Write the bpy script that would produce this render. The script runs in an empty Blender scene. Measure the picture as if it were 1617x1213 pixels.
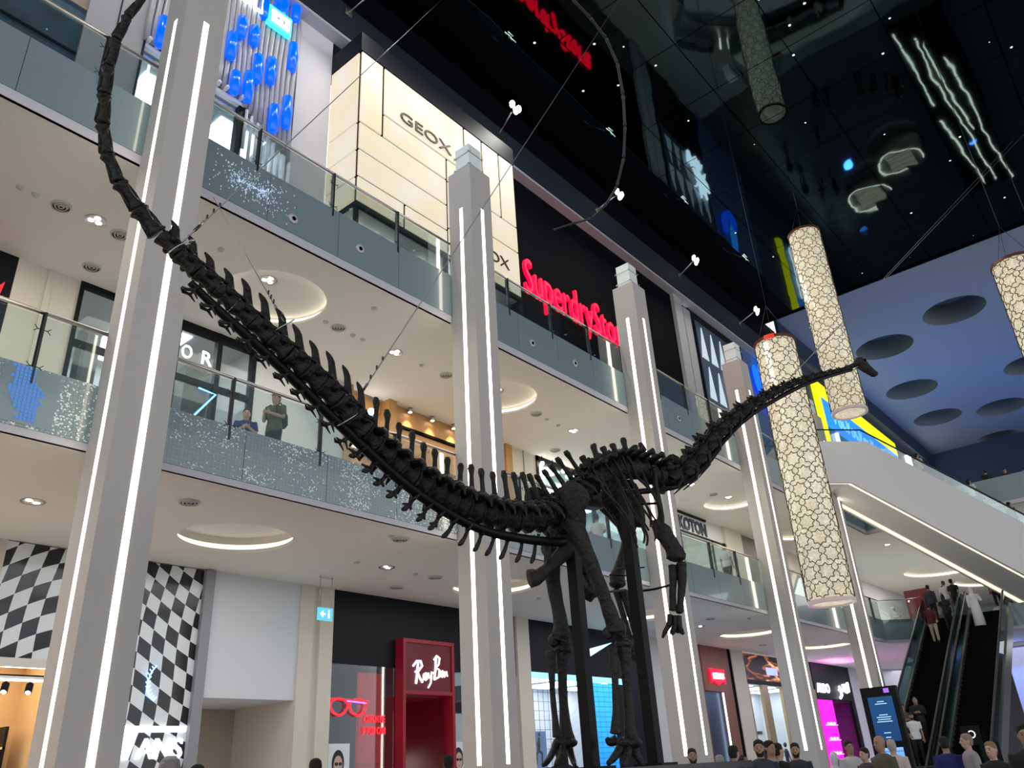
import bpy, bmesh, math, random
from mathutils import Vector, Matrix, noise
from mathutils.geometry import delaunay_2d_cdt
R = math.radians
random.seed(7)
C = bpy.context.scene.collection
scene = bpy.context.scene

# ------------------------------------------------------------------ camera, world, exposure
cam_d = bpy.data.cameras.new('camera'); cam = bpy.data.objects.new('camera', cam_d); C.objects.link(cam)
cam_d.sensor_fit = 'HORIZONTAL'; cam_d.sensor_width = 36.0
cam_d.lens = 36.0 * 1274.50 / 1617.0
cam_d.clip_start = 0.05; cam_d.clip_end = 400
_r = Vector((0.64398674, -0.7631172, -0.05415926)); _u = Vector((-0.30134322, -0.3180958, 0.89889228)); _f = Vector((0.70318799, 0.56255418, 0.43480967))
cam.matrix_world = Matrix(((_r.x, _u.x, -_f.x, 0), (_r.y, _u.y, -_f.y, 0), (_r.z, _u.z, -_f.z, 1.5), (0, 0, 0, 1)))
scene.camera = cam
w = bpy.data.worlds.new('mall_ambient'); scene.world = w; w.use_nodes = True
w.node_tree.nodes['Background'].inputs[0].default_value = (0.93, 0.95, 1.0, 1)
w.node_tree.nodes['Background'].inputs[1].default_value = 1.15
scene.view_settings.view_transform = 'Standard'; scene.view_settings.look = 'None'
scene.view_settings.exposure = 0.36; scene.view_settings.gamma = 1.0
scene.view_settings.use_curve_mapping = False
scene.cycles.use_denoising = True
scene.cycles.max_bounces = 6; scene.cycles.diffuse_bounces = 4; scene.cycles.glossy_bounces = 4
scene.cycles.transmission_bounces = 6; scene.cycles.transparent_max_bounces = 12
scene.cycles.sample_clamp_indirect = 4.0
scene.cycles.caustics_reflective = False; scene.cycles.caustics_refractive = False

def area_light(name, loc, rot, sx, sy, power, col=(1, 1, 1)):
    d = bpy.data.lights.new(name, 'AREA'); d.shape = 'RECTANGLE'; d.size = sx; d.size_y = sy; d.energy = power; d.color = col
    o = bpy.data.objects.new(name, d); o.location = loc; o.rotation_euler = rot; C.objects.link(o); return o
WARM = (1.0, 0.94, 0.80); COOL = (0.88, 0.94, 1.0)
# the gallery downlights, gathered bay by bay under each gallery ceiling
for i, x in enumerate((1.5, 9.1, 17.2, 25.3, 33.4, 41.5, 50, 58)):
    area_light('downlight_mid', (x, 14.0, 11.6), (0, 0, 0), 5.5, 2.6, 100, WARM)
    area_light('downlight_low', (x, 14.6, 6.1), (0, 0, 0), 5.5, 3.0, 70, (0.90, 0.95, 1.0))
for x in (4, 12, 20, 28, 36):
    area_light('atrium_flood', (x, 13.8, 25.4), (R(-38), 0, 0), 0.6, 0.6, 260, (1.0, 0.97, 0.9))
area_light('upper_gallery_wash', (14, 13.4, 23.5), (R(35), 0, 0), 16, 0.6, 170, (0.95, 0.96, 1.0))
for bx, by in ((56, 10), (66, 12), (60, 2), (72, 4), (66, -8), (80, -2)):
    d = bpy.data.lights.new('blue_uplight', 'SPOT'); d.energy = 1100; d.color = (0.06, 0.26, 1.0); d.spot_size = R(120); d.spot_blend = 1.0; d.shadow_soft_size = 0.3
    o = bpy.data.objects.new('blue_uplight', d); o.location = (bx, by, 13.3); o.rotation_euler = (R(180), 0, 0); C.objects.link(o)
area_light('far_hall_light', (56, 2, 11.6), (0, 0, 0), 10, 10, 420, (0.95, 0.96, 1.0))
area_light('far_hall_light_low', (52, 8, 6.1), (0, 0, 0), 9, 8, 260, (0.9, 0.9, 1.0))

# ------------------------------------------------------------------ materials
MATS = {}
def nodes_of(m): return m.node_tree.nodes, m.node_tree.links
def mat(name, col, rough=0.5, metal=0.0, emis=None, es=1.0, spec=0.5, coat=0.0, nscale=0, namt=0.0, bump=0.0, bscale=20, alpha=1.0, trans=0.0, ior=1.45):
    if name in MATS: return MATS[name]
    m = bpy.data.materials.new(name); m.use_nodes = True; N, L = nodes_of(m); b = N['Principled BSDF']
    b.inputs['Base Color'].default_value = (*col, 1); b.inputs['Roughness'].default_value = rough; b.inputs['Metallic'].default_value = metal
    b.inputs['Specular IOR Level'].default_value = spec; b.inputs['Coat Weight'].default_value = coat
    b.inputs['Alpha'].default_value = alpha; b.inputs['Transmission Weight'].default_value = trans; b.inputs['IOR'].default_value = ior
    if emis: b.inputs['Emission Color'].default_value = (*emis, 1); b.inputs['Emission Strength'].default_value = es
    if namt or bump:
        tc = N.new('ShaderNodeTexCoord'); nz = N.new('ShaderNodeTexNoise'); nz.inputs['Scale'].default_value = nscale or bscale; nz.inputs['Detail'].default_value = 5
        L.new(tc.outputs['Object'], nz.inputs['Vector'])
        if namt:
            mx = N.new('ShaderNodeMix'); mx.data_type = 'RGBA'; mx.inputs['A'].default_value = (*[c * (1 - namt) for c in col], 1); mx.inputs['B'].default_value = (*[min(1, c * (1 + namt)) for c in col], 1)
            L.new(nz.outputs['Fac'], mx.inputs['Factor']); L.new(mx.outputs['Result'], b.inputs['Base Color'])
        if bump:
            nb = N.new('ShaderNodeTexNoise'); nb.inputs['Scale'].default_value = bscale; nb.inputs['Detail'].default_value = 4; L.new(tc.outputs['Object'], nb.inputs['Vector'])
            bp = N.new('ShaderNodeBump'); bp.inputs['Strength'].default_value = bump; bp.inputs['Distance'].default_value = 0.04
            L.new(nb.outputs['Fac'], bp.inputs['Height']); L.new(bp.outputs['Normal'], b.inputs['Normal'])
    MATS[name] = m; return m
def glow(name, col, s, base=(0.02, 0.02, 0.02)):
    return mat(name, base, 0.6, emis=col, es=s)
def glass(name, tint=(0.90, 0.95, 0.94), k=0.16, rough=0.02, refl=0.45):
    if name in MATS: return MATS[name]
    m = bpy.data.materials.new(name); m.use_nodes = True; N, L = nodes_of(m); N.remove(N['Principled BSDF'])
    out = N['Material Output']; tr = N.new('ShaderNodeBsdfTransparent'); tr.inputs[0].default_value = (*tint, 1)
    gl = N.new('ShaderNodeBsdfGlossy'); gl.inputs['Roughness'].default_value = rough; gl.inputs[0].default_value = (0.9, 0.95, 0.95, 1)
    fr = N.new('ShaderNodeFresnel'); fr.inputs[0].default_value = 1.5
    ma = N.new('ShaderNodeMath'); ma.operation = 'MULTIPLY_ADD'; ma.inputs[1].default_value = refl; ma.inputs[2].default_value = k * 0.3
    mx = N.new('ShaderNodeMixShader'); L.new(fr.outputs[0], ma.inputs[0]); L.new(ma.outputs[0], mx.inputs[0]); L.new(tr.outputs[0], mx.inputs[1]); L.new(gl.outputs[0], mx.inputs[2]); L.new(mx.outputs[0], out.inputs[0])
    MATS[name] = m; return m
WHITE = mat('white_paint', (0.74, 0.73, 0.71), 0.75)
CEIL = mat('ceiling_paint', (0.82, 0.80, 0.76), 0.9)
COLM = mat('column_paint', (0.60, 0.565, 0.53), 0.7, namt=0.03, nscale=1.5)
CREAM = mat('cream_cladding', (0.68, 0.63, 0.54), 0.6, namt=0.03, nscale=2)
STRIP = glow('warm_light_strip', (1.0, 0.90, 0.72), 5.5)
COVE = glow('cove_glow', (1.0, 0.90, 0.70), 1.3)
BLACK = mat('matt_black', (0.0025, 0.003, 0.006), 0.9, spec=0.1)
BLK2 = mat('satin_black_cladding', (0.005, 0.006, 0.009), 0.5, spec=0.2)
DKBLUE = mat('dark_slate_beam', (0.022, 0.030, 0.045), 0.7, spec=0.2)
STEEL = mat('brushed_steel', (0.55, 0.54, 0.52), 0.28, 1.0)
DSTEEL = mat('dark_steel', (0.06, 0.065, 0.07), 0.4, 0.8)
FASC = mat('grey_green_glass_fascia', (0.25, 0.335, 0.355), 0.16, coat=0.6, namt=0.04, nscale=0.6)
GLASS = glass('clear_glass')
SHOPG = glass('shopfront_glass', (0.94, 0.96, 0.97), 0.06, refl=0.22)
LAMP = glow('lamp_disc', (1.0, 0.95, 0.85), 14)
BONE = mat('dark_fossil_bone', (0.016, 0.014, 0.0125), 0.5, spec=0.35, namt=0.5, nscale=7, bump=1.0, bscale=17)
BONE2 = mat('grey_brown_bone', (0.034, 0.030, 0.027), 0.65, spec=0.25, namt=0.4, nscale=9, bump=1.0, bscale=16)
WHIPM = mat('whip_bone', (0.035, 0.035, 0.036), 0.6, namt=0.3, nscale=8)
RAILM = mat('support_steel', (0.005, 0.005, 0.006), 0.45, 0.0, spec=0.2)
WOOD = mat('light_oak_cladding', (0.50, 0.26, 0.09), 0.5, namt=0.18, nscale=3)
REDWOOD = mat('red_brown_wood', (0.23, 0.085, 0.05), 0.5, namt=0.25, nscale=5)
NEONRED = glow('red_neon', (1.0, 0.01, 0.02), 2.2)
WGLOW = glow('white_letter_glow', (0.9, 0.96, 1.0), 3)

# ------------------------------------------------------------------ mesh helpers
class MB:
    def __init__(s): s.v = []; s.f = []; s.sm = []; s.uv = None
    def add(s, vs, fs, smooth=False):
        n = len(s.v); s.v += [Vector(v) for v in vs]; s.f += [[i + n for i in f] for f in fs]; s.sm += [smooth] * len(fs); return s
    def box(s, x0, x1, y0, y1, z0, z1):
        return s.add([(x0, y0, z0), (x1, y0, z0), (x1, y1, z0), (x0, y1, z0), (x0, y0, z1), (x1, y0, z1), (x1, y1, z1), (x0, y1, z1)],
                     [(0, 3, 2, 1), (4, 5, 6, 7), (0, 1, 5, 4), (1, 2, 6, 5), (2, 3, 7, 6), (3, 0, 4, 7)])
    def hexa(s, a, b): # two quads (4 pts each) joined
        return s.add(list(a) + list(b), [(3, 2, 1, 0), (4, 5, 6, 7), (0, 1, 5, 4), (1, 2, 6, 5), (2, 3, 7, 6), (3, 0, 4, 7)])
    def prism(s, poly, d):
        n = len(poly); d = Vector(d); vs = [Vector(p) for p in poly] + [Vector(p) + d for p in poly]
        return s.add(vs, [list(range(n))[::-1], list(range(n, 2 * n))] + [(i, (i + 1) % n, (i + 1) % n + n, i + n) for i in range(n)])
    def quad(s, a, b, c, d): return s.add([a, b, c, d], [(0, 1, 2, 3)])
    def tube(s, pts, rad, n=8, smooth=True, flat=1.0, up=None, cap=True):
        pts = [Vector(p) for p in pts]; m = len(pts)
        if not isinstance(rad, (list, tuple)): rad = [rad] * m
        vs = []; prev = None
        for i, p in enumerate(pts):
            t = (pts[min(i + 1, m - 1)] - pts[max(i - 1, 0)])
            if t.length < 1e-9: t = Vector((0, 0, 1))
            t.normalize()
            if up is not None: a = Vector(up)
            elif prev is not None: a = prev
            else: a = Vector((0, 0, 1)) if abs(t.z) < 0.9 else Vector((1, 0, 0))
            a = a - t * a.dot(t)
            if a.length < 1e-6: a = t.orthogonal()
            a.normalize(); b = t.cross(a); prev = a
            for k in range(n):
                an = 2 * math.pi * k / n; vs.append(p + a * (math.cos(an) * rad[i]) + b * (math.sin(an) * rad[i] * flat))
        fs = [(i * n + k, i * n + (k + 1) % n, (i + 1) * n + (k + 1) % n, (i + 1) * n + k) for i in range(m - 1) for k in range(n)]
        if cap: fs += [list(range(n))[::-1], [(m - 1) * n + k for k in range(n)]]
        return s.add(vs, fs, smooth)
    def loft(s, rings, smooth=True):   # rings: (center, a-vector, b-vector)
        n = 14; vs = []
        for c, a, b in rings:
            for k in range(n):
                an = 2 * math.pi * k / n; vs.append(Vector(c) + Vector(a) * math.cos(an) + Vector(b) * math.sin(an))
        m = len(rings); fs = [(i * n + k, i * n + (k + 1) % n, (i + 1) * n + (k + 1) % n, (i + 1) * n + k) for i in range(m - 1) for k in range(n)]
        fs += [list(range(n))[::-1], [(m - 1) * n + k for k in range(n)]]
        return s.add(vs, fs, smooth)
    def ball(s, c, rx, ry=None, rz=None, n=12, m=8):
        ry = ry or rx; rz = rz or rx; c = Vector(c); rings = []
        for i in range(m + 1):
            th = math.pi * (i + 0.02) / (m + 0.04); q = math.sin(th); rings.append((c + Vector((0, 0, rz * math.cos(th))), (rx * q, 0, 0), (0, -ry * q, 0)))
        return s.loft(rings)
    def disc(s, c, r, z=None, n=28, down=True):
        c = Vector(c); vs = [c + Vector((r * math.cos(2 * math.pi * k / n), r * math.sin(2 * math.pi * k / n), 0)) for k in range(n)]
        return s.add(vs, [list(range(n))[::-1] if down else list(range(n))])
    def cyl(s, c, r, h, n=24, smooth=True): return s.tube([c, Vector(c) + Vector((0, 0, h))], r, n, smooth)
    def build(s, name, m, parent=None):
        off = parent.matrix_world.translation if (parent and parent.type == 'EMPTY') else Vector()
        if parent and parent.type == 'MESH': off = parent.get('_off', None); off = Vector(off) if off is not None else Vector()
        me = bpy.data.meshes.new(name); me.from_pydata([tuple(v - off) for v in s.v], [], s.f)
        me.polygons.foreach_set('use_smooth', s.sm); me.materials.append(m); me.update()
        o = bpy.data.objects.new(name, me); C.objects.link(o)
        if parent: o.parent = parent
        if parent and parent.type == 'EMPTY': o['_off'] = tuple(off)
        return o
def tag(o, label, cat, group=None, kind='thing'):
    o['label'] = label; o['category'] = cat; o['kind'] = kind
    if group: o['group'] = group
    return o
def thing(name, label, cat, loc=(0, 0, 0), group=None):
    o = bpy.data.objects.new(name, None); o.empty_display_size = 0.2; o.location = loc; C.objects.link(o)
    o.matrix_world = Matrix.Translation(loc); return tag(o, label, cat, group)
def struct(o): o['kind'] = 'structure'; return o
def copy_tree(o, parent=None):
    c = o.copy(); C.objects.link(c)
    if parent: c.parent = parent
    for ch in list(o.children): copy_tree(ch, c)
    return c
def text_mesh(body, size, depth=0.03, offset=0.0, shear=0.0, spacing=1.0, align='LEFT', bevel=0.0):
    cu = bpy.data.curves.new('t', 'FONT'); cu.body = body; cu.size = size; cu.extrude = depth; cu.offset = offset; cu.shear = shear
    cu.space_character = spacing; cu.align_x = align; cu.bevel_depth = bevel; cu.resolution_u = 3
    o = bpy.data.objects.new('t', cu); C.objects.link(o)
    dg = bpy.context.evaluated_depsgraph_get(); me = bpy.data.meshes.new_from_object(o.evaluated_get(dg)); C.objects.unlink(o); bpy.data.objects.remove(o)
    return me
def text_on_wall(name, body, x, z, y, width, height, m, parent, face='Y', depth=0.04, offset=0.0, shear=0.0, spacing=1.0):
    """letters standing on the plane Y = y (facing -Y), lower left corner at x, z"""
    me = text_mesh(body, 1.0, 0.5, offset, shear, spacing); vs = me.vertices
    xs = [v.co.x for v in vs]; ys = [v.co.y for v in vs]; x0, x1, y0, y1 = min(xs), max(xs), min(ys), max(ys)
    off = parent.matrix_world.translation if parent else Vector()
    for v in vs:
        u = (v.co.x - x0) / (x1 - x0); t = (v.co.y - y0) / (y1 - y0); d = v.co.z
        if face == 'Y': p = Vector((x + u * width, y - depth * (d + 0.5), z + t * height))
        else: p = Vector((y - depth * (d + 0.5), x - u * width, z + t * height))
        v.co = p - off
    me.materials.clear(); me.materials.append(m); o = bpy.data.objects.new(name, me); C.objects.link(o)
    if parent: o.parent = parent
    return o
def ellipse_holes_plane(x0, x1, y0, y1, z, holes, n=40):
    pts = [Vector((x0, y0)), Vector((x1, y0)), Vector((x1, y1)), Vector((x0, y1))]; edges = [(0, 1), (1, 2), (2, 3), (3, 0)]
    for hx, hy, hr in holes:
        b = len(pts)
        pts += [Vector((hx + hr * math.cos(2 * math.pi * k / n), hy + hr * math.sin(2 * math.pi * k / n))) for k in range(n)]
        edges += [(b + k, b + (k + 1) % n) for k in range(n)]
    vs, es, fs, *_ = delaunay_2d_cdt(pts, edges, [], 1, 1e-5)
    out = []
    for f in fs:
        c = sum((vs[i] for i in f), Vector((0, 0))) / len(f)
        if any((c.x - hx) ** 2 + (c.y - hy) ** 2 < (hr * 0.995) ** 2 for hx, hy, hr in holes): continue
        out.append(list(f)[::-1])
    mb = MB(); mb.add([(v.x, v.y, z) for v in vs], out); return mb
# ================================================================== THE BUILDING
FLOORM = mat('polished_floor_tile', (0.64, 0.63, 0.60), 0.16, namt=0.08, nscale=0.8)
struct(MB().box(-30, 90, 12.0, 21, -0.3, 0).build('floor', FLOORM)); DARKF = mat('dark_polished_stone', (0.16, 0.165, 0.16), 0.2, namt=0.15, nscale=0.5); struct(MB().box(-30, 90, -40, 12.0, -0.3, 0).build('floor', DARKF))
# gallery slabs: underside is the ceiling seen from the atrium
Z1, Z2, Z3 = 6.2, 11.7, 28.1           # low ceiling, middle ceiling, atrium ceiling
COVES2 = [(0.9, 14.1, 1.2), (9.0, 14.1, 1.2), (16.95, 14.15, 1.2), (25.0, 14.2, 1.2), (32.7, 14.25, 1.2), (40.7, 14.5, 1.2), (57.2, 11.6, 2.4), (64.0, 9.6, 3.0)]
COVES1 = [(0.9, 14.8, 1.15), (9.05, 14.8, 1.15), (17.2, 14.85, 1.15), (25.1, 14.9, 1.15), (33.1, 14.7, 1.2), (40.9, 14.4, 1.2)]
inside = lambda h, x0, x1: [c for c in h if x0 < c[0] < x1]
struct(ellipse_holes_plane(-6, 43.7, 12.0, 16.6, Z2, inside(COVES2, -6, 43.7)).build('ceiling', CEIL))
struct(ellipse_holes_plane(43.7, 86, -14, 16.6, Z2, inside(COVES2, 43.7, 86)).build('ceiling', CEIL))
struct(ellipse_holes_plane(-6, 43.7, 12.0, 17.7, Z1, inside(COVES1, -6, 43.7)).build('ceiling', CEIL))
struct(MB().add([(43.7, -14, Z1), (86, -14, Z1), (86, 17.7, Z1), (43.7, 17.7, Z1)], [(3, 2, 1, 0)]).build('ceiling', CEIL))
# floors of the two galleries
struct(MB().box(-6, 43.7, 12.15, 17.7, 6.9, 7.15).box(43.85, 86, -14, 17.7, 6.9, 7.15).build('floor', FLOORM))
struct(MB().box(-6, 43.7, 12.15, 17.7, 12.65, 12.9).build('floor', FLOORM)); struct(MB().box(43.85, 86, -14, 17.7, 12.65, 12.9).build('floor', DARKF))
# coves: a lit ring recessed into each ceiling
def cove(x, y, r, z, label, glowm):
    t = thing('ceiling_cove_light', label, 'ceiling light', (x, y, z), 'round cove lights in the gallery ceilings')
    n = 44; h = 0.24 if z > 8 else 0.36; ri = r; ro = r + 0.12; ring = lambda rr, zz: [(x + rr * math.cos(2 * math.pi * k / n), y + rr * math.sin(2 * math.pi * k / n), zz) for k in range(n)]
    st = lambda a, b: [(a * n + k, a * n + (k + 1) % n, b * n + (k + 1) % n, b * n + k) for k in range(n)]
    mb = MB(); mb.add(ring(ri, z) + ring(ri, z + 0.07) + ring(ro, z + 0.07) + ring(ro, z + h), st(0, 1) + st(1, 2) + st(2, 3), True); mb.build('recess_edge', CEIL, t)
    mb = MB(); mb.add(ring(ro, z + h), [list(range(n))]); mb.build('recess_top', CEIL, t)
    mb = MB(); mb.add(ring(ro - 0.01, z + 0.09) + ring(ro - 0.01, z + 0.20), st(0, 1), True); mb.build('light_strip', glowm, t)
    return t
COVE2 = glow('cove_glow_soft', (1.0, 0.90, 0.70), 2.6)
_ord = ['first', 'second', 'third', 'fourth', 'fifth', 'sixth', 'seventh', 'eighth', 'ninth', 'tenth', 'eleventh', 'twelfth', 'thirteenth', 'fourteenth', 'fifteenth', 'sixteenth']
for i, c in enumerate(COVES2[:6]): cove(*c, Z2, f'round glowing recess in the middle gallery ceiling, {_ord[i]} from the left', COVE2)
for i, c in enumerate(COVES1): cove(*c, Z1, f'round glowing recess in the lowest gallery ceiling, {_ord[i]} from the left', COVE)
cove(*COVES2[6], Z2, 'large round glowing recess above the top of the escalators', COVE2)
cove(*COVES2[7], Z2, 'large round glowing recess beyond the escalators, the farther one', COVE2)

# fascias (glass panels with open joints) and the white band under them
def fascia(x0, x1, z0, z1, pw=2.03, m=FASC):
    mb = MB(); n = max(1, round((x1 - x0) / pw)); s = (x1 - x0) / n
    for i in range(n): mb.box(x0 + i * s + 0.006, x0 + (i + 1) * s - 0.006, 11.97, 12.03, z0, z1)
    return mb
def mosaic_mat():
    m = bpy.data.materials.new('silver_mosaic_fascia'); m.use_nodes = True; N, L = nodes_of(m); b = N['Principled BSDF']
    tc = N.new('ShaderNodeTexCoord'); mp = N.new('ShaderNodeMapping'); mp.inputs['Rotation'].default_value = (R(90), 0, 0); mp.inputs['Scale'].default_value = (1, 1, 1)
    L.new(tc.outputs['Object'], mp.inputs[0])
    br = N.new('ShaderNodeTexBrick'); br.offset = 0; br.inputs['Scale'].default_value = 14; br.inputs['Brick Width'].default_value = 1.0; br.inputs['Row Height'].default_value = 1.0; br.inputs['Mortar Size'].default_value = 0.10
    br.inputs['Color1'].default_value = (0.26, 0.345, 0.36, 1); br.inputs['Color2'].default_value = (0.30, 0.38, 0.39, 1); br.inputs['Mortar'].default_value = (0.22, 0.29, 0.30, 1)
    L.new(mp.outputs[0], br.inputs['Vector'])
    vo = N.new('ShaderNodeTexVoronoi'); vo.inputs['Scale'].default_value = 42; L.new(tc.outputs['Object'], vo.inputs['Vector'])
    nz = N.new('ShaderNodeTexNoise'); nz.inputs['Scale'].default_value = 1.1; nz.inputs['Detail'].default_value = 3; L.new(tc.outputs['Object'], nz.inputs['Vector'])
    bw = N.new('ShaderNodeSeparateColor'); L.new(vo.outputs['Color'], bw.inputs[0])
    sm = N.new('ShaderNodeMath'); sm.operation = 'ADD'; L.new(bw.outputs[0], sm.inputs[0]); L.new(nz.outputs['Fac'], sm.inputs[1])
    gt = N.new('ShaderNodeMath'); gt.operation = 'GREATER_THAN'; gt.inputs[1].default_value = 1.40; L.new(sm.outputs[0], gt.inputs[0])
    mx = N.new('ShaderNodeMix'); mx.data_type = 'RGBA'; mx.inputs['B'].default_value = (0.85, 0.93, 0.90, 1)
    L.new(gt.outputs[0], mx.inputs['Factor']); L.new(br.outputs['Color'], mx.inputs['A']); L.new(mx.outputs['Result'], b.inputs['Base Color'])
    b.inputs['Roughness'].default_value = 0.22; b.inputs['Coat Weight'].default_value = 0.4
    MATS['mosaic'] = m; return m
MOS = mosaic_mat()
COLX = [5.1, 13.15, 21.25, 29.4, 37.6]
bays = [(-6, 4.72)] + [(a + 0.42, b - 0.42) for a, b in zip(COLX, COLX[1:])] + [(38.02, 42.6)]
BAND = mat('white_ceiling_edge', (0.66, 0.65, 0.69), 0.8)
for i, (a, b) in enumerate(bays):
    hi = b if i < 5 else 43.7
    struct(fascia(a, hi, 11.9, 13.1).build(f'trim_{i + 1}', FASC))
    struct(MB().box(a, hi, 11.99, 12.06, Z2, 11.9).build(f'trim_{i + 11}', BAND))
    struct(fascia(a, b, 6.32, 7.27, m=MOS).build(f'trim_{i + 21}', MOS if i < 2 else FASC))
    struct(MB().box(a, b, 11.99, 12.06, Z1, 6.32).build(f'trim_{i + 31}', BAND))
# splayed corner and end fascia of the lower gallery, end fascia of the upper one
struct(MB().prism([(42.6, 12.0, 6.32), (43.7, 10.9, 6.32), (43.7, 10.9, 7.27), (42.6, 12.0, 7.27)], (0.04, 0.04, 0)).prism([(43.7, 10.9, 6.32), (43.7, -14, 6.32), (43.7, -14, 7.27), (43.7, 10.9, 7.27)], (0.06, 0, 0)).build('trim_41', FASC))
struct(MB().prism([(42.6, 12.02, Z1), (43.72, 10.9, Z1), (43.72, 10.9, 6.32), (42.6, 12.02, 6.32)], (0.04, 0.04, 0)).prism([(43.72, 10.9, Z1), (43.72, -14, Z1), (43.72, -14, 6.32), (43.72, 10.9, 6.32)], (0.06, 0, 0)).add([(42.6, 12.02, Z1), (43.72, 12.02, Z1), (43.72, 10.9, Z1)], [(0, 1, 2)]).build('trim_42', BAND))
struct(MB().box(43.7, 43.76, -14, 12.0, 11.9, 13.1).build('trim_43', FASC))
struct(MB().box(43.71, 43.78, -14, 12.0, Z2, 11.9).build('trim_44', BAND))

# balustrades
def balustrade(pts, posts, zf, label, group='glass balustrades along the galleries'):
    """pts: two XY ends, posts: fractions"""
    (xa, ya), (xb, yb) = pts; t = thing('glass_balustrade', label, 'balustrade', (xa, ya, zf), group)
    A = Vector((xa, ya, 0)); B = Vector((xb, yb, 0)); d = (B - A).normalized(); nrm = Vector((-d.y, d.x, 0)); ln = (B - A).length
    top = zf + 1.2
    mb = MB(); mb.tube([A + Vector((0, 0, top)), B + Vector((0, 0, top))], 0.035, 10); mb.build('handrail', STEEL, t)
    st = [0] + posts + [ln]
    for a, b in zip(st, st[1:]):
        if b - a < 0.15: continue
        p = A + d * (a + 0.03); q = A + d * (b - 0.03); e = nrm * 0.006; g = MB()
        g.hexa([p - e + Vector((0, 0, zf + 0.12)), q - e + Vector((0, 0, zf + 0.12)), q + e + Vector((0, 0, zf + 0.12)), p + e + Vector((0, 0, zf + 0.12))],
               [p - e + Vector((0, 0, top - 0.07)), q - e + Vector((0, 0, top - 0.07)), q + e + Vector((0, 0, top - 0.07)), p + e + Vector((0, 0, top - 0.07))])
        g.build('glass_panel', GLASS, t)
    for a in posts:
        p = A + d * a; e = nrm * 0.05; f = d * 0.018; m = MB()
        m.hexa([p - e - f + Vector((0, 0, zf)), p - e + f + Vector((0, 0, zf)), p + e + f + Vector((0, 0, zf)), p + e - f + Vector((0, 0, zf))],
               [p - e - f + Vector((0, 0, top)), p - e + f + Vector((0, 0, top)), p + e + f + Vector((0, 0, top)), p + e - f + Vector((0, 0, top))])
        po = m.build('post', DSTEEL, t)
        m = MB()
        for zz in (zf + 0.28, zf + 0.9):
            for s in (-1, 1):
                c = p - nrm * 0.03 + Vector((0, 0, zz)); m.tube([c, c + d * s * 0.07], 0.008, 5).tube([c + d * s * 0.07, c + d * s * 0.12 + Vector((0, 0, 0.05))], 0.007, 5).tube([c + d * s * 0.07, c + d * s * 0.12 - Vector((0, 0, 0.05))], 0.007, 5)
        m.build('glass_clip', DSTEEL, t)
    return t
_bn = ['left of the first column', 'between the first and second columns', 'between the second and third columns', 'between the third and fourth columns', 'between the fourth and fifth columns', 'right of the fifth column']
for i, (a, b) in enumerate(bays):
    ps = [x for x in (1.47, 3.42, 5.37, 7.2) if x < b - a - 0.2] if i else [2.0, 4.0, 6.0, 7.9, 9.75]
    balustrade(((a, 12.0), (b, 12.0)), ps, 12.9, f'top gallery glass balustrade {_bn[i]}')
    balustrade(((a, 12.0), (b, 12.0)), ps, 7.0, f'lower gallery glass balustrade {_bn[i]}')
balustrade(((42.6, 12.0), (43.7, 10.9)), [], 7.0, 'short splayed glass balustrade at the corner of the lower gallery')
balustrade(((43.7, 10.9), (43.7, 10.3)), [], 7.0, 'short glass balustrade beside the head of the escalators')
balustrade(((43.7, 6.2), (43.7, -10)), [1.9, 3.8, 5.7, 7.6, 9.5], 7.0, 'glass balustrade of the lower gallery right of the escalators')

# columns with light strips
JZ = [15.05, 13.05, 10.55, 8.05, 5.75, 3.55, 1.68]
def column(i, x):
    lab = ['nearest square column with two light strips, crossed by the dinosaur tail', 'square lit column in front of the lit cream shopfront, behind the tail bones', 'square lit column behind the dinosaur neck base', 'square lit column left of the long patterned lantern', 'farthest square lit column, behind the digital totem'][i]
    t = thing('column', lab, 'column', (x, 11.6, 0), 'lit columns along the galleries')
    x0, x1, y0, y1 = x - 0.4, x + 0.4, 11.2, 12.0
    g = 0.055; cxm = x + 0.03; cym = 11.57; d = 0.03
    # shaft plan with a shallow groove on the front and on the side face
    plan = [(x0, y0), (cxm - g, y0), (cxm - g, y0 + d), (cxm + g, y0 + d), (cxm + g, y0), (x1, y0), (x1, y1), (x0, y1), (x0, cym + g), (x0 + d, cym + g), (x0 + d, cym - g), (x0, cym - g)]
    full = [(x0, y0), (x1, y0), (x1, y1), (x0, y1)]
    m = MB().prism([(a, b, 1.68) for a, b in plan], (0, 0, 13.37)).prism([(a, b, 0) for a, b in full], (0, 0, 1.68)).prism([(a, b, 15.05) for a, b in full], (0, 0, 1.3))
    m.build('shaft', COLM, t)
    for za, zb in zip(JZ[1:], JZ):
        MB().box(cxm - 0.052, cxm + 0.052, y0 - 0.004, y0 + d, za + 0.012, zb - 0.012).build('light_strip', STRIP, t)
        MB().box(x0 - 0.004, x0 + d, cym - 0.052, cym + 0.052, za + 0.012, zb - 0.012).build('light_strip', STRIP, t)
    la = MB().box(x - 0.25, x + 0.25, 11.35, 11.85, 16.35, 17.25).build('lantern', mat('frosted_lantern_glass', (0.72, 0.78, 0.76), 0.3, emis=(0.8, 0.95, 0.92), es=0.12 if i < 1 else 0.12), t)
    m = MB()
    for zz in (16.52, 16.95):
        m.box(x - 0.31, x + 0.31, 11.335, 11.36, zz, zz + 0.02).box(x - 0.31, x + 0.31, 11.84, 11.865, zz, zz + 0.02).box(x - 0.265, x - 0.24, 11.28, 11.92, zz, zz + 0.02).box(x + 0.24, x + 0.265, 11.28, 11.92, zz, zz + 0.02)
    m.build('lantern_bracket', STEEL, la)
for i, x in enumerate(COLX): column(i, x)

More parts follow.
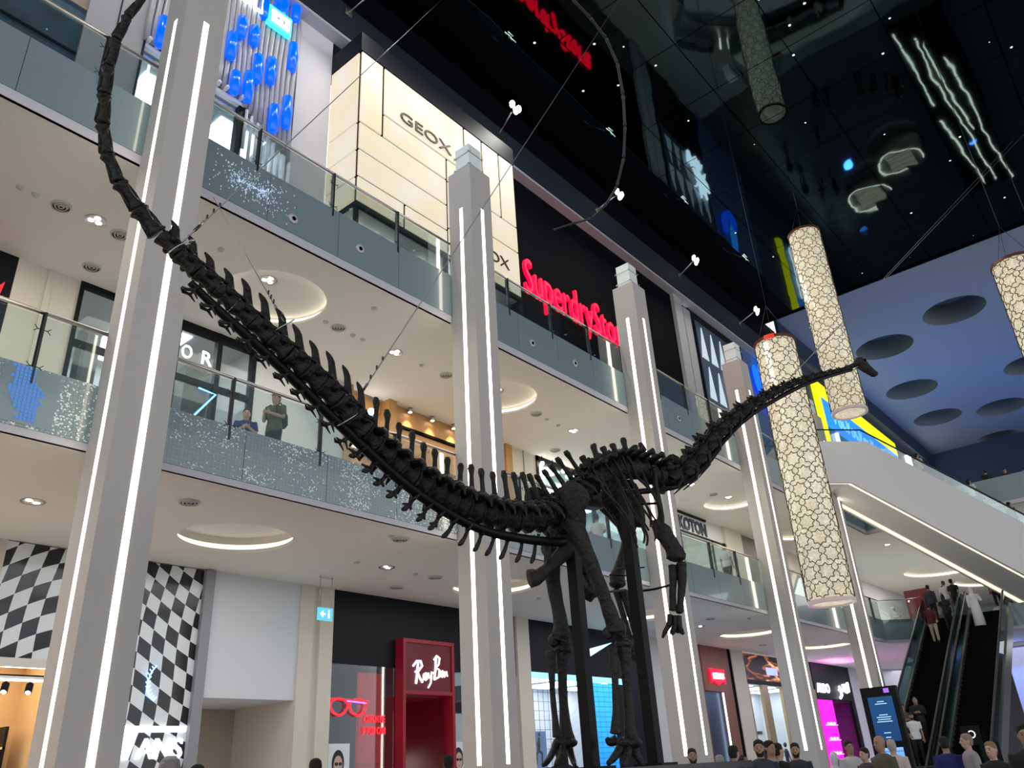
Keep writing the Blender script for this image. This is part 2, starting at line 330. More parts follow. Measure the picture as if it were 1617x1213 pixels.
# atrium ceiling: dark mirror panels, black strip beside the beam, pale round-holed ceiling beyond
def mirror_mat():
    m = bpy.data.materials.new('dark_mirror_panels'); m.use_nodes = True; N, L = nodes_of(m); b = N['Principled BSDF']
    tc = N.new('ShaderNodeTexCoord'); sx = N.new('ShaderNodeSeparateXYZ'); L.new(tc.outputs['Object'], sx.inputs[0])
    b.inputs['Metallic'].default_value = 1.0; b.inputs['Roughness'].default_value = 0.035
    nz = N.new('ShaderNodeTexNoise'); nz.inputs['Scale'].default_value = 0.42; nz.inputs['Detail'].default_value = 1.6; L.new(tc.outputs['Object'], nz.inputs['Vector'])
    bp = N.new('ShaderNodeBump'); bp.inputs['Strength'].default_value = 0.35; bp.inputs['Distance'].default_value = 0.05; L.new(nz.outputs['Fac'], bp.inputs['Height']); L.new(bp.outputs['Normal'], b.inputs['Normal'])
    def line(sock, per, off):
        a = N.new('ShaderNodeMath'); a.operation = 'ADD'; a.inputs[1].default_value = off; L.new(sock, a.inputs[0])
        q = N.new('ShaderNodeMath'); q.operation = 'PINGPONG'; q.inputs[1].default_value = per / 2; L.new(a.outputs[0], q.inputs[0])
        l = N.new('ShaderNodeMath'); l.operation = 'LESS_THAN'; l.inputs[1].default_value = 0.022; L.new(q.outputs[0], l.inputs[0]); return l.outputs[0]
    mxl = N.new('ShaderNodeMath'); mxl.operation = 'MAXIMUM'; L.new(line(sx.outputs[0], 3.4, 0.4), mxl.inputs[0]); L.new(line(sx.outputs[1], 3.4, 1.1), mxl.inputs[1])
    mx = N.new('ShaderNodeMix'); mx.data_type = 'RGBA'; mx.inputs['A'].default_value = (0.055, 0.085, 0.092, 1); mx.inputs['B'].default_value = (0.002, 0.003, 0.004, 1)
    L.new(mxl.outputs[0], mx.inputs['Factor']); L.new(mx.outputs['Result'], b.inputs['Base Color'])
    # tiny star lamps set in the panels
    vo = N.new('ShaderNodeTexVoronoi'); vo.inputs['Scale'].default_value = 0.9; L.new(tc.outputs['Object'], vo.inputs['Vector'])
    ls = N.new('ShaderNodeMath'); ls.operation = 'LESS_THAN'; ls.inputs[1].default_value = 0.05; L.new(vo.outputs['Distance'], ls.inputs[0])
    st = N.new('ShaderNodeMath'); st.operation = 'MULTIPLY'; st.inputs[1].default_value = 1.2; L.new(ls.outputs[0], st.inputs[0])
    b.inputs['Emission Color'].default_value = (0.85, 0.95, 1, 1); L.new(st.outputs[0], b.inputs['Emission Strength'])
    return m
struct(MB().add([(-25, -35, Z3), (48.3, -35, Z3), (48.3, 14.4, Z3), (-25, 14.4, Z3)], [(3, 2, 1, 0)]).build('ceiling', mirror_mat()))
struct(MB().box(-25, 48.3, 14.4, 21, Z3 - 0.02, Z3 + 0.2).build('ceiling', BLACK))
HOLES = [(44.4 + 0, -200, 1)]
PALE = mat('pale_blue_grey_ceiling', (0.30, 0.35, 0.43), 0.9)
ZH = 28.0; kz = (ZH - 1.5) / 10.0
RH = [(21.13, 2.38), (25.5, 4.65), (21.9, 4.35), (29.3, 2.9), (28.6, 4.7), (26.3, 1.5), (21.6, 0.3), (32.5, 3.6), (31.5, 1.6), (34.0, 5.2)]
RH = [(a * kz, b * kz, 0.74 * kz) for a, b in RH]
struct(ellipse_holes_plane(48.3, 100, -35, 15.6, ZH, [h for h in RH if h[0] > 50.5]).build('ceiling', PALE))
hb = MB(); hc = MB()
for x, y, r in RH:
    if x <= 50.5: continue
    n = 40; rg = lambda zz: [(x + r * math.cos(2 * math.pi * k / n), y + r * math.sin(2 * math.pi * k / n), zz) for k in range(n)]
    hb.add(rg(ZH) + rg(ZH + 1.6), [(k, (k + 1) % n, (k + 1) % n + n, k + n) for k in range(n)], True); hb.add(rg(ZH + 1.6), [list(range(n))])
struct(hb.build('ceiling', mat('dark_grey_recess', (0.16, 0.19, 0.21), 0.8)))
struct(MB().box(48.3, 100, 15.6, 15.8, 26.6, ZH + 0.2).build('wall_upper', mat('navy_wall', (0.02, 0.035, 0.07), 0.7)))
struct(MB().box(48.2, 48.3, -35, 21, ZH, Z3 + 0.2).build('wall_upper', BLACK))
# beam along the top of the shopfronts, pale edge underneath
struct(MB().box(-6, 49, 15.9, 16.3, 24.32, 25.75).build('trim_51', DKBLUE))
struct(MB().box(-6, 49, 15.95, 16.45, 24.2, 24.32).build('trim_52', mat('pale_beam_edge', (0.5, 0.5, 0.55), 0.7)))
struct(MB().box(-6, 50, 16.45, 16.6, 24.2, 28.1).build('wall_upper', BLACK))
struct(MB().box(-6.2, -6, 11.9, 21, 0, 28).build('wall_left', WHITE))
struct(MB().box(86, 86.3, -35, 21, 0, 28).build('wall_far', mat('far_wall_paint', (0.03, 0.05, 0.10), 0.8)))
# ================================================================== SHOPFRONTS
def wall(name, x0, x1, z0, z1, y, m, d=0.25): return struct(MB().box(x0, x1, y, y + d, z0, z1).build(name, m))
def sign(label, body, x, z, y, width, height, m, loc=None, **k):
    t = thing('shop_sign', label, 'sign', (x, y, z)); text_on_wall('lettering', body, x, z, y, width, height, m, t, **k); return t
def interior(x0, x1, z0, z1, y0, y1, wm, lm, where='in the shop'):
    """a room behind a shopfront: floor to ceiling back and side walls and a lit ceiling panel"""
    struct(MB().box(x0, x1, y1, y1 + 0.1, z0, z1).box(x0 - 0.08, x0, y0, y1, z0, z1).box(x1, x1 + 0.08, y0, y1, z0, z1).build('wall_shop', wm))
    struct(MB().box(x0, x1, y0, y1, z1, z1 + 0.08).build('ceiling', wm))
    if lm:
        n = max(1, int((x1 - x0) / 2.2))
        for i in range(n):
            cx = x0 + (i + 0.5) * (x1 - x0) / n
            t = thing('shop_ceiling_light', f'bright ceiling panel light {_ord[i]} from the left {where}', 'ceiling light', (cx, (y0 + y1) / 2, z1), 'panel lights inside the shops')
            MB().box(cx - 0.75, cx + 0.75, y0 + 0.4, y1 - 0.4, z1 - 0.03, z1 - 0.001).build('diffuser', lm, t)
def squiggle(x, z, y, wd, ht, n, r):
    """handwritten-looking strokes where the lettering is too far away to read"""
    m = MB(); s = wd / n
    for i in range(n):
        c = x + (i + 0.5) * s; k = i % 3; hh = ht * (1.0 if k == 0 else 0.7)
        if k == 1: pts = [(c + s * 0.32 * math.cos(a), y, z + hh / 2 + hh / 2 * math.sin(a)) for a in [j * math.pi / 5 for j in range(11)]]
        else: pts = [(c - s * 0.3, y, z + hh), (c - s * 0.22, y, z), (c + s * 0.1, y, z + hh * 0.5), (c + s * 0.3, y, z + (0 if k else hh))]
        m.tube(pts, r, 6)
    return m
LITW = glow('shop_panel_light', (0.92, 0.96, 1.0), 5.5); LITY = glow('shop_panel_light_warm', (1.0, 0.8, 0.5), 4.5)
# ---------------------------------------------------------------- low level
YL = 17.5
wall('wall_low', -6, 5.72, 4.0, Z1, YL, CREAM)
def checker_mat():
    m = bpy.data.materials.new('black_white_wavy_check'); m.use_nodes = True; N, L = nodes_of(m); b = N['Principled BSDF']; b.inputs['Roughness'].default_value = 0.12
    tc = N.new('ShaderNodeTexCoord'); s = N.new('ShaderNodeSeparateXYZ'); L.new(tc.outputs['Object'], s.inputs[0])
    def M(op, a, b_=None, c=None):
        n = N.new('ShaderNodeMath'); n.operation = op
        for i, q in enumerate((a, b_, c)):
            if q is None: continue
            if isinstance(q, (int, float)): n.inputs[i].default_value = q
            else: L.new(q, n.inputs[i])
        return n.outputs[0]
    x, z = s.outputs[0], s.outputs[2]
    # the print is a rippling flag: the grid bends in soft waves
    zz = M('ADD', z, M('MULTIPLY', M('COSINE', M('MULTIPLY_ADD', x, 0.95, -7.03)), -0.66))
    xx = M('ADD', x, M('ADD', M('MULTIPLY', z, -0.10), M('MULTIPLY', M('SINE', M('MULTIPLY_ADD', z, 1.5, 0.4)), 0.08)))
    a = M('FLOORED_MODULO', M('FLOOR', M('MULTIPLY', xx, 3.4)), 2.0); c = M('FLOORED_MODULO', M('FLOOR', M('MULTIPLY', zz, 3.0)), 2.0)
    e = M('ABSOLUTE', M('SUBTRACT', a, c))
    mx = N.new('ShaderNodeMix'); mx.data_type = 'RGBA'; mx.inputs['A'].default_value = (0.012, 0.014, 0.018, 1); mx.inputs['B'].default_value = (0.74, 0.76, 0.77, 1); L.new(e, mx.inputs['Factor']); L.new(mx.outputs['Result'], b.inputs['Base Color'])
    return m
CHK = checker_mat()
struct(MB().box(5.72, 7.85, YL, YL + 0.2, 4.0, Z1 - 0.02).box(7.85, 9.96, YL, YL + 0.2, 0, Z1 - 0.02).build('wall_checkered', CHK))
interior(-5.5, 7.8, 0, 4.4, YL + 0.2, 21, mat('warm_shop_wall', (0.62, 0.42, 0.24), 0.7), LITY, 'in the cap shop at bottom left')
struct(MB().box(-6, 7.85, YL - 0.05, YL + 0.1, 3.85, 4.0).build('trim_61', mat('bright_trim', (0.7, 0.66, 0.6), 0.4)))
# bulkhead lights and shelves of the shop at bottom left
t = thing('track_light_rail', 'black ceiling track with spotlights over the cap shelves at bottom left', 'track light', (5.5, 18.6, 3.9))
MB().box(3.5, 7.6, 18.55, 18.65, 3.78, 3.84).build('track', BLACK, t)
for k in range(8):
    q = MB(); q.tube([(3.9 + k * 0.45, 18.6, 3.8), (3.9 + k * 0.45, 18.6, 3.66)], 0.015, 6).tube([(3.9 + k * 0.45, 18.6, 3.66), (3.85 + k * 0.45, 18.5, 3.5)], 0.07, 10); q = q.build('spotlight', BLACK, t)
    MB().tube([(3.85 + k * 0.45, 18.5, 3.5), (3.848 + k * 0.45, 18.497, 3.495)], 0.05, 10).build('lens', LAMP, q)
for k, (yy, zz) in enumerate([(18.0, 3.93), (18.3, 3.72)]):
    t = thing('linear_shop_lamp', ['long bright white linear lamp at the ceiling of the cap shop', 'second white linear lamp a little deeper in the cap shop'][k], 'lamp', (5.5, yy, zz))
    MB().box(3.6, 7.5, yy - 0.05, yy + 0.05, zz - 0.03, zz).build('tube', glow('cool_tube', (0.8, 0.85, 1.0), 9), t); MB().box(3.55, 7.55, yy - 0.07, yy + 0.07, zz, zz + 0.05).build('housing', STEEL, t)
t = thing('display_shelf_unit', 'warm wooden wall shelves stacked with caps at bottom left', 'shelf', (5.2, 20.4, 0))
MB().box(3.2, 7.4, 20.75, 20.85, 0, 3.0).build('back_panel', mat('pale_wood', (0.72, 0.5, 0.3), 0.5), t)
for zz in (0.9, 1.45, 2.0, 2.55): MB().box(3.2, 7.4, 20.2, 20.75, zz, zz + 0.05).build('shelf', mat('pale_wood_shelf', (0.75, 0.58, 0.38), 0.5), t)
for xx in (3.2, 4.6, 6.0, 7.35): MB().box(xx, xx + 0.06, 20.2, 20.75, 0, 3.0).build('upright', BLK2, t)
capc = [(0.02, 0.03, 0.12), (0.5, 0.05, 0.04), (0.03, 0.03, 0.03), (0.6, 0.55, 0.5), (0.03, 0.1, 0.3)]; capn = ['navy', 'red', 'black', 'cream', 'blue']
for k in range(20):
    row, cl = divmod(k, 5); ci = (k * 3 + row) % 5; X = 3.75 + cl * 0.75; Z = (0.95, 1.5, 2.05, 2.6)[row]
    m = MB(); m.loft([((X, 20.45, Z), (0.11, 0, 0), (0, 0.13, 0)), ((X, 20.45, Z + 0.08), (0.105, 0, 0), (0, 0.12, 0)), ((X, 20.45, Z + 0.14), (0.05, 0, 0), (0, 0.06, 0))])
    m.loft([((X, 20.36, Z + 0.01), (0.09, 0, 0), (0, 0.03, 0)), ((X, 20.28, Z), (0.07, 0, 0), (0, 0.05, 0))])
    tag(m.build('baseball_cap', mat('cap_' + capn[ci], capc[ci], 0.8)), f'{capn[ci]} baseball cap, {_ord[cl]} from the left on the {["lowest", "second", "third", "top"][row]} shelf', 'cap', 'caps on the wall shelves')
# checkered shop sign
t = thing('shop_sign', 'glowing white lettered sign with a long overline on the checkered wall', 'sign', (8.5, YL, 2.1))
text_on_wall('lettering', 'ANS', 8.88, 2.18, YL, 1.0, 0.40, glow('check_sign_white', (0.9, 0.96, 1.0), 1.7), t, offset=0.02, depth=0.07)
V = lambda a: [(8.5 + x, YL - 0.07, 2.15 + z) for x, z in a]
MB().prism(V([(0.02, 0.66), (1.42, 0.66), (1.40, 0.54), (0.36, 0.54), (0.22, 0.03), (0.10, 0.03)]), (0, 0.07, 0)).build('lettering_bar', glow('check_sign_white', (0.9, 0.96, 1.0), 1.7), t)
t = thing('laurel_reflection', 'small pale blue laurel-shaped reflection built as a glowing tube on the checkered wall', 'neon sign', (9.0, YL, 3.2))
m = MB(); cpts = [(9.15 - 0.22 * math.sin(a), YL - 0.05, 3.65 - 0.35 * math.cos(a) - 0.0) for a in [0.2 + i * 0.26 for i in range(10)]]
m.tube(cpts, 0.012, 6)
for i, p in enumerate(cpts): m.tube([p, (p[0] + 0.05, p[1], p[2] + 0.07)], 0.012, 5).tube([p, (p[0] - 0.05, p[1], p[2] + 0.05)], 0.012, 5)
m.build('glow_tube', glow('pale_blue_reflection', (0.25, 0.5, 1.0), 3), t)
struct(MB().box(9.96, 10.2, YL - 0.12, YL + 0.3, 0, Z1 - 0.02).build('trim_62', mat('grey_frame', (0.28, 0.28, 0.30), 0.5)))
struct(MB().box(10.2, 12.68, YL, 20, 3.4, Z1).build('wall_low', mat('white_bulkhead', (0.68, 0.69, 0.71), 0.8)))
struct(MB().box(10.2, 12.8, 20, 20.2, 0, 3.4).build('wall_low', mat('beige_recess', (0.42, 0.36, 0.27), 0.8)))
wall('wall_low', 12.68, 13.7, 0, Z1, YL, CREAM, 2.6)
struct(MB().box(12.68, 13.1, YL - 0.06, YL, 0, Z1).box(13.28, 13.7, YL - 0.1, YL, 0, Z1).build('trim_63', CREAM))
wall('wall_low', 13.7, 21.2, 4.33, Z1, YL, BLK2)
# sunglasses shop with the red portal
RED = mat('red_lacquer', (0.085, 0.004, 0.012), 0.35, emis=(1, 0.01, 0.03), es=0.02); REDF = mat('bright_red_frame', (0.22, 0.008, 0.02), 0.4, emis=(1, 0.02, 0.04), es=0.03)
interior(13.75, 21.1, 0, 4.3, YL + 0.2, 20.6, mat('dim_blue_shop_wall', (0.05, 0.06, 0.10), 0.5), None)
struct(MB().box(13.7, 15.95, YL + 0.02, YL + 0.04, 0, 4.33).build('window_1', SHOPG)); struct(MB().box(18.0, 21.2, YL + 0.02, YL + 0.04, 0, 4.33).build('window_2', SHOPG))
t = thing('entrance_portal', 'red box portal of the sunglasses shop with a dark red sign panel', 'portal', (17, YL, 0))
MB().box(16.06, 17.9, YL - 0.28, YL - 0.2, 3.72, 5.0).build('sign_panel', RED, t)
MB().box(15.97, 16.07, YL - 0.32, YL, 0, 5.08).box(17.89, 17.99, YL - 0.32, YL, 0, 5.08).box(16.07, 17.89, YL - 0.32, YL, 4.98, 5.08).box(16.07, 17.89, YL - 0.32, YL, 3.62, 3.72).build('frame', REDF, t)
MB().box(16.07, 16.12, YL, YL + 1.6, 0, 3.62).box(17.84, 17.89, YL, YL + 1.6, 0, 3.62).box(16.12, 17.84, YL, YL + 1.6, 3.58, 3.62).build('passage', RED, t)
t2 = thing('shop_sign', 'white glowing script sign on the dark red panel', 'sign', (16.4, YL - 0.3, 4))
m = MB(); Q = lambda a: [(16.36 + x * 1.32, YL - 0.30, 3.88 + z * 0.95 + x * 0.22) for x, z in a]
for st, rr in (([(0.0, .50), (.10, .62), (.22, .60), (.26, .46), (.16, .34), (.06, .33)], .030), ([(.14, .58), (.12, .3), (.08, .0)], .032), ([(.12, .32), (.20, .12), (.27, .0)], .030),
               ([(.38, .24), (.31, .22), (.30, .06), (.36, .04), (.39, .22), (.40, .05)], .024), ([(.44, .24), (.46, .08), (.51, .08), (.54, .25), (.52, -.05), (.44, -.18)], .022), ([(.56, .2), (.61, .21)], .022),
               ([(.68, .62), (.66, .3), (.62, .02)], .030), ([(.62, .58), (.70, .68), (.79, .60), (.76, .42), (.68, .34), (.78, .26), (.76, .06), (.62, .02)], .026), ([(.88, .22), (.82, .2), (.81, .06), (.86, .04), (.89, .2), (.90, .05)], .022), ([(.93, .2), (.94, .03), (.96, .17), (1.0, .18), (1.02, .03)], .020)):
    m.tube([p for p in Q(st)], rr, 6)
m.build('lettering', WGLOW, t2)
for k, (xx, zz) in enumerate([(16.75, 0.6), (17.0, 0.6), (17.3, 0.6)]):
    t = thing('display_tower', f'tall lit eyewear display stand inside the red portal, {_ord[k]} from the left', 'display', (xx, 19.6, 0), 'eyewear display stands in the red portal')
    MB().box(xx - 0.03, xx + 0.03, 19.6, 19.65, 0.3, 2.2).build('light_tube', glow('white_tube', (1, 0.95, 0.9), 6), t); MB().box(xx - 0.12, xx + 0.12, 19.65, 19.9, 0, 2.9 - 0.3 * k).build('cabinet', RED, t)
t = thing('red_display_wall', 'glowing red display panel behind the shop window left of the portal', 'display', (15.4, 17.9, 0))
MB().box(15.05, 15.9, 17.9, 18.0, 0, 4.2).build('panel', mat('red_backlit', (0.12, 0.0, 0.01), 0.4, emis=(1, 0.0, 0.02), es=0.16), t); MB().box(15.0, 15.93, 17.86, 18.02, 1.9, 1.96).build('shelf', REDF, t)
t = thing('neon_sunglasses', 'red neon outline of a pair of sunglasses in the window', 'neon sign', (14.3, YL - 0.03, 3.3))
m = MB()
for s in (0, 1):
    c0 = 14.02 + s * 0.62
    m.tube([(c0 + 0.27 * math.cos(a) * (1 + 0.1 * math.sin(a)), YL - 0.05, 3.3 + 0.22 * math.sin(a) * (1.0 if math.sin(a) < 0 else 0.75)) for a in [i * math.pi / 12 for i in range(25)]], 0.028, 6)
m.tube([(13.75, YL - 0.05, 3.46), (14.3, YL - 0.05, 3.44), (14.98, YL - 0.05, 3.42)], 0.022, 6); m.build('glow_tube', NEONRED, t)
MB().tube([(14.25, YL - 0.06, 3.42), (14.9, YL - 0.06, 3.38)], 0.018, 6).build('neon_bar', glow('violet_neon', (0.25, 0.08, 1.0), 5), t)
t = thing('neon_slogan', 'two lines of red neon capitals in the shop window', 'neon sign', (15.2, YL - 0.03, 2.8))
text_on_wall('lettering', 'CATCH ME', 14.9, 2.92, YL + 0.02, 0.72, 0.17, NEONRED, t, depth=0.02); text_on_wall('lettering', 'IF YOU CAN', 14.86, 2.64, YL + 0.02, 0.78, 0.17, NEONRED, t, depth=0.02)
SK = mat('poster_skin', (0.58, 0.40, 0.33), 0.6); PW = mat('poster_paper', (0.75, 0.78, 0.80), 0.5); INK = mat('poster_dark_ink', (0.02, 0.02, 0.025), 0.6)
def poster(x, label, turn):
    t = thing('poster', label, 'poster', (x, YL - 0.05, 1.2)); Y = YL - 0.06
    MB().box(x, x + 0.66, Y, Y + 0.04, 0.9, 2.42).build('paper', PW, t)
    el = lambda cx, cz, rx, rz, d, a0=0, a1=2 * math.pi: [(cx + rx * math.cos(a), Y - d, cz + rz * math.sin(a)) for a in [a0 + (a1 - a0) * i / 20 for i in range(21)]][:20]
    c = x + 0.30 + turn
    MB().prism(el(c, 1.98, 0.19, 0.30, 0.002), (0, -0.004, 0)).prism([(c - 0.2, Y - 0.002, 1.5), (c + 0.2, Y - 0.002, 1.5), (c + 0.3, Y - 0.002, 0.95), (c - 0.28, Y - 0.002, 0.95)], (0, -0.003, 0)).build('printed_hair', INK, t)
    MB().prism(el(c + turn * 0.3, 1.93, 0.135, 0.22, 0.008), (0, -0.004, 0)).prism([(c - 0.06, Y - 0.008, 1.75), (c + 0.06, Y - 0.008, 1.75), (c + 0.08, Y - 0.008, 1.5), (c - 0.08, Y - 0.008, 1.5)], (0, -0.003, 0)).build('printed_face', SK, t)
    MB().prism(el(c - 0.055, 1.96, 0.055, 0.04, 0.014), (0, -0.003, 0)).prism(el(c + 0.065, 1.96, 0.055, 0.04, 0.014), (0, -0.003, 0)).build('printed_sunglasses', INK, t)
    MB().prism(el(c + 0.005, 1.80, 0.04, 0.015, 0.014), (0, -0.003, 0)).build('printed_lips', mat('poster_lips', (0.5, 0.12, 0.12), 0.6), t)
poster(13.74, 'poster of a dark-haired woman in sunglasses beside the cream pilaster', 0.0)
poster(18.02, 'poster of a woman with long dark hair right of the red portal', 0.03)
for k in range(6):
    xx = (13.95, 14.3, 14.65, 18.4, 19.0, 19.6)[k]; t = thing('shop_spotlight', f'small spotlight in the dim sunglasses shop, {_ord[k]} from the left', 'spotlight', (xx, 19, 4.2), 'spotlights in the sunglasses shop')
    MB().tube([(xx, 19, 4.3), (xx, 19, 4.0)], 0.05, 8).build('housing', BLACK, t); MB().ball((xx, 19, 3.97), 0.05).build('bulb', LAMP, t)
wall('wall_low', 21.2, 21.85, 0, Z1, YL - 0.1, CREAM, 3)
# sportswear shop with the blue screen
wall('wall_low', 21.85, 29.1, 4.5, Z1, YL, BLK2)
interior(21.9, 29.0, 0, 4.4, YL + 0.2, 20.6, mat('white_grid_wall', (0.78, 0.8, 0.83), 0.6), LITW, 'in the sports shop with the blue screen')
struct(MB().box(21.85, 24.7, YL + 0.02, YL + 0.04, 0, 4.2).build('window_3', SHOPG))
t = thing('light_band', 'pale blue light band over the sports shop windows', 'light', (23, YL, 4.4)); MB().box(21.87, 27.6, YL - 0.05, YL, 4.30, 4.50).build('diffuser', glow('pale_blue_band', (0.25, 0.65, 1.0), 1.6), t)
t = thing('window_grid', 'thin black grid behind the white shop window', 'display', (23, 18.4, 0)); m = MB()
for k in range(10): m.box(22.0 + k * 0.28, 22.012 + k * 0.28, 18.4, 18.41, 0.3, 4.1)
for k in range(13): m.box(21.95, 24.6, 18.4, 18.41, 0.4 + k * 0.3, 0.412 + k * 0.3)
m.build('grid', BLK2, t)
t = thing('runner_poster', 'poster with two dark running figures in the white shop window', 'poster', (22.6, 18.2, 0.8)); MB().box(22.1, 23.5, 18.25, 18.3, 1.6, 2.75).build('panel', mat('poster_sky', (0.3, 0.42, 0.75), 0.6), t)
m = MB()
for cx, s in ((22.45, 0.8), (23.05, 1.0)):
    P = lambda x, z: (cx + x * s, 18.235, 1.75 + z * s)
    m.tube([P(0.05, 0.8), P(0.03, 0.55), P(0, 0.42)], [0.05, 0.07, 0.06], 6, flat=0.2).ball(P(0.08, 0.9), 0.055, 0.015, 0.06).tube([P(0, 0.42), P(0.18, 0.32), P(0.15, 0.02)], [0.05, 0.04, 0.025], 6, flat=0.2).tube([P(0, 0.42), P(-0.13, 0.28), P(-0.12, -0.02)], [0.05, 0.04, 0.02], 6, flat=0.2).tube([P(0.04, 0.72), P(-0.1, 0.6), P(0.02, 0.5)], 0.02, 5, flat=0.3)
m.build('printed_runners', INK, t)
def screen_mat(name, c0, c1, s, grid=6.0):
    m = bpy.data.materials.new(name); m.use_nodes = True; N, L = nodes_of(m); b = N['Principled BSDF']; b.inputs['Base Color'].default_value = (0.01, 0.01, 0.02, 1)
    tc = N.new('ShaderNodeTexCoord'); sp = N.new('ShaderNodeSeparateXYZ'); L.new(tc.outputs['Generated'], sp.inputs[0]); mx = N.new('ShaderNodeMix'); mx.data_type = 'RGBA'
    mx.inputs['A'].default_value = (*c0, 1); mx.inputs['B'].default_value = (*c1, 1); L.new(sp.outputs[2], mx.inputs['Factor'])
    mp = N.new('ShaderNodeMapping'); mp.inputs['Rotation'].default_value = (R(90), 0, 0); L.new(tc.outputs['Object'], mp.inputs[0])
    br = N.new('ShaderNodeTexBrick'); br.offset = 0; br.inputs['Scale'].default_value = grid; br.inputs['Brick Width'].default_value = 1.1; br.inputs['Row Height'].default_value = 0.5; br.inputs['Mortar Size'].default_value = 0.03
    br.inputs['Color1'].default_value = (1, 1, 1, 1); br.inputs['Color2'].default_value = (0.85, 0.9, 1, 1); br.inputs['Mortar'].default_value = (0.25, 0.35, 0.5, 1); L.new(mp.outputs[0], br.inputs['Vector'])
    ml = N.new('ShaderNodeMix'); ml.data_type = 'RGBA'; ml.blend_type = 'MULTIPLY'; ml.inputs['Factor'].default_value = 1; L.new(mx.outputs['Result'], ml.inputs['A']); L.new(br.outputs['Color'], ml.inputs['B'])
    L.new(ml.outputs['Result'], b.inputs['Emission Color']); b.inputs['Emission Strength'].default_value = s; return m
t = thing('led_screen', 'tall blue led screen with a fine grid in the sports shop', 'screen', (25.7, YL, 0)); MB().box(24.87, 26.66, YL - 0.02, YL + 0.05, 0.3, 4.28).build('display', screen_mat('blue_grid_screen', (0.0, 0.14, 0.95), (0.04, 0.62, 0.95), 1.0, 3.0), t)
MB().box(24.8, 24.87, YL - 0.04, YL + 0.08, 0, 4.3).box(26.66, 26.8, YL - 0.04, YL + 0.08, 0, 4.3).build('bezel', BLK2, t)
t = thing('light_wedge', 'white-blue lit triangular panel on the black shop wall', 'light', (25.6, YL, 5)); MB().prism([(24.9, YL - 0.01, 5.0), (24.9, YL - 0.01, 5.35), (26.9, YL - 0.01, 5.78)], (0, -0.05, 0)).build('diffuser', glow('ice_glow', (0.45, 0.85, 1.0), 1.6), t)
wall('wall_low', 26.8, 29.1, 0, 4.5, YL, BLK2)
wall('wall_low', 29.1, 30.55, 0, Z1, YL - 0.1, mat('off_white_pilaster', (0.62, 0.62, 0.63), 0.7), 0.35)
# wood clad denim shop
m = MB()
for k in range(16): m.box(30.57 + k * 0.2, 30.57 + k * 0.2 + 0.13, YL - 0.12, YL, 0, Z1)
struct(m.build('wall_low', REDWOOD)); wall('wall_low', 30.55, 33.8, 0, Z1, YL, mat('dark_groove', (0.06, 0.02, 0.015), 0.7))
struct(MB().box(33.8, 36.45, YL - 0.1, YL + 0.1, 4.3, Z1).box(35.4, 36.45, YL - 0.1, YL + 0.1, 0, 4.3).build('wall_low', REDWOOD))
struct(MB().box(33.8, 35.4, YL, YL + 0.1, 0, 4.3).build('door_1', mat('dark_blue_door', (0.03, 0.04, 0.06), 0.3)))
t = thing('light_line', 'thin blue-white light line beside the dark shop doorway', 'light', (35.38, YL, 0)); MB().box(35.32, 35.4, YL - 0.15, YL - 0.1, 0.2, 4.25).build('diffuser', glow('blue_white_line', (0.55, 0.7, 1.0), 4), t)
t = thing('shop_sign', 'small red batwing sign with white letters on red-brown wood', 'sign', (35, YL, 4.8))
bw = [(0, 0.5), (1.35, 0.5), (1.35, -0.1), (1.2, 0.0), (1.0, -0.06), (0.68, -0.16), (0.36, -0.06), (0.15, 0.0), (0, -0.1)]
MB().prism([(34.33 + x, YL - 0.12, 4.72 + z) for x, z in bw], (0, -0.08, 0)).build('board', glow('red_sign_board', (1.0, 0.0, 0.03), 1.8), t); text_on_wall('lettering', "LEVI'S", 34.5, 4.8, YL - 0.21, 1.0, 0.26, WGLOW, t, offset=0.02)
wall('wall_low', 36.45, 36.75, 0, Z1, YL - 0.1, BLACK, 0.3); wall('wall_low', 36.75, 38.0, 0, Z1, YL - 0.15, CREAM, 0.4)
def flame_mat():
    m = bpy.data.materials.new('amber_smoke_screen'); m.use_nodes = True; N, L = nodes_of(m); b = N['Principled BSDF']; b.inputs['Base Color'].default_value = (0.01, 0.005, 0.004, 1)
    tc = N.new('ShaderNodeTexCoord'); mp = N.new('ShaderNodeMapping'); mp.inputs['Rotation'].default_value = (0, R(40), 0); mp.inputs['Scale'].default_value = (0.35, 1, 1.6); L.new(tc.outputs['Object'], mp.inputs[0])
    nz = N.new('ShaderNodeTexNoise'); nz.inputs['Scale'].default_value = 1.3; nz.inputs['Detail'].default_value = 3; nz.inputs['Distortion'].default_value = 1.6
    L.new(mp.outputs[0], nz.inputs['Vector']); cr = N.new('ShaderNodeValToRGB'); e = cr.color_ramp.elements; e[0].position = 0.47; e[0].color = (0.008, 0.003, 0.002, 1); e[1].position = 0.68; e[1].color = (1.0, 0.6, 0.3, 1)
    k = e.new(0.56); k.color = (0.30, 0.07, 0.015, 1); L.new(nz.outputs['Fac'], cr.inputs[0]); L.new(cr.outputs[0], b.inputs['Emission Color']); b.inputs['Emission Strength'].default_value = 0.9; return m
t = thing('led_screen', 'wide screen of amber smoke swirls above the gold-framed windows', 'screen', (40, YL, 5)); MB().box(38.0, 42.5, YL - 0.05, YL, 4.95, Z1 - 0.05).build('display', flame_mat(), t)
MB().box(40.6, 41.9, YL - 0.08, YL - 0.05, 5.25, 5.6).build('caption', glow('lilac_caption', (0.35, 0.4, 1.0), 1.3), t)
interior(38.05, 46.3, 0, 4.8, YL + 0.2, 20.6, mat('cool_white_wall', (0.75, 0.8, 0.84), 0.6), LITW, 'behind the gold-framed windows')
struct(MB().box(38.0, 46.4, YL - 0.06, YL, 4.75, 4.95).build('trim_64', BLK2))
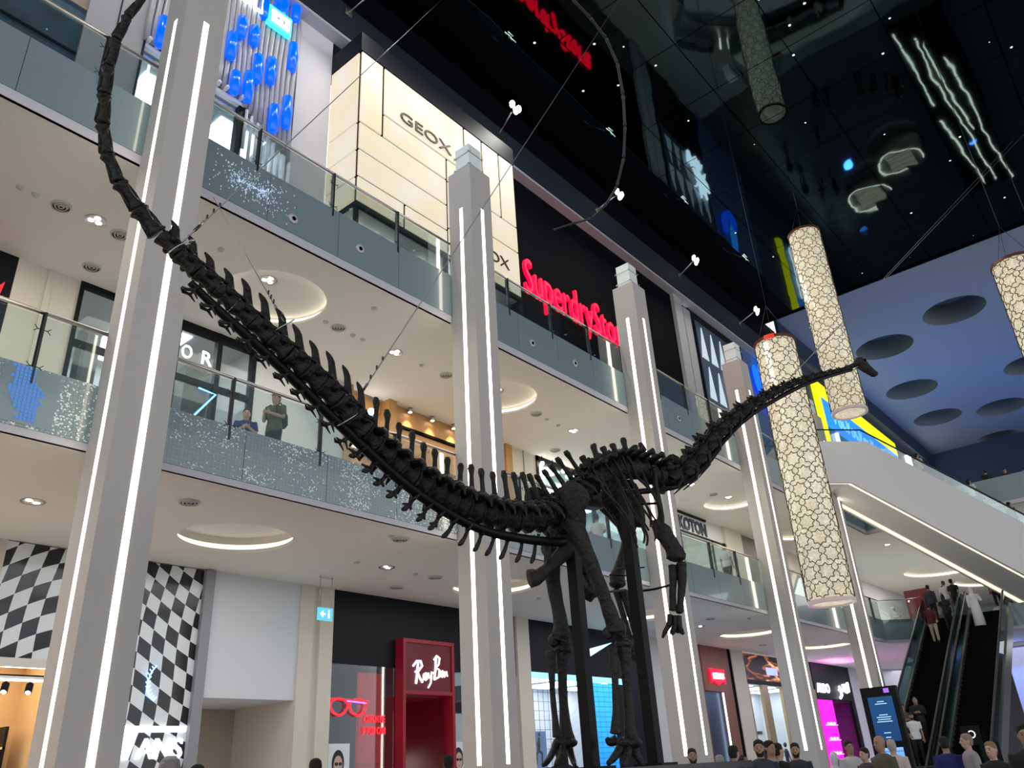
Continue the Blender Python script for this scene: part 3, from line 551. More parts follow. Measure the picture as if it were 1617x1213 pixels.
GOLD = mat('pale_gold_frame', (0.5, 0.38, 0.22), 0.35, 0.5)
for k, (a, b) in enumerate([(38.0, 38.25), (39.65, 40.35), (42.0, 42.7), (44.3, 44.9), (46.1, 46.5)]): struct(MB().box(a, b, YL - 0.1, YL + 0.05, 0, 4.75).build(f'trim_{65 + k}', GOLD))
for k, (a, b) in enumerate([(38.25, 39.65), (40.35, 42.0), (42.7, 44.3), (44.9, 46.1)]): struct(MB().box(a, b, YL, YL + 0.02, 0, 4.75).build(f'window_{4 + k}', SHOPG))
def mannequin(x, y, z, label, c=(0.03, 0.03, 0.035)):
    t = thing('mannequin', label, 'mannequin', (x, y, z), 'mannequins in the gold-framed windows'); m = MB()
    m.loft([((x, y, z + 0.75), (0.13, 0, 0), (0, 0.09, 0)), ((x, y, z + 1.0), (0.11, 0, 0), (0, 0.08, 0)), ((x, y, z + 1.3), (0.17, 0, 0), (0, 0.10, 0)), ((x, y, z + 1.42), (0.06, 0, 0), (0, 0.05, 0))]).ball((x, y, z + 1.6), 0.08, 0.09, 0.12)
    for s in (-1, 1): m.tube([(x + s * 0.08, y, z + 0.8), (x + s * 0.09, y, z + 0.4), (x + s * 0.09, y, z)], [0.08, 0.055, 0.04], 8).tube([(x + s * 0.17, y, z + 1.32), (x + s * 0.24, y - 0.03, z + 1.05), (x + s * 0.2, y - 0.12, z + 0.8)], [0.05, 0.04, 0.03], 8)
    m.build('figure', mat('mannequin_dark', c, 0.5), t); m = MB(); m.cyl((x, y, z - 0.5), 0.3, 0.5); m.build('plinth', PW, t)
mannequin(39.0, 18.4, 0.5, 'dark mannequin in the left gold-framed window'); mannequin(41.1, 18.5, 0.5, 'dark mannequin in the second gold-framed window'); mannequin(43.5, 18.4, 0.5, 'dark mannequin in the window right of the lit column')
for k in range(4):
    t = thing('display_shelf', f'white display shelf with small goods in the gold-framed windows, {_ord[k]} from the left', 'shelf', (38.7 + k * 0.9, 18.9, 0)); X = 38.4 + k * 1.05
    MB().box(X, X + 0.8, 18.9, 19.2, 2.1, 2.14).box(X, X + 0.8, 18.9, 19.2, 2.6, 2.64).build('board', PW, t); m = MB()
    for j in range(4): m.box(X + 0.05 + j * 0.19, X + 0.17 + j * 0.19, 18.95, 19.1, 2.14, 2.3).box(X + 0.05 + j * 0.19, X + 0.16 + j * 0.19, 18.95, 19.1, 2.64, 2.78)
    m.build('goods', mat('mixed_goods', (0.12, 0.08, 0.07), 0.5), t)
# shoe shop with the magenta panel
struct(MB().box(46.5, 52.4, YL - 0.1, YL + 0.05, 4.3, Z1 - 0.02).box(51.9, 52.4, YL - 0.1, YL + 0.05, 0, 4.3).build('wall_low', BLK2))
interior(46.6, 52.3, 0, 4.25, YL + 0.2, 20.6, mat('plum_wall', (0.22, 0.04, 0.22), 0.5), None)
t = thing('magenta_display', 'glowing magenta display panel in the black shoe shop front', 'display', (47.5, YL, 0)); MB().box(46.5, 48.6, YL - 0.14, YL - 0.1, 0.4, 4.25).build('panel', glow('magenta_panel', (1.0, 0.0, 0.75), 1.5), t)
m = MB()
for zz in (1.5, 2.2, 2.95):
    m.box(46.9, 48.3, YL - 0.3, YL - 0.14, zz, zz + 0.03)
    for j in range(3): m.ball((47.1 + j * 0.45, YL - 0.22, zz + 0.1), 0.16, 0.05, 0.07)
m.build('shoe_shelves', glow('pink_white', (1.0, 0.55, 0.95), 1.6), t)
sign('white glowing capitals on the black shoe shop front', 'ALDO', 46.75, 4.62, YL - 0.1, 1.9, 0.5, WGLOW, offset=0.03)
t = thing('shop_sign', 'white glowing Arabic lettering on the black shoe shop front', 'sign', (50, YL, 4.6)); m = MB(); Q = lambda a: [(49.75 + x, YL - 0.2, 4.55 + z) for x, z in a]
m.tube(Q([(1.75, 0.75), (1.72, 0.25), (1.4, 0.2), (1.1, 0.25)]), 0.075, 8).tube(Q([(1.25, 0.65), (1.25, 0.25)]), 0.07, 8).tube(Q([(0.9, 0.6), (1.05, 0.3), (0.65, 0.25)]), 0.075, 8).tube(Q([(0.45, 0.3), (0.3, 0.45), (0.15, 0.3), (0.4, 0.2), (0.4, 0.0), (0.1, -0.15)]), 0.075, 8)
m.build('lettering', WGLOW, t)
t = thing('purple_display_wall', 'dim purple shoe display behind the black shop front', 'display', (50.4, 19, 0)); MB().box(49.0, 51.8, 19.4, 19.5, 0, 4.1).build('panel', mat('purple_backlit', (0.2, 0.02, 0.2), 0.5, emis=(0.5, 0.03, 0.45), es=0.35), t)
for zz in (1.0, 1.7, 2.4): MB().box(49.2, 51.6, 19.1, 19.4, zz, zz + 0.04).build('shelf', glow('warm_pink_shelf', (1, 0.5, 0.6), 0.8), t)
wall('wall_low', 52.4, 86, 0, Z1, YL - 0.15, mat('lilac_white_wall', (0.62, 0.60, 0.66), 0.8), 0.4)

# ---------------------------------------------------------------- middle level
YM = 16.4; ZF = 7.15
wall('wall_middle', -6, 4.41, ZF, Z2, YM, BLK2)
t = thing('shop_emblem', 'red pointed emblem on the dark shop wall at the left edge', 'sign', (3.9, YM, 10)); MB().prism([(3.5, YM - 0.02, 9.9), (4.25, YM - 0.02, 11.0), (4.1, YM - 0.02, 9.75)], (0, -0.06, 0)).build('board', glow('red_emblem', (1, 0.01, 0.03), 1.0), t)
wall('wall_middle', 4.41, 5.67, ZF, Z2, YM, CREAM); struct(MB().box(5.0, 5.12, YM - 0.03, YM, ZF, Z2).build('trim_71', CREAM))
interior(5.7, 10.05, ZF, Z2, YM + 0.15, 20, mat('grey_white_wall', (0.55, 0.57, 0.58), 0.6), LITW, 'behind the black-framed middle level windows')
BF = BLK2
struct(MB().box(5.67, 5.75, YM - 0.05, YM + 0.1, ZF, Z2).box(5.75, 8.0, YM - 0.05, YM + 0.1, 11.58, Z2).box(5.75, 10.07, YM - 0.03, YM + 0.08, 10.15, 10.3).build('trim_72', BF))
struct(MB().box(7.95, 8.05, YM - 0.05, YM + 0.1, ZF, Z2).box(9.0, 9.13, YM - 0.06, YM + 0.12, ZF, Z2).box(9.98, 10.1, YM - 0.06, YM + 0.12, ZF, Z2).box(8.05, 9.98, YM - 0.05, YM + 0.1, 11.5, Z2).build('trim_73', BF))
struct(MB().box(5.75, 7.95, YM, YM + 0.02, ZF, 11.58).build('window_8', SHOPG)); struct(MB().box(8.05, 9.0, YM, YM + 0.02, ZF, 11.5).box(9.13, 9.98, YM, YM + 0.02, ZF, 11.5).build('window_9', SHOPG))
struct(MB().box(6.6, 7.0, 18.2, 18.6, ZF, Z2).box(9.3, 9.9, 18.4, 18.8, ZF, Z2).build('wall_shop', mat('charcoal_pier', (0.09, 0.09, 0.09), 0.5)))
NEW = glow('white_neon', (0.9, 0.95, 1), 3)
for k, (ch, xx) in enumerate((('O', 8.1), ('R', 8.62))):
    t = thing('window_letter', f'white neon letter {ch} hanging in the black-framed window', 'sign', (xx, YM, 10.7), None); text_on_wall('lettering', ch, xx, 10.72, YM - 0.05, 0.26, 0.34, NEW, t, depth=0.03)
t = thing('neon_seven', 'blue neon numeral seven in the black-framed shop window', 'neon sign', (8.85, YM, 9.7)); MB().tube([(8.64, YM - 0.06, 10.08), (9.08, YM - 0.06, 10.04), (8.62, YM - 0.06, 9.38)], 0.022, 6).build('glow_tube', glow('blue_neon', (0.12, 0.4, 1.0), 5), t)
wall('wall_middle', 10.07, 12.98, ZF, Z2, YM, mat('soft_grey_wall', (0.60, 0.61, 0.62), 0.7))
# oak clad shop
struct(MB().box(12.98, 13.25, YM - 0.05, YM + 0.6, ZF, Z2).box(13.25, 14.75, YM + 0.3, YM + 0.6, 11.3, Z2).box(14.6, 14.9, YM - 0.05, YM + 0.6, ZF, Z2).box(19.9, 20.22, YM - 0.05, YM + 0.6, ZF, Z2).build('wall_middle', WOOD))
struct(MB().box(14.9, 19.9, YM + 0.15, YM + 0.4, 10.05, 11.68).build('wall_middle', WOOD))
struct(MB().box(14.95, 19.9, YM + 0.06, YM + 0.16, 10.98, 11.06).build('trim_74', BLACK))
interior(13.2, 20.1, ZF, Z2, YM + 0.6, 20.4, mat('tan_shop_wall', (0.45, 0.28, 0.14), 0.6), LITY, 'in the oak shop')
struct(MB().box(14.9, 19.9, YM + 0.3, YM + 0.32, ZF, 10.05).build('window_10', SHOPG))
for k in range(5):
    xx = 15.5 + k * 0.95; t = thing('wall_washer_lamp', f'small lamp washing light down the oak shop wall, {_ord[k]} from the left', 'lamp', (xx, YM, 11.6), 'lamps over the oak shop wall')
    MB().tube([(xx, YM + 0.02, 11.68), (xx, YM + 0.02, 11.55)], 0.07, 10).build('housing', STEEL, t); MB().disc((xx, YM + 0.02, 11.545), 0.06).build('bulb', LAMP, t)
    d = bpy.data.lights.new('wall_washer', 'SPOT'); d.energy = 60; d.color = (1, 0.72, 0.4); d.spot_size = R(75); d.spot_blend = 0.6; d.shadow_soft_size = 0.05
    o = bpy.data.objects.new('wall_washer', d); o.location = (xx, YM - 0.08, 11.5); o.rotation_euler = (R(12), 0, 0); C.objects.link(o)
for k in range(4):
    xx = 15.2 + k * 1.15; t = thing('twin_bulb_lamp', f'pair of bright bulbs hanging in the oak shop window, {_ord[k]} from the left', 'lamp', (xx, 17.4, 9.9), 'twin bulbs in the oak shop')
    for s in (-0.09, 0.09): MB().ball((xx + s, 17.2, 9.95), 0.07).build('bulb', LAMP, t)
    MB().tube([(xx, 17.2, 11.6), (xx, 17.2, 10.05)], 0.012, 5).box(xx - 0.12, xx + 0.12, 17.18, 17.22, 10.02, 10.06).build('stem', BLACK, t)
for k, (xx, zz) in enumerate([(13.6, 9.15), (13.95, 11.1), (14.25, 9.0)]):
    t = thing('globe_lamp', f'glowing globe lamp at the oak shop entrance, {_ord[k]} from the left', 'lamp', (xx, YM - 0.1, zz)); MB().ball((xx, YM, zz), 0.10).build('globe', LAMP, t); MB().tube([(xx, YM, zz - 0.1), (xx, YM, ZF + 0.02)] if k != 1 else [(xx, YM, zz), (xx, YM + 0.3, zz)], 0.02, 6).build('stem', GOLD, t)
t = thing('shop_sign', 'blue lit panel sign at the oak shop entrance', 'sign', (14.0, YM, 10.6)); MB().box(13.45, 14.3, YM + 0.22, YM + 0.28, 10.4, 11.15).build('panel', glow('blue_panel', (0.1, 0.4, 0.8), 1.0), t); squiggle(13.9, 10.45, YM + 0.2, 0.35, 0.25, 2, 0.02).build('lettering', NEW, t)
for k in range(6):
    xx = 15.2 + k * 0.8; t = thing('clothes_rack', f'rail of dark garments behind the oak shop window, {_ord[k]} from the left', 'clothes rack', (xx, 17.9, ZF), 'dark garments in the oak shop')
    m = MB().tube([(xx - 0.3, 17.9, ZF + 1.9), (xx + 0.3, 17.9, ZF + 1.9)], 0.02, 6).tube([(xx - 0.3, 17.9, ZF), (xx - 0.3, 17.9, ZF + 1.9)], 0.02, 6).tube([(xx + 0.3, 17.9, ZF), (xx + 0.3, 17.9, ZF + 1.9)], 0.02, 6); m.build('frame', BLACK, t)
    m = MB()
    for j in range(5): m.loft([((xx - 0.22 + j * 0.11, 17.9, ZF + 1.85), (0.02, 0, 0), (0, 0.05, 0)), ((xx - 0.22 + j * 0.11, 17.9, ZF + 1.75), (0.035, 0, 0), (0, 0.22, 0)), ((xx - 0.22 + j * 0.11, 17.9, ZF + 0.9), (0.04, 0, 0), (0, 0.26, 0))])
    m.build('garments', mat('dark_garment', (0.03, 0.03, 0.03), 0.8), t)
wall('wall_middle', 20.22, 21.58, ZF, Z2, YM, CREAM); struct(MB().box(20.86, 20.9, YM - 0.02, YM, ZF, Z2).build('trim_75', mat('seam', (0.3, 0.28, 0.24), 0.8)))
struct(MB().box(21.58, 29.5, YM - 0.05, YM + 0.1, 11.52, Z2).box(21.58, 21.7, YM - 0.05, YM + 0.1, ZF, Z2).box(25, 25.1, YM - 0.05, YM + 0.1, ZF, Z2).build('trim_76', BLK2)); struct(MB().box(21.7, 29.5, YM, YM + 0.02, ZF, 11.52).build('window_11', SHOPG))
interior(21.7, 29.4, ZF, Z2, YM + 0.15, 20, mat('pale_teal_wall', (0.50, 0.62, 0.62), 0.6), LITW, 'in the shop under the dark header')
for k in range(6):
    xx = 21.8 + k * 0.62; t = thing('string_bulb', f'bright bulb under the dark shop header right of the oak shop, {_ord[k]} from the left', 'lamp', (xx, YM - 0.12, 11.45), 'bulbs under the dark shop header'); MB().ball((xx, YM - 0.12, 11.42), 0.075).build('bulb', LAMP, t); MB().tube([(xx, YM - 0.12, 11.48), (xx, YM - 0.12, 11.7)], 0.015, 5).build('stem', BLACK, t)
wall('wall_middle', 29.5, 31.4, ZF, Z2, YM, CREAM)
wall('wall_middle', 31.4, 36.0, ZF, 10.8, YM, mat('veined_pale_stone', (0.55, 0.60, 0.56), 0.4, namt=0.25, nscale=2.2)); wall('wall_middle', 31.4, 36, 10.8, Z2, YM + 0.05, WHITE)
struct(MB().box(31.5, 34.3, YM - 0.06, YM + 0.02, 11.6, 11.68).box(34.6, 34.72, YM - 0.04, YM, ZF, 10.8).box(31.4, 36, YM - 0.04, YM, 10.74, 10.82).build('trim_77', BLK2))
m = mat('dark_blue_letter', (0.01, 0.03, 0.07), 0.4); sign('dark blue block capitals on the white shop wall behind the neck column', 'KOTON', 31.75, 10.9, YM + 0.05, 2.6, 0.62, m, offset=0.045)
wall('wall_middle', 36.0, 37.8, ZF, Z2, YM - 0.12, CREAM, 0.4)
wall('wall_middle', 37.8, 43.5, ZF, Z2, YM + 0.05, mat('grey_brown_panel', (0.22, 0.20, 0.18), 0.6)); wall('wall_middle', 43.5, 46.5, ZF, Z2, YM, CREAM)
wall('wall_middle', 46.5, 86, ZF, Z2, YM, mat('far_white_wall', (0.62, 0.63, 0.66), 0.8))
t = thing('advertising_screen', 'cyan-lit shop screen in a black frame beside the escalator head', 'screen', (50.5, YM - 0.3, 8)); MB().box(49.3, 53.6, YM - 0.3, YM, ZF, 10.3).build('frame', BLK2, t); MB().box(49.7, 53.3, YM - 0.34, YM - 0.3, 8.0, 10.1).build('display', screen_mat('cyan_screen', (0.5, 0.9, 1.0), (0.05, 0.55, 0.7), 0.9, 0.6), t)
t = thing('advertising_board', 'dark red board beside the head of the escalators', 'board', (46, 12.2, 8)); MB().box(47.4, 47.5, 10.6, 11.9, 7.6, 9.2).build('panel', mat('maroon_board', (0.2, 0.02, 0.03), 0.5), t); MB().box(47.42, 47.48, 11.2, 11.3, ZF, 7.6).build('stand', DSTEEL, t)

# ---------------------------------------------------------------- top level
ZT = 12.9
struct(MB().box(-6, 4.5, YM, YM + 0.3, ZT, 19.1).build('wall_top', mat('dark_blue_stone', (0.05, 0.10, 0.15), 0.35, namt=0.7, nscale=1.6)))
struct(MB().box(-6, 4.5, YM - 0.05, YM + 0.3, 19.1, 20.1).build('wall_top', mat('tan_stone_band', (0.32, 0.27, 0.2), 0.6, namt=0.4, nscale=1.5))); wall('wall_top', -6, 4.5, 20.1, 24.3, YM, DKBLUE)
struct(MB().box(-6, 4.5, YM - 0.03, YM, 15.95, 16.05).box(-6, 4.5, YM - 0.03, YM, 17.6, 17.68).build('trim_81', BLACK))
wall('wall_top', 4.5, 5.92, ZT, 24.3, YM - 0.1, mat('light_grey_pilaster', (0.42, 0.42, 0.44), 0.7), 0.4); struct(MB().box(5.2, 5.23, YM - 0.12, YM - 0.1, ZT, 24.3).box(5.9, 5.95, YM - 0.14, YM, ZT, 24.3).build('trim_82', DKBLUE))
# wavy tube facade with blue capsules
t = thing('tube_facade', 'facade of wavy grey vertical tubes carrying blue glass capsules', 'facade', (8.2, YM, 18)); TUB = mat('grey_tube', (0.40, 0.40, 0.42), 0.35)
x = 5.98; k = 0
while x < 10.5:
    zb = 19.2 if x < 8.85 else 19.2 - (x - 8.85) * 0.65 - 0.35 * random.random()
    pts = [(x + 0.05 * math.sin(z * 1.1 + x * 1.3), YM - 0.12 + 0.04 * math.sin(z * 0.9 + x), z) for z in [zb + i * (24.2 - zb) / 9 for i in range(10)]]
    MB().tube(pts, 0.085, 8).build('tube', TUB, t); x += 0.17; k += 1
CAPS = [(6.26, 19.71, 1.15), (8.22, 20.83, 1.1), (8.45, 21.78, 0.9), (8.88, 21.78, 0.85), (9.11, 23.17, 1.0), (9.54, 23.51, 0.75), (9.75, 23.79, 1.0), (10.21, 24.11, 1.1), (10.23, 22.0, 1.25), (9.54, 20.87, 1.1), (9.1, 20.62, 1.15), (8.46, 19.57, 0.9), (8.87, 19.72, 1.2), (9.78, 19.15, 1.1), (10.2, 19.7, 1.3)]
CAPB = mat('blue_glass_capsule', (0.0, 0.06, 0.6), 0.15, emis=(0.0, 0.10, 1.0), es=0.95)
for x, z, h in CAPS: MB().tube([(x, YM - 0.22, z - h / 2), (x, YM - 0.24, z - h / 2 + 0.08), (x + 0.01, YM - 0.25, z), (x, YM - 0.24, z + h / 2 - 0.08), (x, YM - 0.22, z + h / 2)], [0.05, 0.14, 0.16, 0.14, 0.05], 12).build('capsule', CAPB, t)
m = MB()
for i in range(12): m.tube([(6.0 + i * 0.25, YM - 0.3, 19.22), (6.0 + i * 0.25, YM - 0.05, 19.22)], 0.06, 8)
m.box(5.95, 8.9, YM - 0.1, YM + 0.05, 19.05, 19.18).build('lower_rim', mat('white_lacquer', (0.8, 0.82, 0.88), 0.3), t)
m = MB()
for i in range(9): m.tube([(9.0 + i * 0.19, YM - 0.1, 19.0 - 0.12 * i), (9.0 + i * 0.19, YM - 0.1, 17.6 - 0.1 * i - 0.3 * (i % 3))], 0.05, 8)
m.build('white_tube', mat('white_lacquer', (0.8, 0.82, 0.88), 0.3), t)
wall('wall_top', 5.95, 10.6, 19.2, 24.3, YM + 0.06, mat('tube_backing', (0.16, 0.16, 0.18), 0.7))
interior(5.98, 10.5, ZT, 19.0, YM + 0.2, 20.3, mat('bright_white_wall', (0.72, 0.78, 0.82), 0.6), LITW, 'in the white shop behind the tube facade')
struct(MB().box(5.95, 8.77, YM, YM + 0.02, ZT, 19.1).build('window_12', SHOPG)); struct(MB().box(8.94, 10.6, YM, YM + 0.02, ZT, 19.1).build('window_13', SHOPG))
struct(MB().box(8.77, 8.96, YM - 0.08, YM + 0.15, ZT, 19.1).build('trim_83', BLK2))
sign('white glowing capitals cut off by the picture top on the tube facade', 'OLI', 8.2, 22.75, YM - 0.3, 0.86, 0.62, WGLOW, offset=0.03)
t = thing('light_box_sign', 'white and cyan light box on the wavy tube facade', 'sign', (9.6, YM - 0.3, 22.8)); MB().box(9.18, 10.0, YM - 0.42, YM - 0.26, 22.55, 23.3).build('casing', glow('cyan_edge', (0.05, 0.75, 0.95), 1.5), t); MB().box(9.26, 9.93, YM - 0.44, YM - 0.42, 22.65, 23.18).build('face', glow('white_face', (0.9, 1, 1), 1.4), t)
MB().box(9.46, 9.54, YM - 0.445, YM - 0.44, 22.88, 22.96).box(9.68, 9.74, YM - 0.445, YM - 0.44, 22.84, 22.98).build('symbol', mat('grey_ink', (0.3, 0.4, 0.4), 0.5), t)
wall('wall_top', 10.6, 11.9, ZT, 24.3, YM, mat('lilac_white_paint', (0.66, 0.64, 0.68), 0.7))
# lit cream shopfront box
t = thing('lit_shopfront_box', 'large glowing cream panelled shopfront box with dark joints', 'shopfront', (15.7, 14.9, ZT))
def cream_glow():
    m = bpy.data.materials.new('backlit_cream_panel'); m.use_nodes = True; N, L = nodes_of(m); b = N['Principled BSDF']; b.inputs['Base Color'].default_value = (0.35, 0.32, 0.26, 1)
    tc = N.new('ShaderNodeTexCoord'); nz = N.new('ShaderNodeTexNoise'); nz.inputs['Scale'].default_value = 0.8; nz.inputs['Detail'].default_value = 3; L.new(tc.outputs['Object'], nz.inputs['Vector']); cr = N.new('ShaderNodeValToRGB')
    cr.color_ramp.elements[0].position = 0.35; cr.color_ramp.elements[0].color = (0.80, 0.68, 0.40, 1); cr.color_ramp.elements[1].position = 0.62; cr.color_ramp.elements[1].color = (0.80, 0.73, 0.60, 1); L.new(nz.outputs['Fac'], cr.inputs[0])
    wv = N.new('ShaderNodeTexWave'); wv.bands_direction = 'Z'; wv.inputs['Scale'].default_value = 3.0; L.new(tc.outputs['Object'], wv.inputs['Vector']); ml = N.new('ShaderNodeMix'); ml.data_type = 'RGBA'; ml.blend_type = 'MULTIPLY'; ml.inputs['Factor'].default_value = 0.10
    L.new(cr.outputs[0], ml.inputs['A']); L.new(wv.outputs['Color'], ml.inputs['B']); L.new(ml.outputs['Result'], b.inputs['Emission Color']); b.inputs['Emission Strength'].default_value = 0.66; return m
CG = cream_glow(); GX0, GX1, GY, GB, GT = 11.92, 19.5, 14.9, 16.7, 22.75
# front panels as a layout of rectangles (x0, x1, z0, z1)
PAN = [(11.92, 12.88, 19.75, GT), (12.88, 16.7, 20.7, GT), (12.88, 15.76, 19.75, 20.7), (11.92, 15.76, 18.68, 19.75), (11.92, 15.76, 17.65, 18.68), (11.92, 13.83, GB, 17.65), (13.83, 15.76, GB, 17.65), (15.76, 16.7, 19.75, 20.7), (15.76, 18.0, 17.8, 19.75), (15.76, 18.0, GB, 17.8), (16.7, 17.66, 19.75, GT), (17.66, 18.62, 19.75, GT), (18.62, 19.5, 19.75, GT), (18.0, 19.5, 18.62, 19.75), (18.0, 19.5, GB, 18.62)]
for a, b, c, d in PAN: MB().box(a + 0.05, b - 0.05, GY, GY + 0.08, c + 0.04, d - 0.04).build('light_panel', CG, t)
for c, d in ((19.75, GT), (18.68, 19.75), (17.65, 18.68), (GB, 17.65)): MB().box(GX0, GX0 + 0.08, GY + 0.13, YM + 0.0, c + 0.04, d - 0.04).build('light_panel', CG, t)
MB().box(GX0 + 0.05, GX1 - 0.02, GY + 0.05, YM, GB, GT).build('backing', mat('brown_joint', (0.006, 0.004, 0.004), 0.9, spec=0.1), t)
MB().box(GX0 - 0.02, GX1 + 0.02, GY - 0.02, YM, GT, 23.55).build('dark_cap', BLK2, t)
MB().box(GX0, GX1, GY - 0.02, GY + 0.14, GB - 0.16, GB).box(GX0 - 0.01, GX0 + 0.14, GY, YM, GB - 0.16, GB).build('dark_edge', BLK2, t)
MB().box(GX0, GX0 + 0.12, GY, GY + 0.12, ZT, GB - 0.16).box(15.6, 15.72, GY, GY + 0.12, ZT, GB - 0.16).box(19.3, 19.5, GY, YM, ZT, GB - 0.16).build('frame_post', BLK2, t)
wall('wall_top', 11.9, 19.5, 22.9, 24.3, YM, BLK2)
GB2 = mat('bronze_letter', (0.10, 0.07, 0.05), 0.4, 0.6)
sign('large bronze capitals on the glowing cream shopfront box', 'GEOX', 13.6, 20.95, GY, 2.4, 0.42, GB2)
sign('smaller bronze capitals on the cream box partly behind the second column', 'GEOX', 16.9, 17.55, GY, 1.95, 0.42, GB2)
struct(MB().box(11.95, 19.45, 20.2, 20.3, ZT, 16.55).build('wall_shop', mat('shop_grey', (0.5, 0.52, 0.5), 0.6))); struct(MB().box(11.95, 19.45, 15.0, 20.3, 16.5, 16.56).build('ceiling', mat('shop_grey_ceiling', (0.55, 0.56, 0.55), 0.7)))
struct(MB().box(12.04, 19.3, GY + 0.05, GY + 0.07, ZT, GB - 0.16).build('window_14', SHOPG))
for k, xx in enumerate((12.5, 13.15, 13.8, 15.1, 15.75, 16.15, 17.2, 18.2)):
    t = thing('shop_spotlight', f'round bright spotlight under the cream shopfront box, {_ord[k]} from the left', 'spotlight', (xx, 15.7, 16.4), 'spotlights under the cream box'); MB().tube([(xx, 15.7, 16.5), (xx, 15.68, 16.38)], 0.09, 10).build('housing', BLK2, t); MB().ball((xx, 15.62, 16.3), 0.085).build('lens', LAMP, t)
# black shopfront with the red sign
wall('wall_top', 19.5, 34.48, ZT + 3.6, 24.3, YM, BLACK); struct(MB().box(19.5, 34.4, YM + 0.5, YM + 0.6, ZT, ZT + 3.6).build('wall_top', BLK2)); struct(MB().box(19.5, 34.48, YM, YM + 0.02, ZT, ZT + 3.6).build('window_15', glass('smoked_glass', (0.15, 0.15, 0.17), 0.3)))
struct(MB().box(19.5, 34.48, YM - 0.06, YM, 16.42, 16.5).build('trim_84', DSTEEL))
NR2 = glow('red_sign_glow', (1.0, 0.0, 0.015), 4.5)
sign('long glowing red sign on the black top level shopfront', 'SuperdryStore', 21.6, 18.1, YM, 7.6, 2.1, NR2, depth=0.14, offset=-0.004)
m = mat('light_grey_pilaster2', (0.45, 0.45, 0.46), 0.7); wall('wall_top', 34.48, 35.32, ZT, 24.3, YM - 0.2, m, 0.4); wall('wall_top', 35.32, 35.55, ZT, 24.3, YM, DKBLUE); wall('wall_top', 35.55, 36.36, ZT, 23.9, YM - 0.12, m, 0.3)
wall('wall_top', 36.36, 43.0, ZT, 24.3, YM, BLK2)
# triangle pattern shopfront
t = thing('triangle_facade', 'dark blue shop panel with rows of white striped triangles', 'facade', (39, YM, 20)); MB().box(36.9, 42.6, YM - 0.1, YM - 0.04, 18.3, 23.6).build('backing', mat('slate_blue_panel', (0.07, 0.11, 0.16), 0.4), t)
TG = mat('white_triangle', (0.6, 0.66, 0.7), 0.4, emis=(0.7, 0.9, 1.0), es=0.35)
for r_, zb in ((0, 21.3), (1, 18.9)):
    for k in range(5):
        xx = 37.0 + k * 1.12 + 0.15 * r_
        for j in range(4): MB().prism([(xx + j * 0.21, YM - 0.11, zb), (xx + j * 0.21 + 0.15, YM - 0.11, zb), (xx + 0.44 + j * 0.02, YM - 0.11, zb + 2.0)], (0, -0.03, 0)).build('stripe', TG, t)
t = thing('star_sign', 'brilliant white angular sign over the triangle facade', 'sign', (41, YM - 0.3, 20)); P = [(0.0, 1.6), (0.35, 0.5), (1.2, 1.2), (0.9, 0.1), (1.9, 0.2), (1.0, -0.5), (1.5, -1.6), (0.5, -0.8), (-0.1, -1.9), (-0.1, -0.6), (-0.9, -0.8), (-0.2, 0.1), (-0.7, 0.9), (-0.05, 0.5)]
m = MB(); c0 = (40.9, YM - 0.35, 20.6); vs = [(c0[0] + x * 0.75, c0[1], c0[2] + z * 0.85) for x, z in P]
m.add([c0] + vs + [(v[0], v[1] + 0.12, v[2]) for v in vs], [(0, (k + 1) % 14 + 1, k + 1) for k in range(14)] + [(k + 1, (k + 1) % 14 + 1, (k + 1) % 14 + 15, k + 15) for k in range(14)]); m.build('face', glow('star_white', (0.85, 0.93, 1.0), 5), t)
t = thing('shop_sign', 'brilliant white script lettering below the angular white sign', 'sign', (41, YM - 0.3, 18.6)); squiggle(39.9, 18.55, YM - 0.2, 2.3, 0.9, 3, 0.12).build('lettering', glow('star_white', (0.85, 0.93, 1.0), 5), t)
wall('wall_top', 43.0, 50, ZT, 24.3, YM - 0.02, mat('blue_lit_wall', (0.10, 0.17, 0.34), 0.6))
t = thing('butterfly_sign', 'blue glowing winged emblem on the blue-grey wall behind the lantern', 'sign', (45, YM - 0.3, 22)); el = lambda cx, cz, rx, rz, an: [(cx + rx * math.cos(a) * math.cos(an) - rz * math.sin(a) * math.sin(an), YM - 0.2, cz + rx * math.cos(a) * math.sin(an) + rz * math.sin(a) * math.cos(an)) for a in [i * math.pi / 9 for i in range(18)]]
MB().prism(el(44.15, 22.1, 0.42, 1.15, 0.25), (0, -0.12, 0)).build('wing', glow('deep_blue_glow', (0.0, 0.10, 1.0), 1.6), t); MB().prism(el(45.2, 22.9, 0.45, 1.45, 0.15), (0, -0.1, 0)).build('wing', glow('mid_blue_glow', (0.02, 0.28, 1.0), 1.6), t); MB().prism(el(45.5, 21.2, 0.5, 0.85, -0.5), (0, -0.12, 0)).build('wing', glow('deep_blue_glow', (0, 0.1, 1), 1.6), t)
wall('wall_top', 50, 86, ZT, 28, YM, mat('navy_top_wall', (0.03, 0.05, 0.10), 0.6))
t = thing('yellow_blue_shopfront', 'glowing yellow and blue shopfront under the blue ceiling', 'shopfront', (62, YM, 20)); YG = glow('yellow_glow', (0.85, 0.85, 0.0), 1.3); BG = glow('sky_blue_glow', (0.02, 0.25, 0.9), 1.1)
MB().box(55.0, 74, YM - 0.3, YM, 24.9, 26.1).box(55.0, 55.7, YM - 0.3, YM, 17.5, 24.9).build('yellow_frame', YG, t); MB().box(55.7, 74, YM - 0.28, YM - 0.1, 22.7, 24.9).build('blue_band', BG, t)
squiggle(57.5, 23.3, YM - 0.3, 13, 1.0, 14, 0.06).build('lettering', glow('pale_blue_letters', (0.15, 0.5, 1.0), 1.3), t)
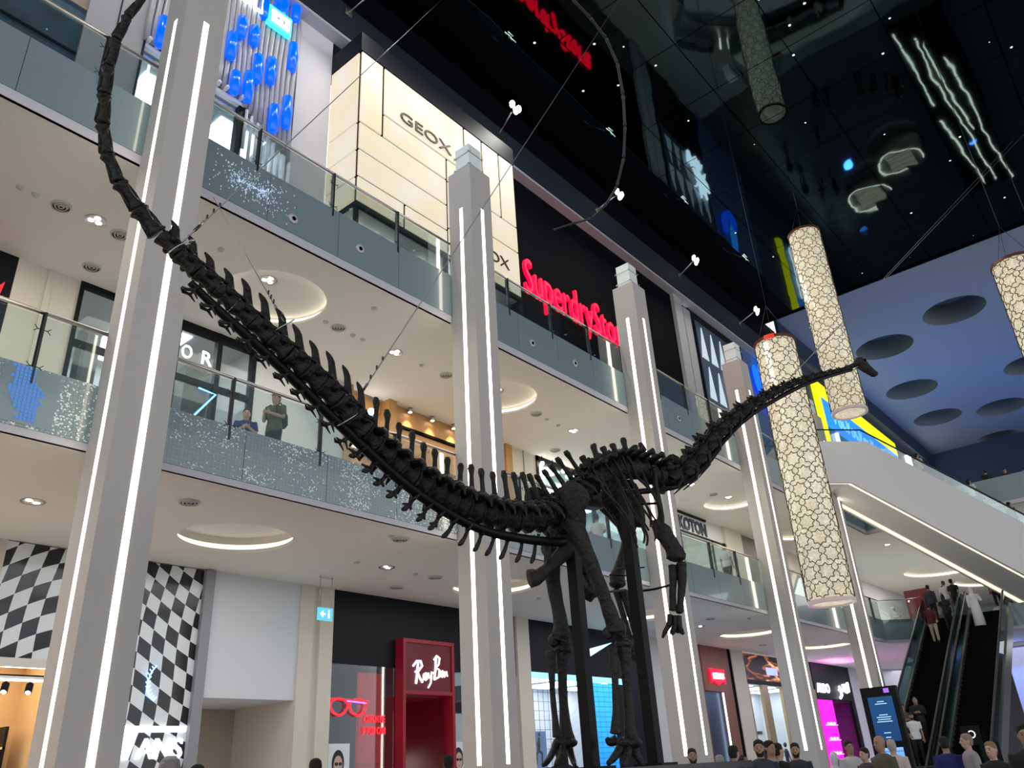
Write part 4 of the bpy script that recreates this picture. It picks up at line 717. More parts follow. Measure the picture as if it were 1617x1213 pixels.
MB().box(56.0, 76, YM - 0.2, YM - 0.1, 17.2, 22.9).build('teal_window', mat('teal_dark', (0.01, 0.06, 0.10), 0.3, emis=(0.0, 0.15, 0.3), es=0.5), t)
for k in range(9): MB().tube([(57.2 + k * 1.7, YM - 0.35, 17.6), (57.2 + k * 1.7, YM - 0.35, 22.4 - 0.35 * (k % 3))], 0.14, 8).build('light_tube', glow('ice_tube', (0.8, 0.95, 1.0), 3), t)
t = thing('shop_sign', 'small white glowing letters far along the top level right of the yellow shop', 'sign', (78.5, YM - 0.3, 24)); squiggle(77.6, 22.6, YM - 0.15, 5.0, 3.4, 4, 0.2).build('lettering', WGLOW, t)
struct(MB().box(50, 86, YM - 0.05, YM, ZT + 2.2, ZT + 2.3).build('trim_85', DSTEEL))
# ================================================================== CEILING FITTINGS
def fit_downlight(x, y, z, label, n=3, grp='clustered downlights in the gallery ceilings'):
    for cx, cy, cr in (COVES2 if z == Z2 else COVES1):
        if (x - cx) ** 2 + (y - cy) ** 2 < cr * cr: z = z + (0.24 if z > 8 else 0.36); break
    t = thing('recessed_downlight', label, 'ceiling light', (x, y, z), grp); m = MB(); k = 20
    rg = lambda r, zz: [(x + r * math.cos(2 * math.pi * i / k), y + r * math.sin(2 * math.pi * i / k), zz) for i in range(k)]
    m.add(rg(0.16, z - 0.004) + rg(0.20, z - 0.012) + rg(0.20, z), [(i, (i + 1) % k, (i + 1) % k + k, i + k) for i in range(k)] + [(i + k, (i + 1) % k + k, (i + 1) % k + 2 * k, i + 2 * k) for i in range(k)]).build('trim_ring', STEEL, t)
    MB().disc((x, y, z - 0.003), 0.165).build('baffle', CEIL, t)
    for j in range(n):
        a = 0.5 + j * 2 * math.pi / n; MB().disc((x + 0.085 * math.cos(a), y + 0.085 * math.sin(a), z - 0.008), 0.055, n=14).build('lamp', LAMP, t)
for i, (x, y) in enumerate([(4.9, 14.1), (8.66, 13.85), (12.77, 14.1), (16.9, 14.1), (20.75, 14.1), (24.9, 14.15), (29.0, 14.2), (32.6, 14.3), (37, 14.3), (40.6, 14.4), (47, 12), (47, 8), (51, 11), (51, 8)]):
    fit_downlight(x, y, Z2, f'cluster of bright lamps in the middle gallery ceiling, {_ord[i]} from the left')
for i, (x, y) in enumerate([(5.1, 14.85), (8.9, 14.3), (13.2, 14.8), (17.2, 14.8), (21.2, 14.8), (25.1, 14.8), (29.1, 14.8), (33, 14.6), (37, 14.8), (41, 14.4)]):
    fit_downlight(x, y, Z1, f'cluster of bright lamps in the lowest gallery ceiling, {_ord[i]} from the left', 2)
GRIL = mat('grille_white', (0.55, 0.54, 0.52), 0.6); DKG = mat('grille_dark', (0.12, 0.12, 0.12), 0.7)
def vent(x, y, z, label):
    t = thing('round_ceiling_vent', label, 'vent', (x, y, z), 'round air vents in the gallery ceilings'); k = 24
    MB().disc((x, y, z - 0.003), 0.17).build('dark_core', DKG, t)
    for r in (0.19, 0.13, 0.07): 
        m = MB(); rg = lambda q, zz: [(x + q * math.cos(2 * math.pi * i / k), y + q * math.sin(2 * math.pi * i / k), zz) for i in range(k)]
        m.add(rg(r, z - 0.004) + rg(r - 0.02, z - 0.04) + rg(r - 0.04, z - 0.035), [(i, (i + 1) % k, (i + 1) % k + k, i + k) for i in range(k)] + [(i + k, (i + 1) % k + k, (i + 1) % k + 2 * k, i + 2 * k) for i in range(k)], True).build('ring', GRIL, t)
for i, (x, y) in enumerate([(4.26, 14.12), (5.44, 14.2), (5.57, 15.7), (10.88, 14.1), (14.69, 14.1), (18.7, 14.05), (21.7, 15.6), (27, 14.1), (30.9, 14.2), (35, 14.3)]): vent(x, y, Z2, f'round slotted vent in the middle gallery ceiling, {_ord[i]} from the left')
for i, (x, y) in enumerate([(7.07, 13.2), (11.7, 12.7), (14.9, 14.85), (14.9, 16.3), (23, 14.8), (27.8, 13.7), (36.9, 15.8)]): vent(x, y, Z1, f'round slotted vent in the lowest gallery ceiling, {_ord[i]} from the left')
def detector(x, y, z, label):
    m = MB().tube([(x, y, z), (x, y, z - 0.03), (x, y, z - 0.05)], [0.07, 0.06, 0.03], 14); tag(m.build('smoke_detector', GRIL), label, 'detector', 'small ceiling detectors')
for i, (x, y) in enumerate([(3.52, 14.1), (3.8, 14.12), (7.1, 13.24), (10.49, 14.1), (10.9, 12.8), (11.38, 14.15), (11.71, 14.15), (13.78, 14.15), (19.3, 14.1), (19.98, 14.15)]): detector(x, y, Z2, f'small round detector on the middle gallery ceiling, {_ord[i]} from the left')
for i, (x, y) in enumerate([(11.4, 12.65), (12.3, 14.85), (14.25, 14.9), (19.4, 15.0), (22.5, 14.0), (29.1, 12.8), (37.5, 15.0), (39.9, 14.0)]): detector(x, y, Z1, f'small round detector on the lowest gallery ceiling, {_ord[i]} from the left')
# ring fittings on the upper fascia
RINGW = mat('white_ring', (0.7, 0.7, 0.72), 0.4)
for i, (px, zz) in enumerate([(7.92, 12.25), (9.72, 12.4), (15.95, 12.35), (18.0, 12.45), (24.25, 12.5), (26.3, 12.5)]):
    t = thing('fascia_speaker', f'small white ring with a dark centre on the top fascia, {_ord[i]} from the left', 'speaker', (px, 11.96, zz), 'ring fittings on the top fascia')
    MB().tube([(px, 11.97, zz), (px, 11.93, zz)], 0.11, 20).build('ring', RINGW, t); MB().tube([(px + 0.01, 11.935, zz), (px + 0.01, 11.92, zz)], 0.05, 14).build('core', BLACK, t)
# blue sign reflection built as glowing squares, and silver glitter patch on the fascias
t = thing('blue_sign_reflection', 'reflection of a blue sign built as glowing squares on the lower fascia at the left edge', 'display', (3.7, 11.95, 6.8), None); m = MB(); rnd = random.Random(3)
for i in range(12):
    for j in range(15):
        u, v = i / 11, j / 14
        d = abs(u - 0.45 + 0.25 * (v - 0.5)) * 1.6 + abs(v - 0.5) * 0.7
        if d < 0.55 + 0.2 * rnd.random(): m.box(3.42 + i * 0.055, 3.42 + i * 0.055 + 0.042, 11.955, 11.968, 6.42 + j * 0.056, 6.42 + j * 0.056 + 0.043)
m.build('reflection_tiles', glow('blue_reflection', (0.10, 0.33, 0.9), 0.55), t); MB().box(3.35, 4.15, 11.964, 11.969, 6.36, 7.24).build('backing', FASC, t)
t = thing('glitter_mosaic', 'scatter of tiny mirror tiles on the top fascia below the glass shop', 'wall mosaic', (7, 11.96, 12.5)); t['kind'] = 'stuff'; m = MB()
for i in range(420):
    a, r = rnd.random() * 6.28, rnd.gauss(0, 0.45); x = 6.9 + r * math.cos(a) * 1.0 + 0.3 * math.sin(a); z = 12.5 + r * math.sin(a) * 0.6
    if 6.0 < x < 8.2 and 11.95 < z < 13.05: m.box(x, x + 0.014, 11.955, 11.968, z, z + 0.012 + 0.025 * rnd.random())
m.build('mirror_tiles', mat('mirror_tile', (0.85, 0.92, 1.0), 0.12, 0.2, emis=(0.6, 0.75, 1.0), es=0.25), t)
# wall spotlights on arms along the beam
for i, (bx, hx, hz) in enumerate([(12.08, 12.44, 26.08), (20.05, 19.93, 26.1), (27.07, 27.69, 26.2), (34.98, 35.18, 26.1), (42.33, 42.94, 26.2)]):
    t = thing('arm_spotlight', f'bright twin floodlight on a thin arm above the shopfront beam, {_ord[i]} from the left', 'floodlight', (bx, 15.9, 25.6), 'floodlights on arms along the beam')
    MB().tube([(bx, 15.9, 25.4), (hx, 14.95, hz)], 0.03, 8).box(bx - 0.15, bx + 0.15, 15.86, 15.9, 25.25, 25.55).build('arm', STEEL, t)
    for dx, dz in ((-0.2, 0.0), (0.2, 0.02), (0.02, -0.2)):
        h = MB(); c = Vector((hx + dx, 14.9, hz + dz)); h.tube([c + Vector((0, 0.12, 0.08)), c], [0.09, 0.16], 14); hd = h.build('lamp_head', STEEL, t)
        MB().tube([c + Vector((0, -0.002, 0)), c + Vector((0, -0.02, -0.01))], 0.15, 14).build('lens', glow('flood_lens', (1.0, 0.93, 0.75), 22), hd)
# hanging direction sign
t = thing('direction_sign', 'small blue and white direction sign hanging from two rods at the lowest ceiling', 'sign', (13.1, 17.0, 5.2))
bx, by = 12.62, 16.4
MB().tube([(bx - 0.16, by, 6.2), (bx - 0.16, by, 5.42)], 0.008, 5).tube([(bx + 0.2, by, 6.2), (bx + 0.2, by, 5.42)], 0.008, 5).tube([(bx - 0.2, by, 6.15), (bx + 0.22, by, 6.15)], 0.012, 5).build('rods', STEEL, t)
MB().box(bx - 0.2, bx + 0.24, by - 0.02, by + 0.02, 5.12, 5.42).build('panel', glow('sign_blue', (0.12, 0.6, 0.8), 0.9), t)
MB().prism([(bx - 0.15, by - 0.03, 5.27), (bx - 0.05, by - 0.03, 5.36), (bx - 0.05, by - 0.03, 5.18)], (0, 0.005, 0)).box(bx - 0.06, bx + 0.02, by - 0.03, by - 0.022, 5.25, 5.29).tube([(bx + 0.12, by - 0.025, 5.18), (bx + 0.12, by - 0.025, 5.3)], 0.025, 6).ball((bx + 0.12, by - 0.025, 5.35), 0.025).build('pictograms', glow('sign_white', (1, 1, 1), 1.2), t)

# ================================================================== PATTERNED LANTERNS
def lantern_mat():
    m = bpy.data.materials.new('lit_cream_acrylic'); m.use_nodes = True; N, L = nodes_of(m); b = N['Principled BSDF']; b.inputs['Base Color'].default_value = (0.5, 0.46, 0.36, 1); b.inputs['Roughness'].default_value = 0.3
    tc = N.new('ShaderNodeTexCoord'); vo = N.new('ShaderNodeTexVoronoi'); vo.inputs['Scale'].default_value = 22; L.new(tc.outputs['Object'], vo.inputs['Vector']); nz = N.new('ShaderNodeTexNoise'); nz.inputs['Scale'].default_value = 5; nz.inputs['Detail'].default_value = 4; L.new(tc.outputs['Object'], nz.inputs['Vector'])
    s = N.new('ShaderNodeSeparateColor'); L.new(vo.outputs['Color'], s.inputs[0]); a = N.new('ShaderNodeMath'); a.operation = 'MULTIPLY'; L.new(s.outputs[0], a.inputs[0]); L.new(nz.outputs['Fac'], a.inputs[1])
    cr = N.new('ShaderNodeValToRGB'); e = cr.color_ramp.elements; e[0].position = 0.05; e[0].color = (0.52, 0.45, 0.30, 1); e[1].position = 0.55; e[1].color = (0.95, 0.92, 0.72, 1); k = e.new(0.25); k.color = (0.68, 0.61, 0.43, 1)
    L.new(a.outputs[0], cr.inputs[0]); L.new(cr.outputs[0], b.inputs['Emission Color']); b.inputs['Emission Strength'].default_value = 0.57; return m
LM = lantern_mat(); LAT = mat('bronze_lattice', (0.09, 0.065, 0.035), 0.5, 0.3); RIM = mat('clear_lilac_rim', (0.55, 0.47, 0.45), 0.3, emis=(0.6, 0.5, 0.48), es=0.18)
def lantern(x, y, z0, z1, label, red=False):
    r = 0.735; t = thing('cylinder_lantern', label, 'lantern', (x, y, z0), 'tall patterned lanterns hanging in the atrium')
    MB().tube([(x, y, z0 + 0.05), (x, y, z1 - 0.08)], r - 0.03, 40).build('lit_body', LM, t)
    m = MB(); nu = 8; nv = 17; du = 2 * math.pi / nu; dv = (z1 - z0 - 0.2) / nv; R0 = r
    P = lambda u, v, rr=R0: Vector((x + rr * math.cos(u * du), y + rr * math.sin(u * du), z0 + 0.1 + v * dv))
    def ribbon(a, b_, w=0.014):
        (u0, v0), (u1, v1) = a, b_; n = 1 if abs(u1 - u0) < 0.2 else 2
        for i in range(n):
            s, e = i / n, (i + 1) / n; p = P(u0 + (u1 - u0) * s, v0 + (v1 - v0) * s); q = P(u0 + (u1 - u0) * e, v0 + (v1 - v0) * e)
            m.tube([p, q], w, 4, False)
    for i in range(nu):
        for j in range(nv):
            cu, cv = i + 0.5 * (j % 2), j + 0.5; pts = []
            for k in range(16):
                a = k * math.pi / 8; rr = 0.47 if k % 2 == 0 else 0.34; pts.append((cu + rr * math.cos(a), cv + rr * math.sin(a) * 1.05))
            for k in range(16): ribbon(pts[k], pts[(k + 1) % 16])
            ribbon((cu + 0.33, cv + 0.33), (cu + 0.5, cv + 0.5), 0.010); ribbon((cu - 0.33, cv + 0.33), (cu - 0.5, cv + 0.5), 0.010)
    m.build('star_lattice', LAT, t)
    k = 40; rg = lambda q, zz: [(x + q * math.cos(2 * math.pi * i / k), y + q * math.sin(2 * math.pi * i / k), zz) for i in range(k)]
    st = lambda a, b_: [(a * k + i, a * k + (i + 1) % k, b_ * k + (i + 1) % k, b_ * k + i) for i in range(k)]
    MB().add(rg(r + 0.02, z1 - 0.1) + rg(r + 0.02, z1) + rg(r - 0.06, z1) + rg(r - 0.06, z1 - 0.1), st(0, 1) + st(1, 2) + st(2, 3) + st(3, 0)).build('top_rim', mat('reddish_bronze_rim', (0.16, 0.06, 0.04), 0.4, 0.5), t)
    MB().add(rg(r + 0.015, z0) + rg(r + 0.015, z0 + 0.12) + rg(r - 0.1, z0 + 0.12) + rg(r - 0.1, z0), st(0, 1) + st(1, 2) + st(2, 3) + st(3, 0)).build('bottom_rim', RIM, t)
    if red:
        n = 10; a0 = 3.05; q = [(x + (r + 0.03) * math.cos(a0 + i * 0.055), y + (r + 0.03) * math.sin(a0 + i * 0.055)) for i in range(n)]
        MB().add([(a, b_, z1 - 0.16) for a, b_ in q] + [(a, b_, z1 + 0.02) for a, b_ in q], [(i, i + 1, i + 1 + n, i + n) for i in range(n - 1)]).build('red_band', mat('red_band', (0.6, 0.03, 0.02), 0.4, emis=(1, 0.05, 0.02), es=0.4), t)
    m = MB()
    for a in (0.4, 2.5, 4.6): m.tube([(x + 0.66 * math.cos(a), y + 0.66 * math.sin(a), z1 - 0.03), (x, y, z1 + 1.6)], 0.008, 4)
    m.tube([(x, y, z1 + 1.6), (x, y, 28.09)], 0.012, 5); m.build('suspension_wire', DSTEEL, t)
lantern(26.95, 8.97, 5.85, 15.42, 'long patterned lantern in front, its foot at the lower gallery level', True)
lantern(34.4, 8.9, 14.75, 24.27, 'patterned lantern hung highest, behind the dinosaur head')
lantern(30.98, 1.2, 7.6, 17.2, 'patterned lantern cut by the right edge of the picture')
t = thing('ceiling_spotlight_rod', 'small dark lamp hanging on a rod in front of the blue ceiling at far right', 'lamp', (38, -0.2, 20)); MB().tube([(38, 0.35, 28.0), (38, 0.35, 22.6)], 0.012, 5).build('rod', DSTEEL, t); MB().ball((38, 0.35, 22.5), 0.13).build('lamp_body', BLACK, t)

# ================================================================== ESCALATORS
SKIRT = mat('escalator_skirt', (0.42, 0.42, 0.40), 0.3, 0.8); STEP = mat('black_escalator_step', (0.003, 0.003, 0.0035), 0.7, 0.0, spec=0.1); EGL = glass('escalator_glass', (0.42, 0.55, 0.56), 0.3); RUB = mat('black_rubber_handrail', (0.012, 0.012, 0.014), 0.35)
def escalator(A, d, n, wd, run, z0, z1, label, flat=1.1, stepn=40, steps=True):
    """A: foot corner, d: direction of climb, n: sideways; two glass sides, steps between"""
    t = thing('escalator', label, 'escalator', (A[0], A[1], z0), 'escalators'); A = Vector((A[0], A[1], 0)); d = Vector((*d, 0)); n = Vector((*n, 0)); ht = z1 - z0
    prof = [(-flat, 0), (0, 0), (run, ht), (run + flat, ht)]
    P = lambda s, h, o: A + d * s + n * o + Vector((0, 0, z0 + h))
    for k, o in enumerate((0.0, wd - 0.12)):
        m = MB()
        for (s0, h0), (s1, h1) in zip(prof, prof[1:]): m.hexa([P(s0, h0 - 0.45, o), P(s1, h1 - 0.45, o), P(s1, h1 - 0.45, o + 0.12), P(s0, h0 - 0.45, o + 0.12)], [P(s0, h0 + 0.22, o), P(s1, h1 + 0.22, o), P(s1, h1 + 0.22, o + 0.12), P(s0, h0 + 0.22, o + 0.12)])
        m.build('side_skirt', SKIRT, t); m = MB()
        for (s0, h0), (s1, h1) in zip(prof, prof[1:]): m.hexa([P(s0, h0 + 0.22, o + 0.05), P(s1, h1 + 0.22, o + 0.05), P(s1, h1 + 0.22, o + 0.065), P(s0, h0 + 0.22, o + 0.065)], [P(s0, h0 + 0.92, o + 0.05), P(s1, h1 + 0.92, o + 0.05), P(s1, h1 + 0.92, o + 0.065), P(s0, h0 + 0.92, o + 0.065)])
        m.build('glass_side', EGL, t)
        pts = [P(s, h + 0.95, o + 0.06) for s, h in prof]; pts = [P(-flat - 0.1, 0.35, o + 0.06), P(-flat - 0.3, 0.65, o + 0.06)] + pts + [P(run + flat + 0.3, ht + 0.65, o + 0.06), P(run + flat + 0.1, ht + 0.35, o + 0.06)]
        MB().tube(pts, 0.05, 8).build('handrail', RUB, t)
    m = MB()
    for k in range(stepn):
        s0, s1 = run * k / stepn, run * (k + 1) / stepn; h = ht * (k + 0.5) / stepn
        m.hexa([P(s0, h - 0.5, 0.12), P(s1, h - 0.5, 0.12), P(s1, h - 0.5, wd - 0.12), P(s0, h - 0.5, wd - 0.12)], [P(s0, h, 0.12), P(s1, h, 0.12), P(s1, h, wd - 0.12), P(s0, h, wd - 0.12)])
    m.build('step_band', STEP, t)
    MB().hexa([P(-flat, -0.1, 0.12), P(0, -0.1, 0.12), P(0, -0.1, wd - 0.12), P(-flat, -0.1, wd - 0.12)], [P(-flat, 0.01, 0.12), P(0, 0.01, 0.12), P(0, 0.01, wd - 0.12), P(-flat, 0.01, wd - 0.12)]).build('landing_plate', SKIRT, t)
    return t, P
escalator((31.3, 8.5), (1, 0), (0, 1), 1.75, 12.4, 0.02, 7.15, 'left one of the two black escalators rising to the lower gallery')
escalator((31.3, 6.6), (1, 0), (0, 1), 1.75, 12.4, 0.02, 7.15, 'right one of the two black escalators rising to the lower gallery')
# upper escalator in its white shell, falling away to the right
D2 = (0.75, -0.661); N2 = (0.661, 0.75)
SH = mat('white_shell', (0.80, 0.79, 0.78), 0.6)
def upper():
    t = thing('escalator_shell', 'white cased escalator falling to the right, two light lines under it', 'escalator', (36.1, 10.0, 11), None)
    d = Vector((*D2, 0)); n = Vector((*N2, 0)); A = Vector((36.1, 10.0, 0)); P = lambda s, z, o: A + d * s + n * o + Vector((0, 0, z)); sl = 0.60; W = 2.5; E = 9.4
    bot = lambda s: 12.29 - max(s, 0) * sl; top = lambda s: 14.25 - max(s - 1.2, 0) * 0.585
    ss = [-2.9, 0, 1.2, E]
    m = MB()
    for o0, o1 in ((0, 0.12), (W - 0.12, W)):
        for a, b in zip(ss, ss[1:]): m.hexa([P(a, bot(a), o0), P(b, bot(b), o0), P(b, bot(b), o1), P(a, bot(a), o1)], [P(a, top(a), o0), P(b, top(b), o0), P(b, top(b), o1), P(a, top(a), o1)])
    for a, b in zip(ss, ss[1:]): m.hexa([P(a, bot(a) + 0.1, 0.12), P(b, bot(b) + 0.1, 0.12), P(b, bot(b) + 0.1, W - 0.12), P(a, bot(a) + 0.1, W - 0.12)], [P(a, bot(a) + 0.3, 0.12), P(b, bot(b) + 0.3, 0.12), P(b, bot(b) + 0.3, W - 0.12), P(a, bot(a) + 0.3, W - 0.12)])
    m.build('white_casing', SH, t)
    for o0 in (0.13, W - 0.32):
        m = MB()
        for a, b in ((-2.9, 0.0), (0.0, E)): m.hexa([P(a, bot(a) + 0.04, o0), P(b, bot(b) + 0.04, o0), P(b, bot(b) + 0.04, o0 + 0.19), P(a, bot(a) + 0.04, o0 + 0.19)], [P(a, bot(a) + 0.1, o0), P(b, bot(b) + 0.1, o0), P(b, bot(b) + 0.1, o0 + 0.19), P(a, bot(a) + 0.1, o0 + 0.19)])
        m.build('light_line', glow('soffit_line', (1.0, 0.90, 0.70), 0.95), t)
    m = MB(); k0 = 26
    for k in range(k0):
        s0 = 1.2 + (E - 1.2) * k / k0; s1 = 1.2 + (E - 1.2) * (k + 1) / k0; z = 14.05 - (s0 + s1 - 2.4) / 2 * sl
        m.hexa([P(s0, z - 0.5, 0.4), P(s1, z - 0.5, 0.4), P(s1, z - 0.5, W - 0.4), P(s0, z - 0.5, W - 0.4)], [P(s0, z, 0.4), P(s1, z, 0.4), P(s1, z, W - 0.4), P(s0, z, W - 0.4)])
    m.build('step_band', STEP, t)
    MB().hexa([P(-2.9, 13.8, 0.12), P(1.2, 13.8, 0.12), P(1.2, 13.8, W - 0.12), P(-2.9, 13.8, W - 0.12)], [P(-2.9, 14.05, 0.12), P(1.2, 14.05, 0.12), P(1.2, 14.05, W - 0.12), P(-2.9, 14.05, W - 0.12)]).build('landing', SKIRT, t)
    for o in (0.2, W - 0.25):
        m = MB(); g = [(-1.6, 0), (1.2, 0), (E, 0)]
        for a, b in ((-2.9, 1.2), (1.2, E)): m.hexa([P(a, top(a), o), P(b, top(b), o), P(b, top(b), o + 0.015), P(a, top(a), o + 0.015)], [P(a, top(a) + 0.62, o), P(b, top(b) + 0.62, o), P(b, top(b) + 0.62, o + 0.015), P(a, top(a) + 0.62, o + 0.015)])
        m.build('glass_side', GLASS if o < 1 else EGL, t); MB().tube([P(-2.9, top(-1) + 0.65, o), P(1.2, top(1.2) + 0.65, o), P(E, top(E) + 0.65, o)], 0.035, 8).build('handrail', RUB, t)
    return P
UP = upper()
# ground level extras: blue lit pillar, angled wall, totem
tag(struct(MB().box(51.6, 52.4, 7.5, 8.6, 0, Z1).build('trim_91', mat('pale_pillar', (0.5, 0.55, 0.75), 0.5))), '', '') if False else struct(MB().box(51.6, 52.4, 7.3, 8.7, 0, Z1).build('trim_91', mat('pale_pillar', (0.5, 0.55, 0.78), 0.5)))
area_light('blue_pillar_wash', (50.2, 8.0, 5.9), (0, R(25), 0), 0.6, 1.2, 120, (0.10, 0.28, 1.0))
area_light('magenta_spill', (48, 16.4, 5.6), (R(190), 0, 0), 3, 0.8, 30, (1.0, 0.25, 0.9))
struct(MB().hexa([(54.5, 17.3, 0), (63, 13.2, 0), (63.2, 13.5, 0), (54.7, 17.6, 0)], [(54.5, 17.3, 6.2), (63, 13.2, 6.2), (63.2, 13.5, 6.2), (54.7, 17.6, 6.2)]).build('wall_low', mat('lilac_white_wall', (0.62, 0.60, 0.66), 0.8)))
struct(MB().box(75, 75.3, -20, 15, 0, Z1).build('wall_far', mat('far_shop_wall', (0.35, 0.33, 0.38), 0.7))); struct(MB().box(75, 75.3, -20, 17, ZF, Z2).build('wall_far', mat('far_shop_wall', (0.35, 0.33, 0.38), 0.7)))
t = thing('digital_totem', 'black digital directory totem with two blue screens in front of the far column', 'totem', (22.0, 6.75, 0)); 
P = lambda x, y, z: (x, y, z)
MB().box(22.0, 22.2, 6.28, 7.12, 0, 2.95).build('housing', BLK2, t)
MB().box(21.985, 22.0, 6.4, 6.98, 1.72, 2.72).build('upper_screen', screen_mat('totem_blue', (0.0, 0.10, 0.30), (0.0, 0.17, 0.36), 0.9, 1.0), t); MB().box(21.985, 22.0, 6.42, 6.96, 1.15, 1.58).build('lower_screen', screen_mat('totem_blue2', (0.02, 0.25, 0.75), (0.25, 0.5, 0.9), 0.9, 3.0), t)
m = MB()
for zz, wd in ((2.6, 0.16), (2.55, 0.28), (2.3, 0.2), (2.25, 0.34), (2.2, 0.3), (2.15, 0.36), (1.9, 0.16), (1.8, 0.12)): m.box(21.978, 21.985, 6.69 - wd / 2, 6.69 + wd / 2, zz, zz + 0.018)
m.build('screen_text', glow('pale_screen_text', (0.4, 0.7, 0.95), 1.0), t); MB().box(21.98, 22.0, 6.44, 6.56, 2.8, 2.9).build('purple_badge', glow('purple_badge', (0.25, 0.1, 0.9), 1.5), t)
for k, (xx, lb) in enumerate([(30.7, 'small black round sign stand at the foot of the right escalator'), (30.4, 'second small black sign stand at the foot of the escalators')]):
    t = thing('sign_stand', lb, 'sign stand', (xx, 6.2 - k * 0.25, 0)); Y = 6.9 - k * 0.5; MB().tube([(xx, Y, 0), (xx, Y, 1.9)], 0.02, 6).tube([(xx, Y, 0), (xx, Y, 0.02)], 0.2, 12).build('stand', BLACK, t); MB().box(xx - 0.02, xx, Y - 0.35, Y + 0.2, 1.55 - 0.5 * k, 2.1 - 0.5 * k).build('panel', BLK2, t)
    m = MB(); m.tube([(xx - 0.03, Y - 0.1 + 0.1 * math.cos(a), 1.85 - 0.5 * k + 0.1 * math.sin(a)) for a in [0.8 + i * 0.5 for i in range(11)]], 0.02, 5); m.build('symbol', glow('grey_white_symbol', (0.8, 0.85, 0.9), 0.9), t)
# suspension cables of the skeleton
CBL = [((2.998, 6.347, 6.263), (15.441, 14.658, 28.1)), ((4.956, 6.21, 4.999), (20.072, 9.631, 28.1)), ((12.524, 4.132, 7.178), (40.045, -0.29, 28.1)), ((12.524, 4.132, 7.178), (39.916, -0.784, 28.1)), ((4.057, 6.144, 5.735), (6.105, 11.944, 11.78))]
CBN = ['thin steel cable from the tail to the ceiling, the leftmost long one', 'thin steel cable from the thick middle of the tail up to the ceiling', 'upper one of two thin cables rising right from the neck', 'lower one of two thin cables rising right from the neck', 'thin cable from the tail to the edge of the middle gallery ceiling']
for (a, b), lb, r in zip(CBL, CBN, (0.008, 0.008, 0.006, 0.006, 0.006)):
    t = thing('suspension_cable', lb, 'cable', a); MB().tube([a, b], r, 5).build('wire', mat('cable_wire', (0.25, 0.25, 0.26), 0.4, 0.6), t)
    if a[0] < 5:
        A, B = Vector(a), Vector(b); m = MB(); u = (B - A).normalized()
        m.tube([A + u * 0.35, A + u * 0.6], 0.018, 6)
        for q in (0.7, 0.9, 1.1): m.tube([A + u * q, A + u * q + Vector((0, 0, 0.05))], 0.012, 5)
        m.build('turnbuckle', DSTEEL, t); m = MB(); m.tube([A + Vector((0.11 * math.cos(q) * 0.8, 0.13 * math.sin(q), 0.11 * math.cos(q) * 0.8 - 0.05)) for q in [i * math.pi / 8 for i in range(17)]], 0.008, 5); m.build('wire_loop', STEEL, t)

# things on the top floor at the far end, seen only in the mirror ceiling
t = thing('light_line_bank', 'bank of long bright light lines seen mirrored in the dark ceiling', 'light', (55, 2.5, 12.9)); 
for k, (x0, y0, x1, y1) in enumerate([(45.5, 3.3, 54, 3.0), (46.5, 2.5, 66, 1.6), (47.5, 2.1, 58, 1.6), (50, 1.3, 67, 0.5), (56, 3.1, 66, 2.4)]): MB().tube([(x0, y0, 13.5), ((x0 + x1) / 2, (y0 + y1) / 2 + 0.05, 13.5), (x1, y1, 13.5)], 0.06, 6).build('light_line', glow('mirror_line', (1.0, 0.9, 0.7), 5), t)
MB().box(45, 67, 0.3, 3.5, 12.9, 13.35).build('plinth', BLK2, t)
for k, (x, y) in enumerate([(60.5, 9.9), (57.5, 6.6)]):
    t = thing('round_kiosk', f'round lit shop counter seen mirrored in the dark ceiling, the {["farther", "nearer"][k]} one', 'kiosk', (x, y, 12.9)); m = MB(); m.tube([(x, y, 12.9), (x, y, 14.0)], 1.7, 24).build('counter', mat('kiosk_counter', (0.3, 0.27, 0.22), 0.5), t)
    m = MB(); m.tube([(x + 1.65 * math.cos(a), y + 1.65 * math.sin(a), 14.05) for a in [i * math.pi / 12 for i in range(20)]], 0.05, 6).build('light_ring', glow('mirror_line', (1.0, 0.9, 0.7), 5), t)
    for j in range(4): MB().box(x - 1.2 + j * 0.6, x - 0.9 + j * 0.6, y - 1.0, y + 0.9, 14.0, 14.15).build('display_case', glow('case_glow', (1, 0.85, 0.6), 0.8), t)
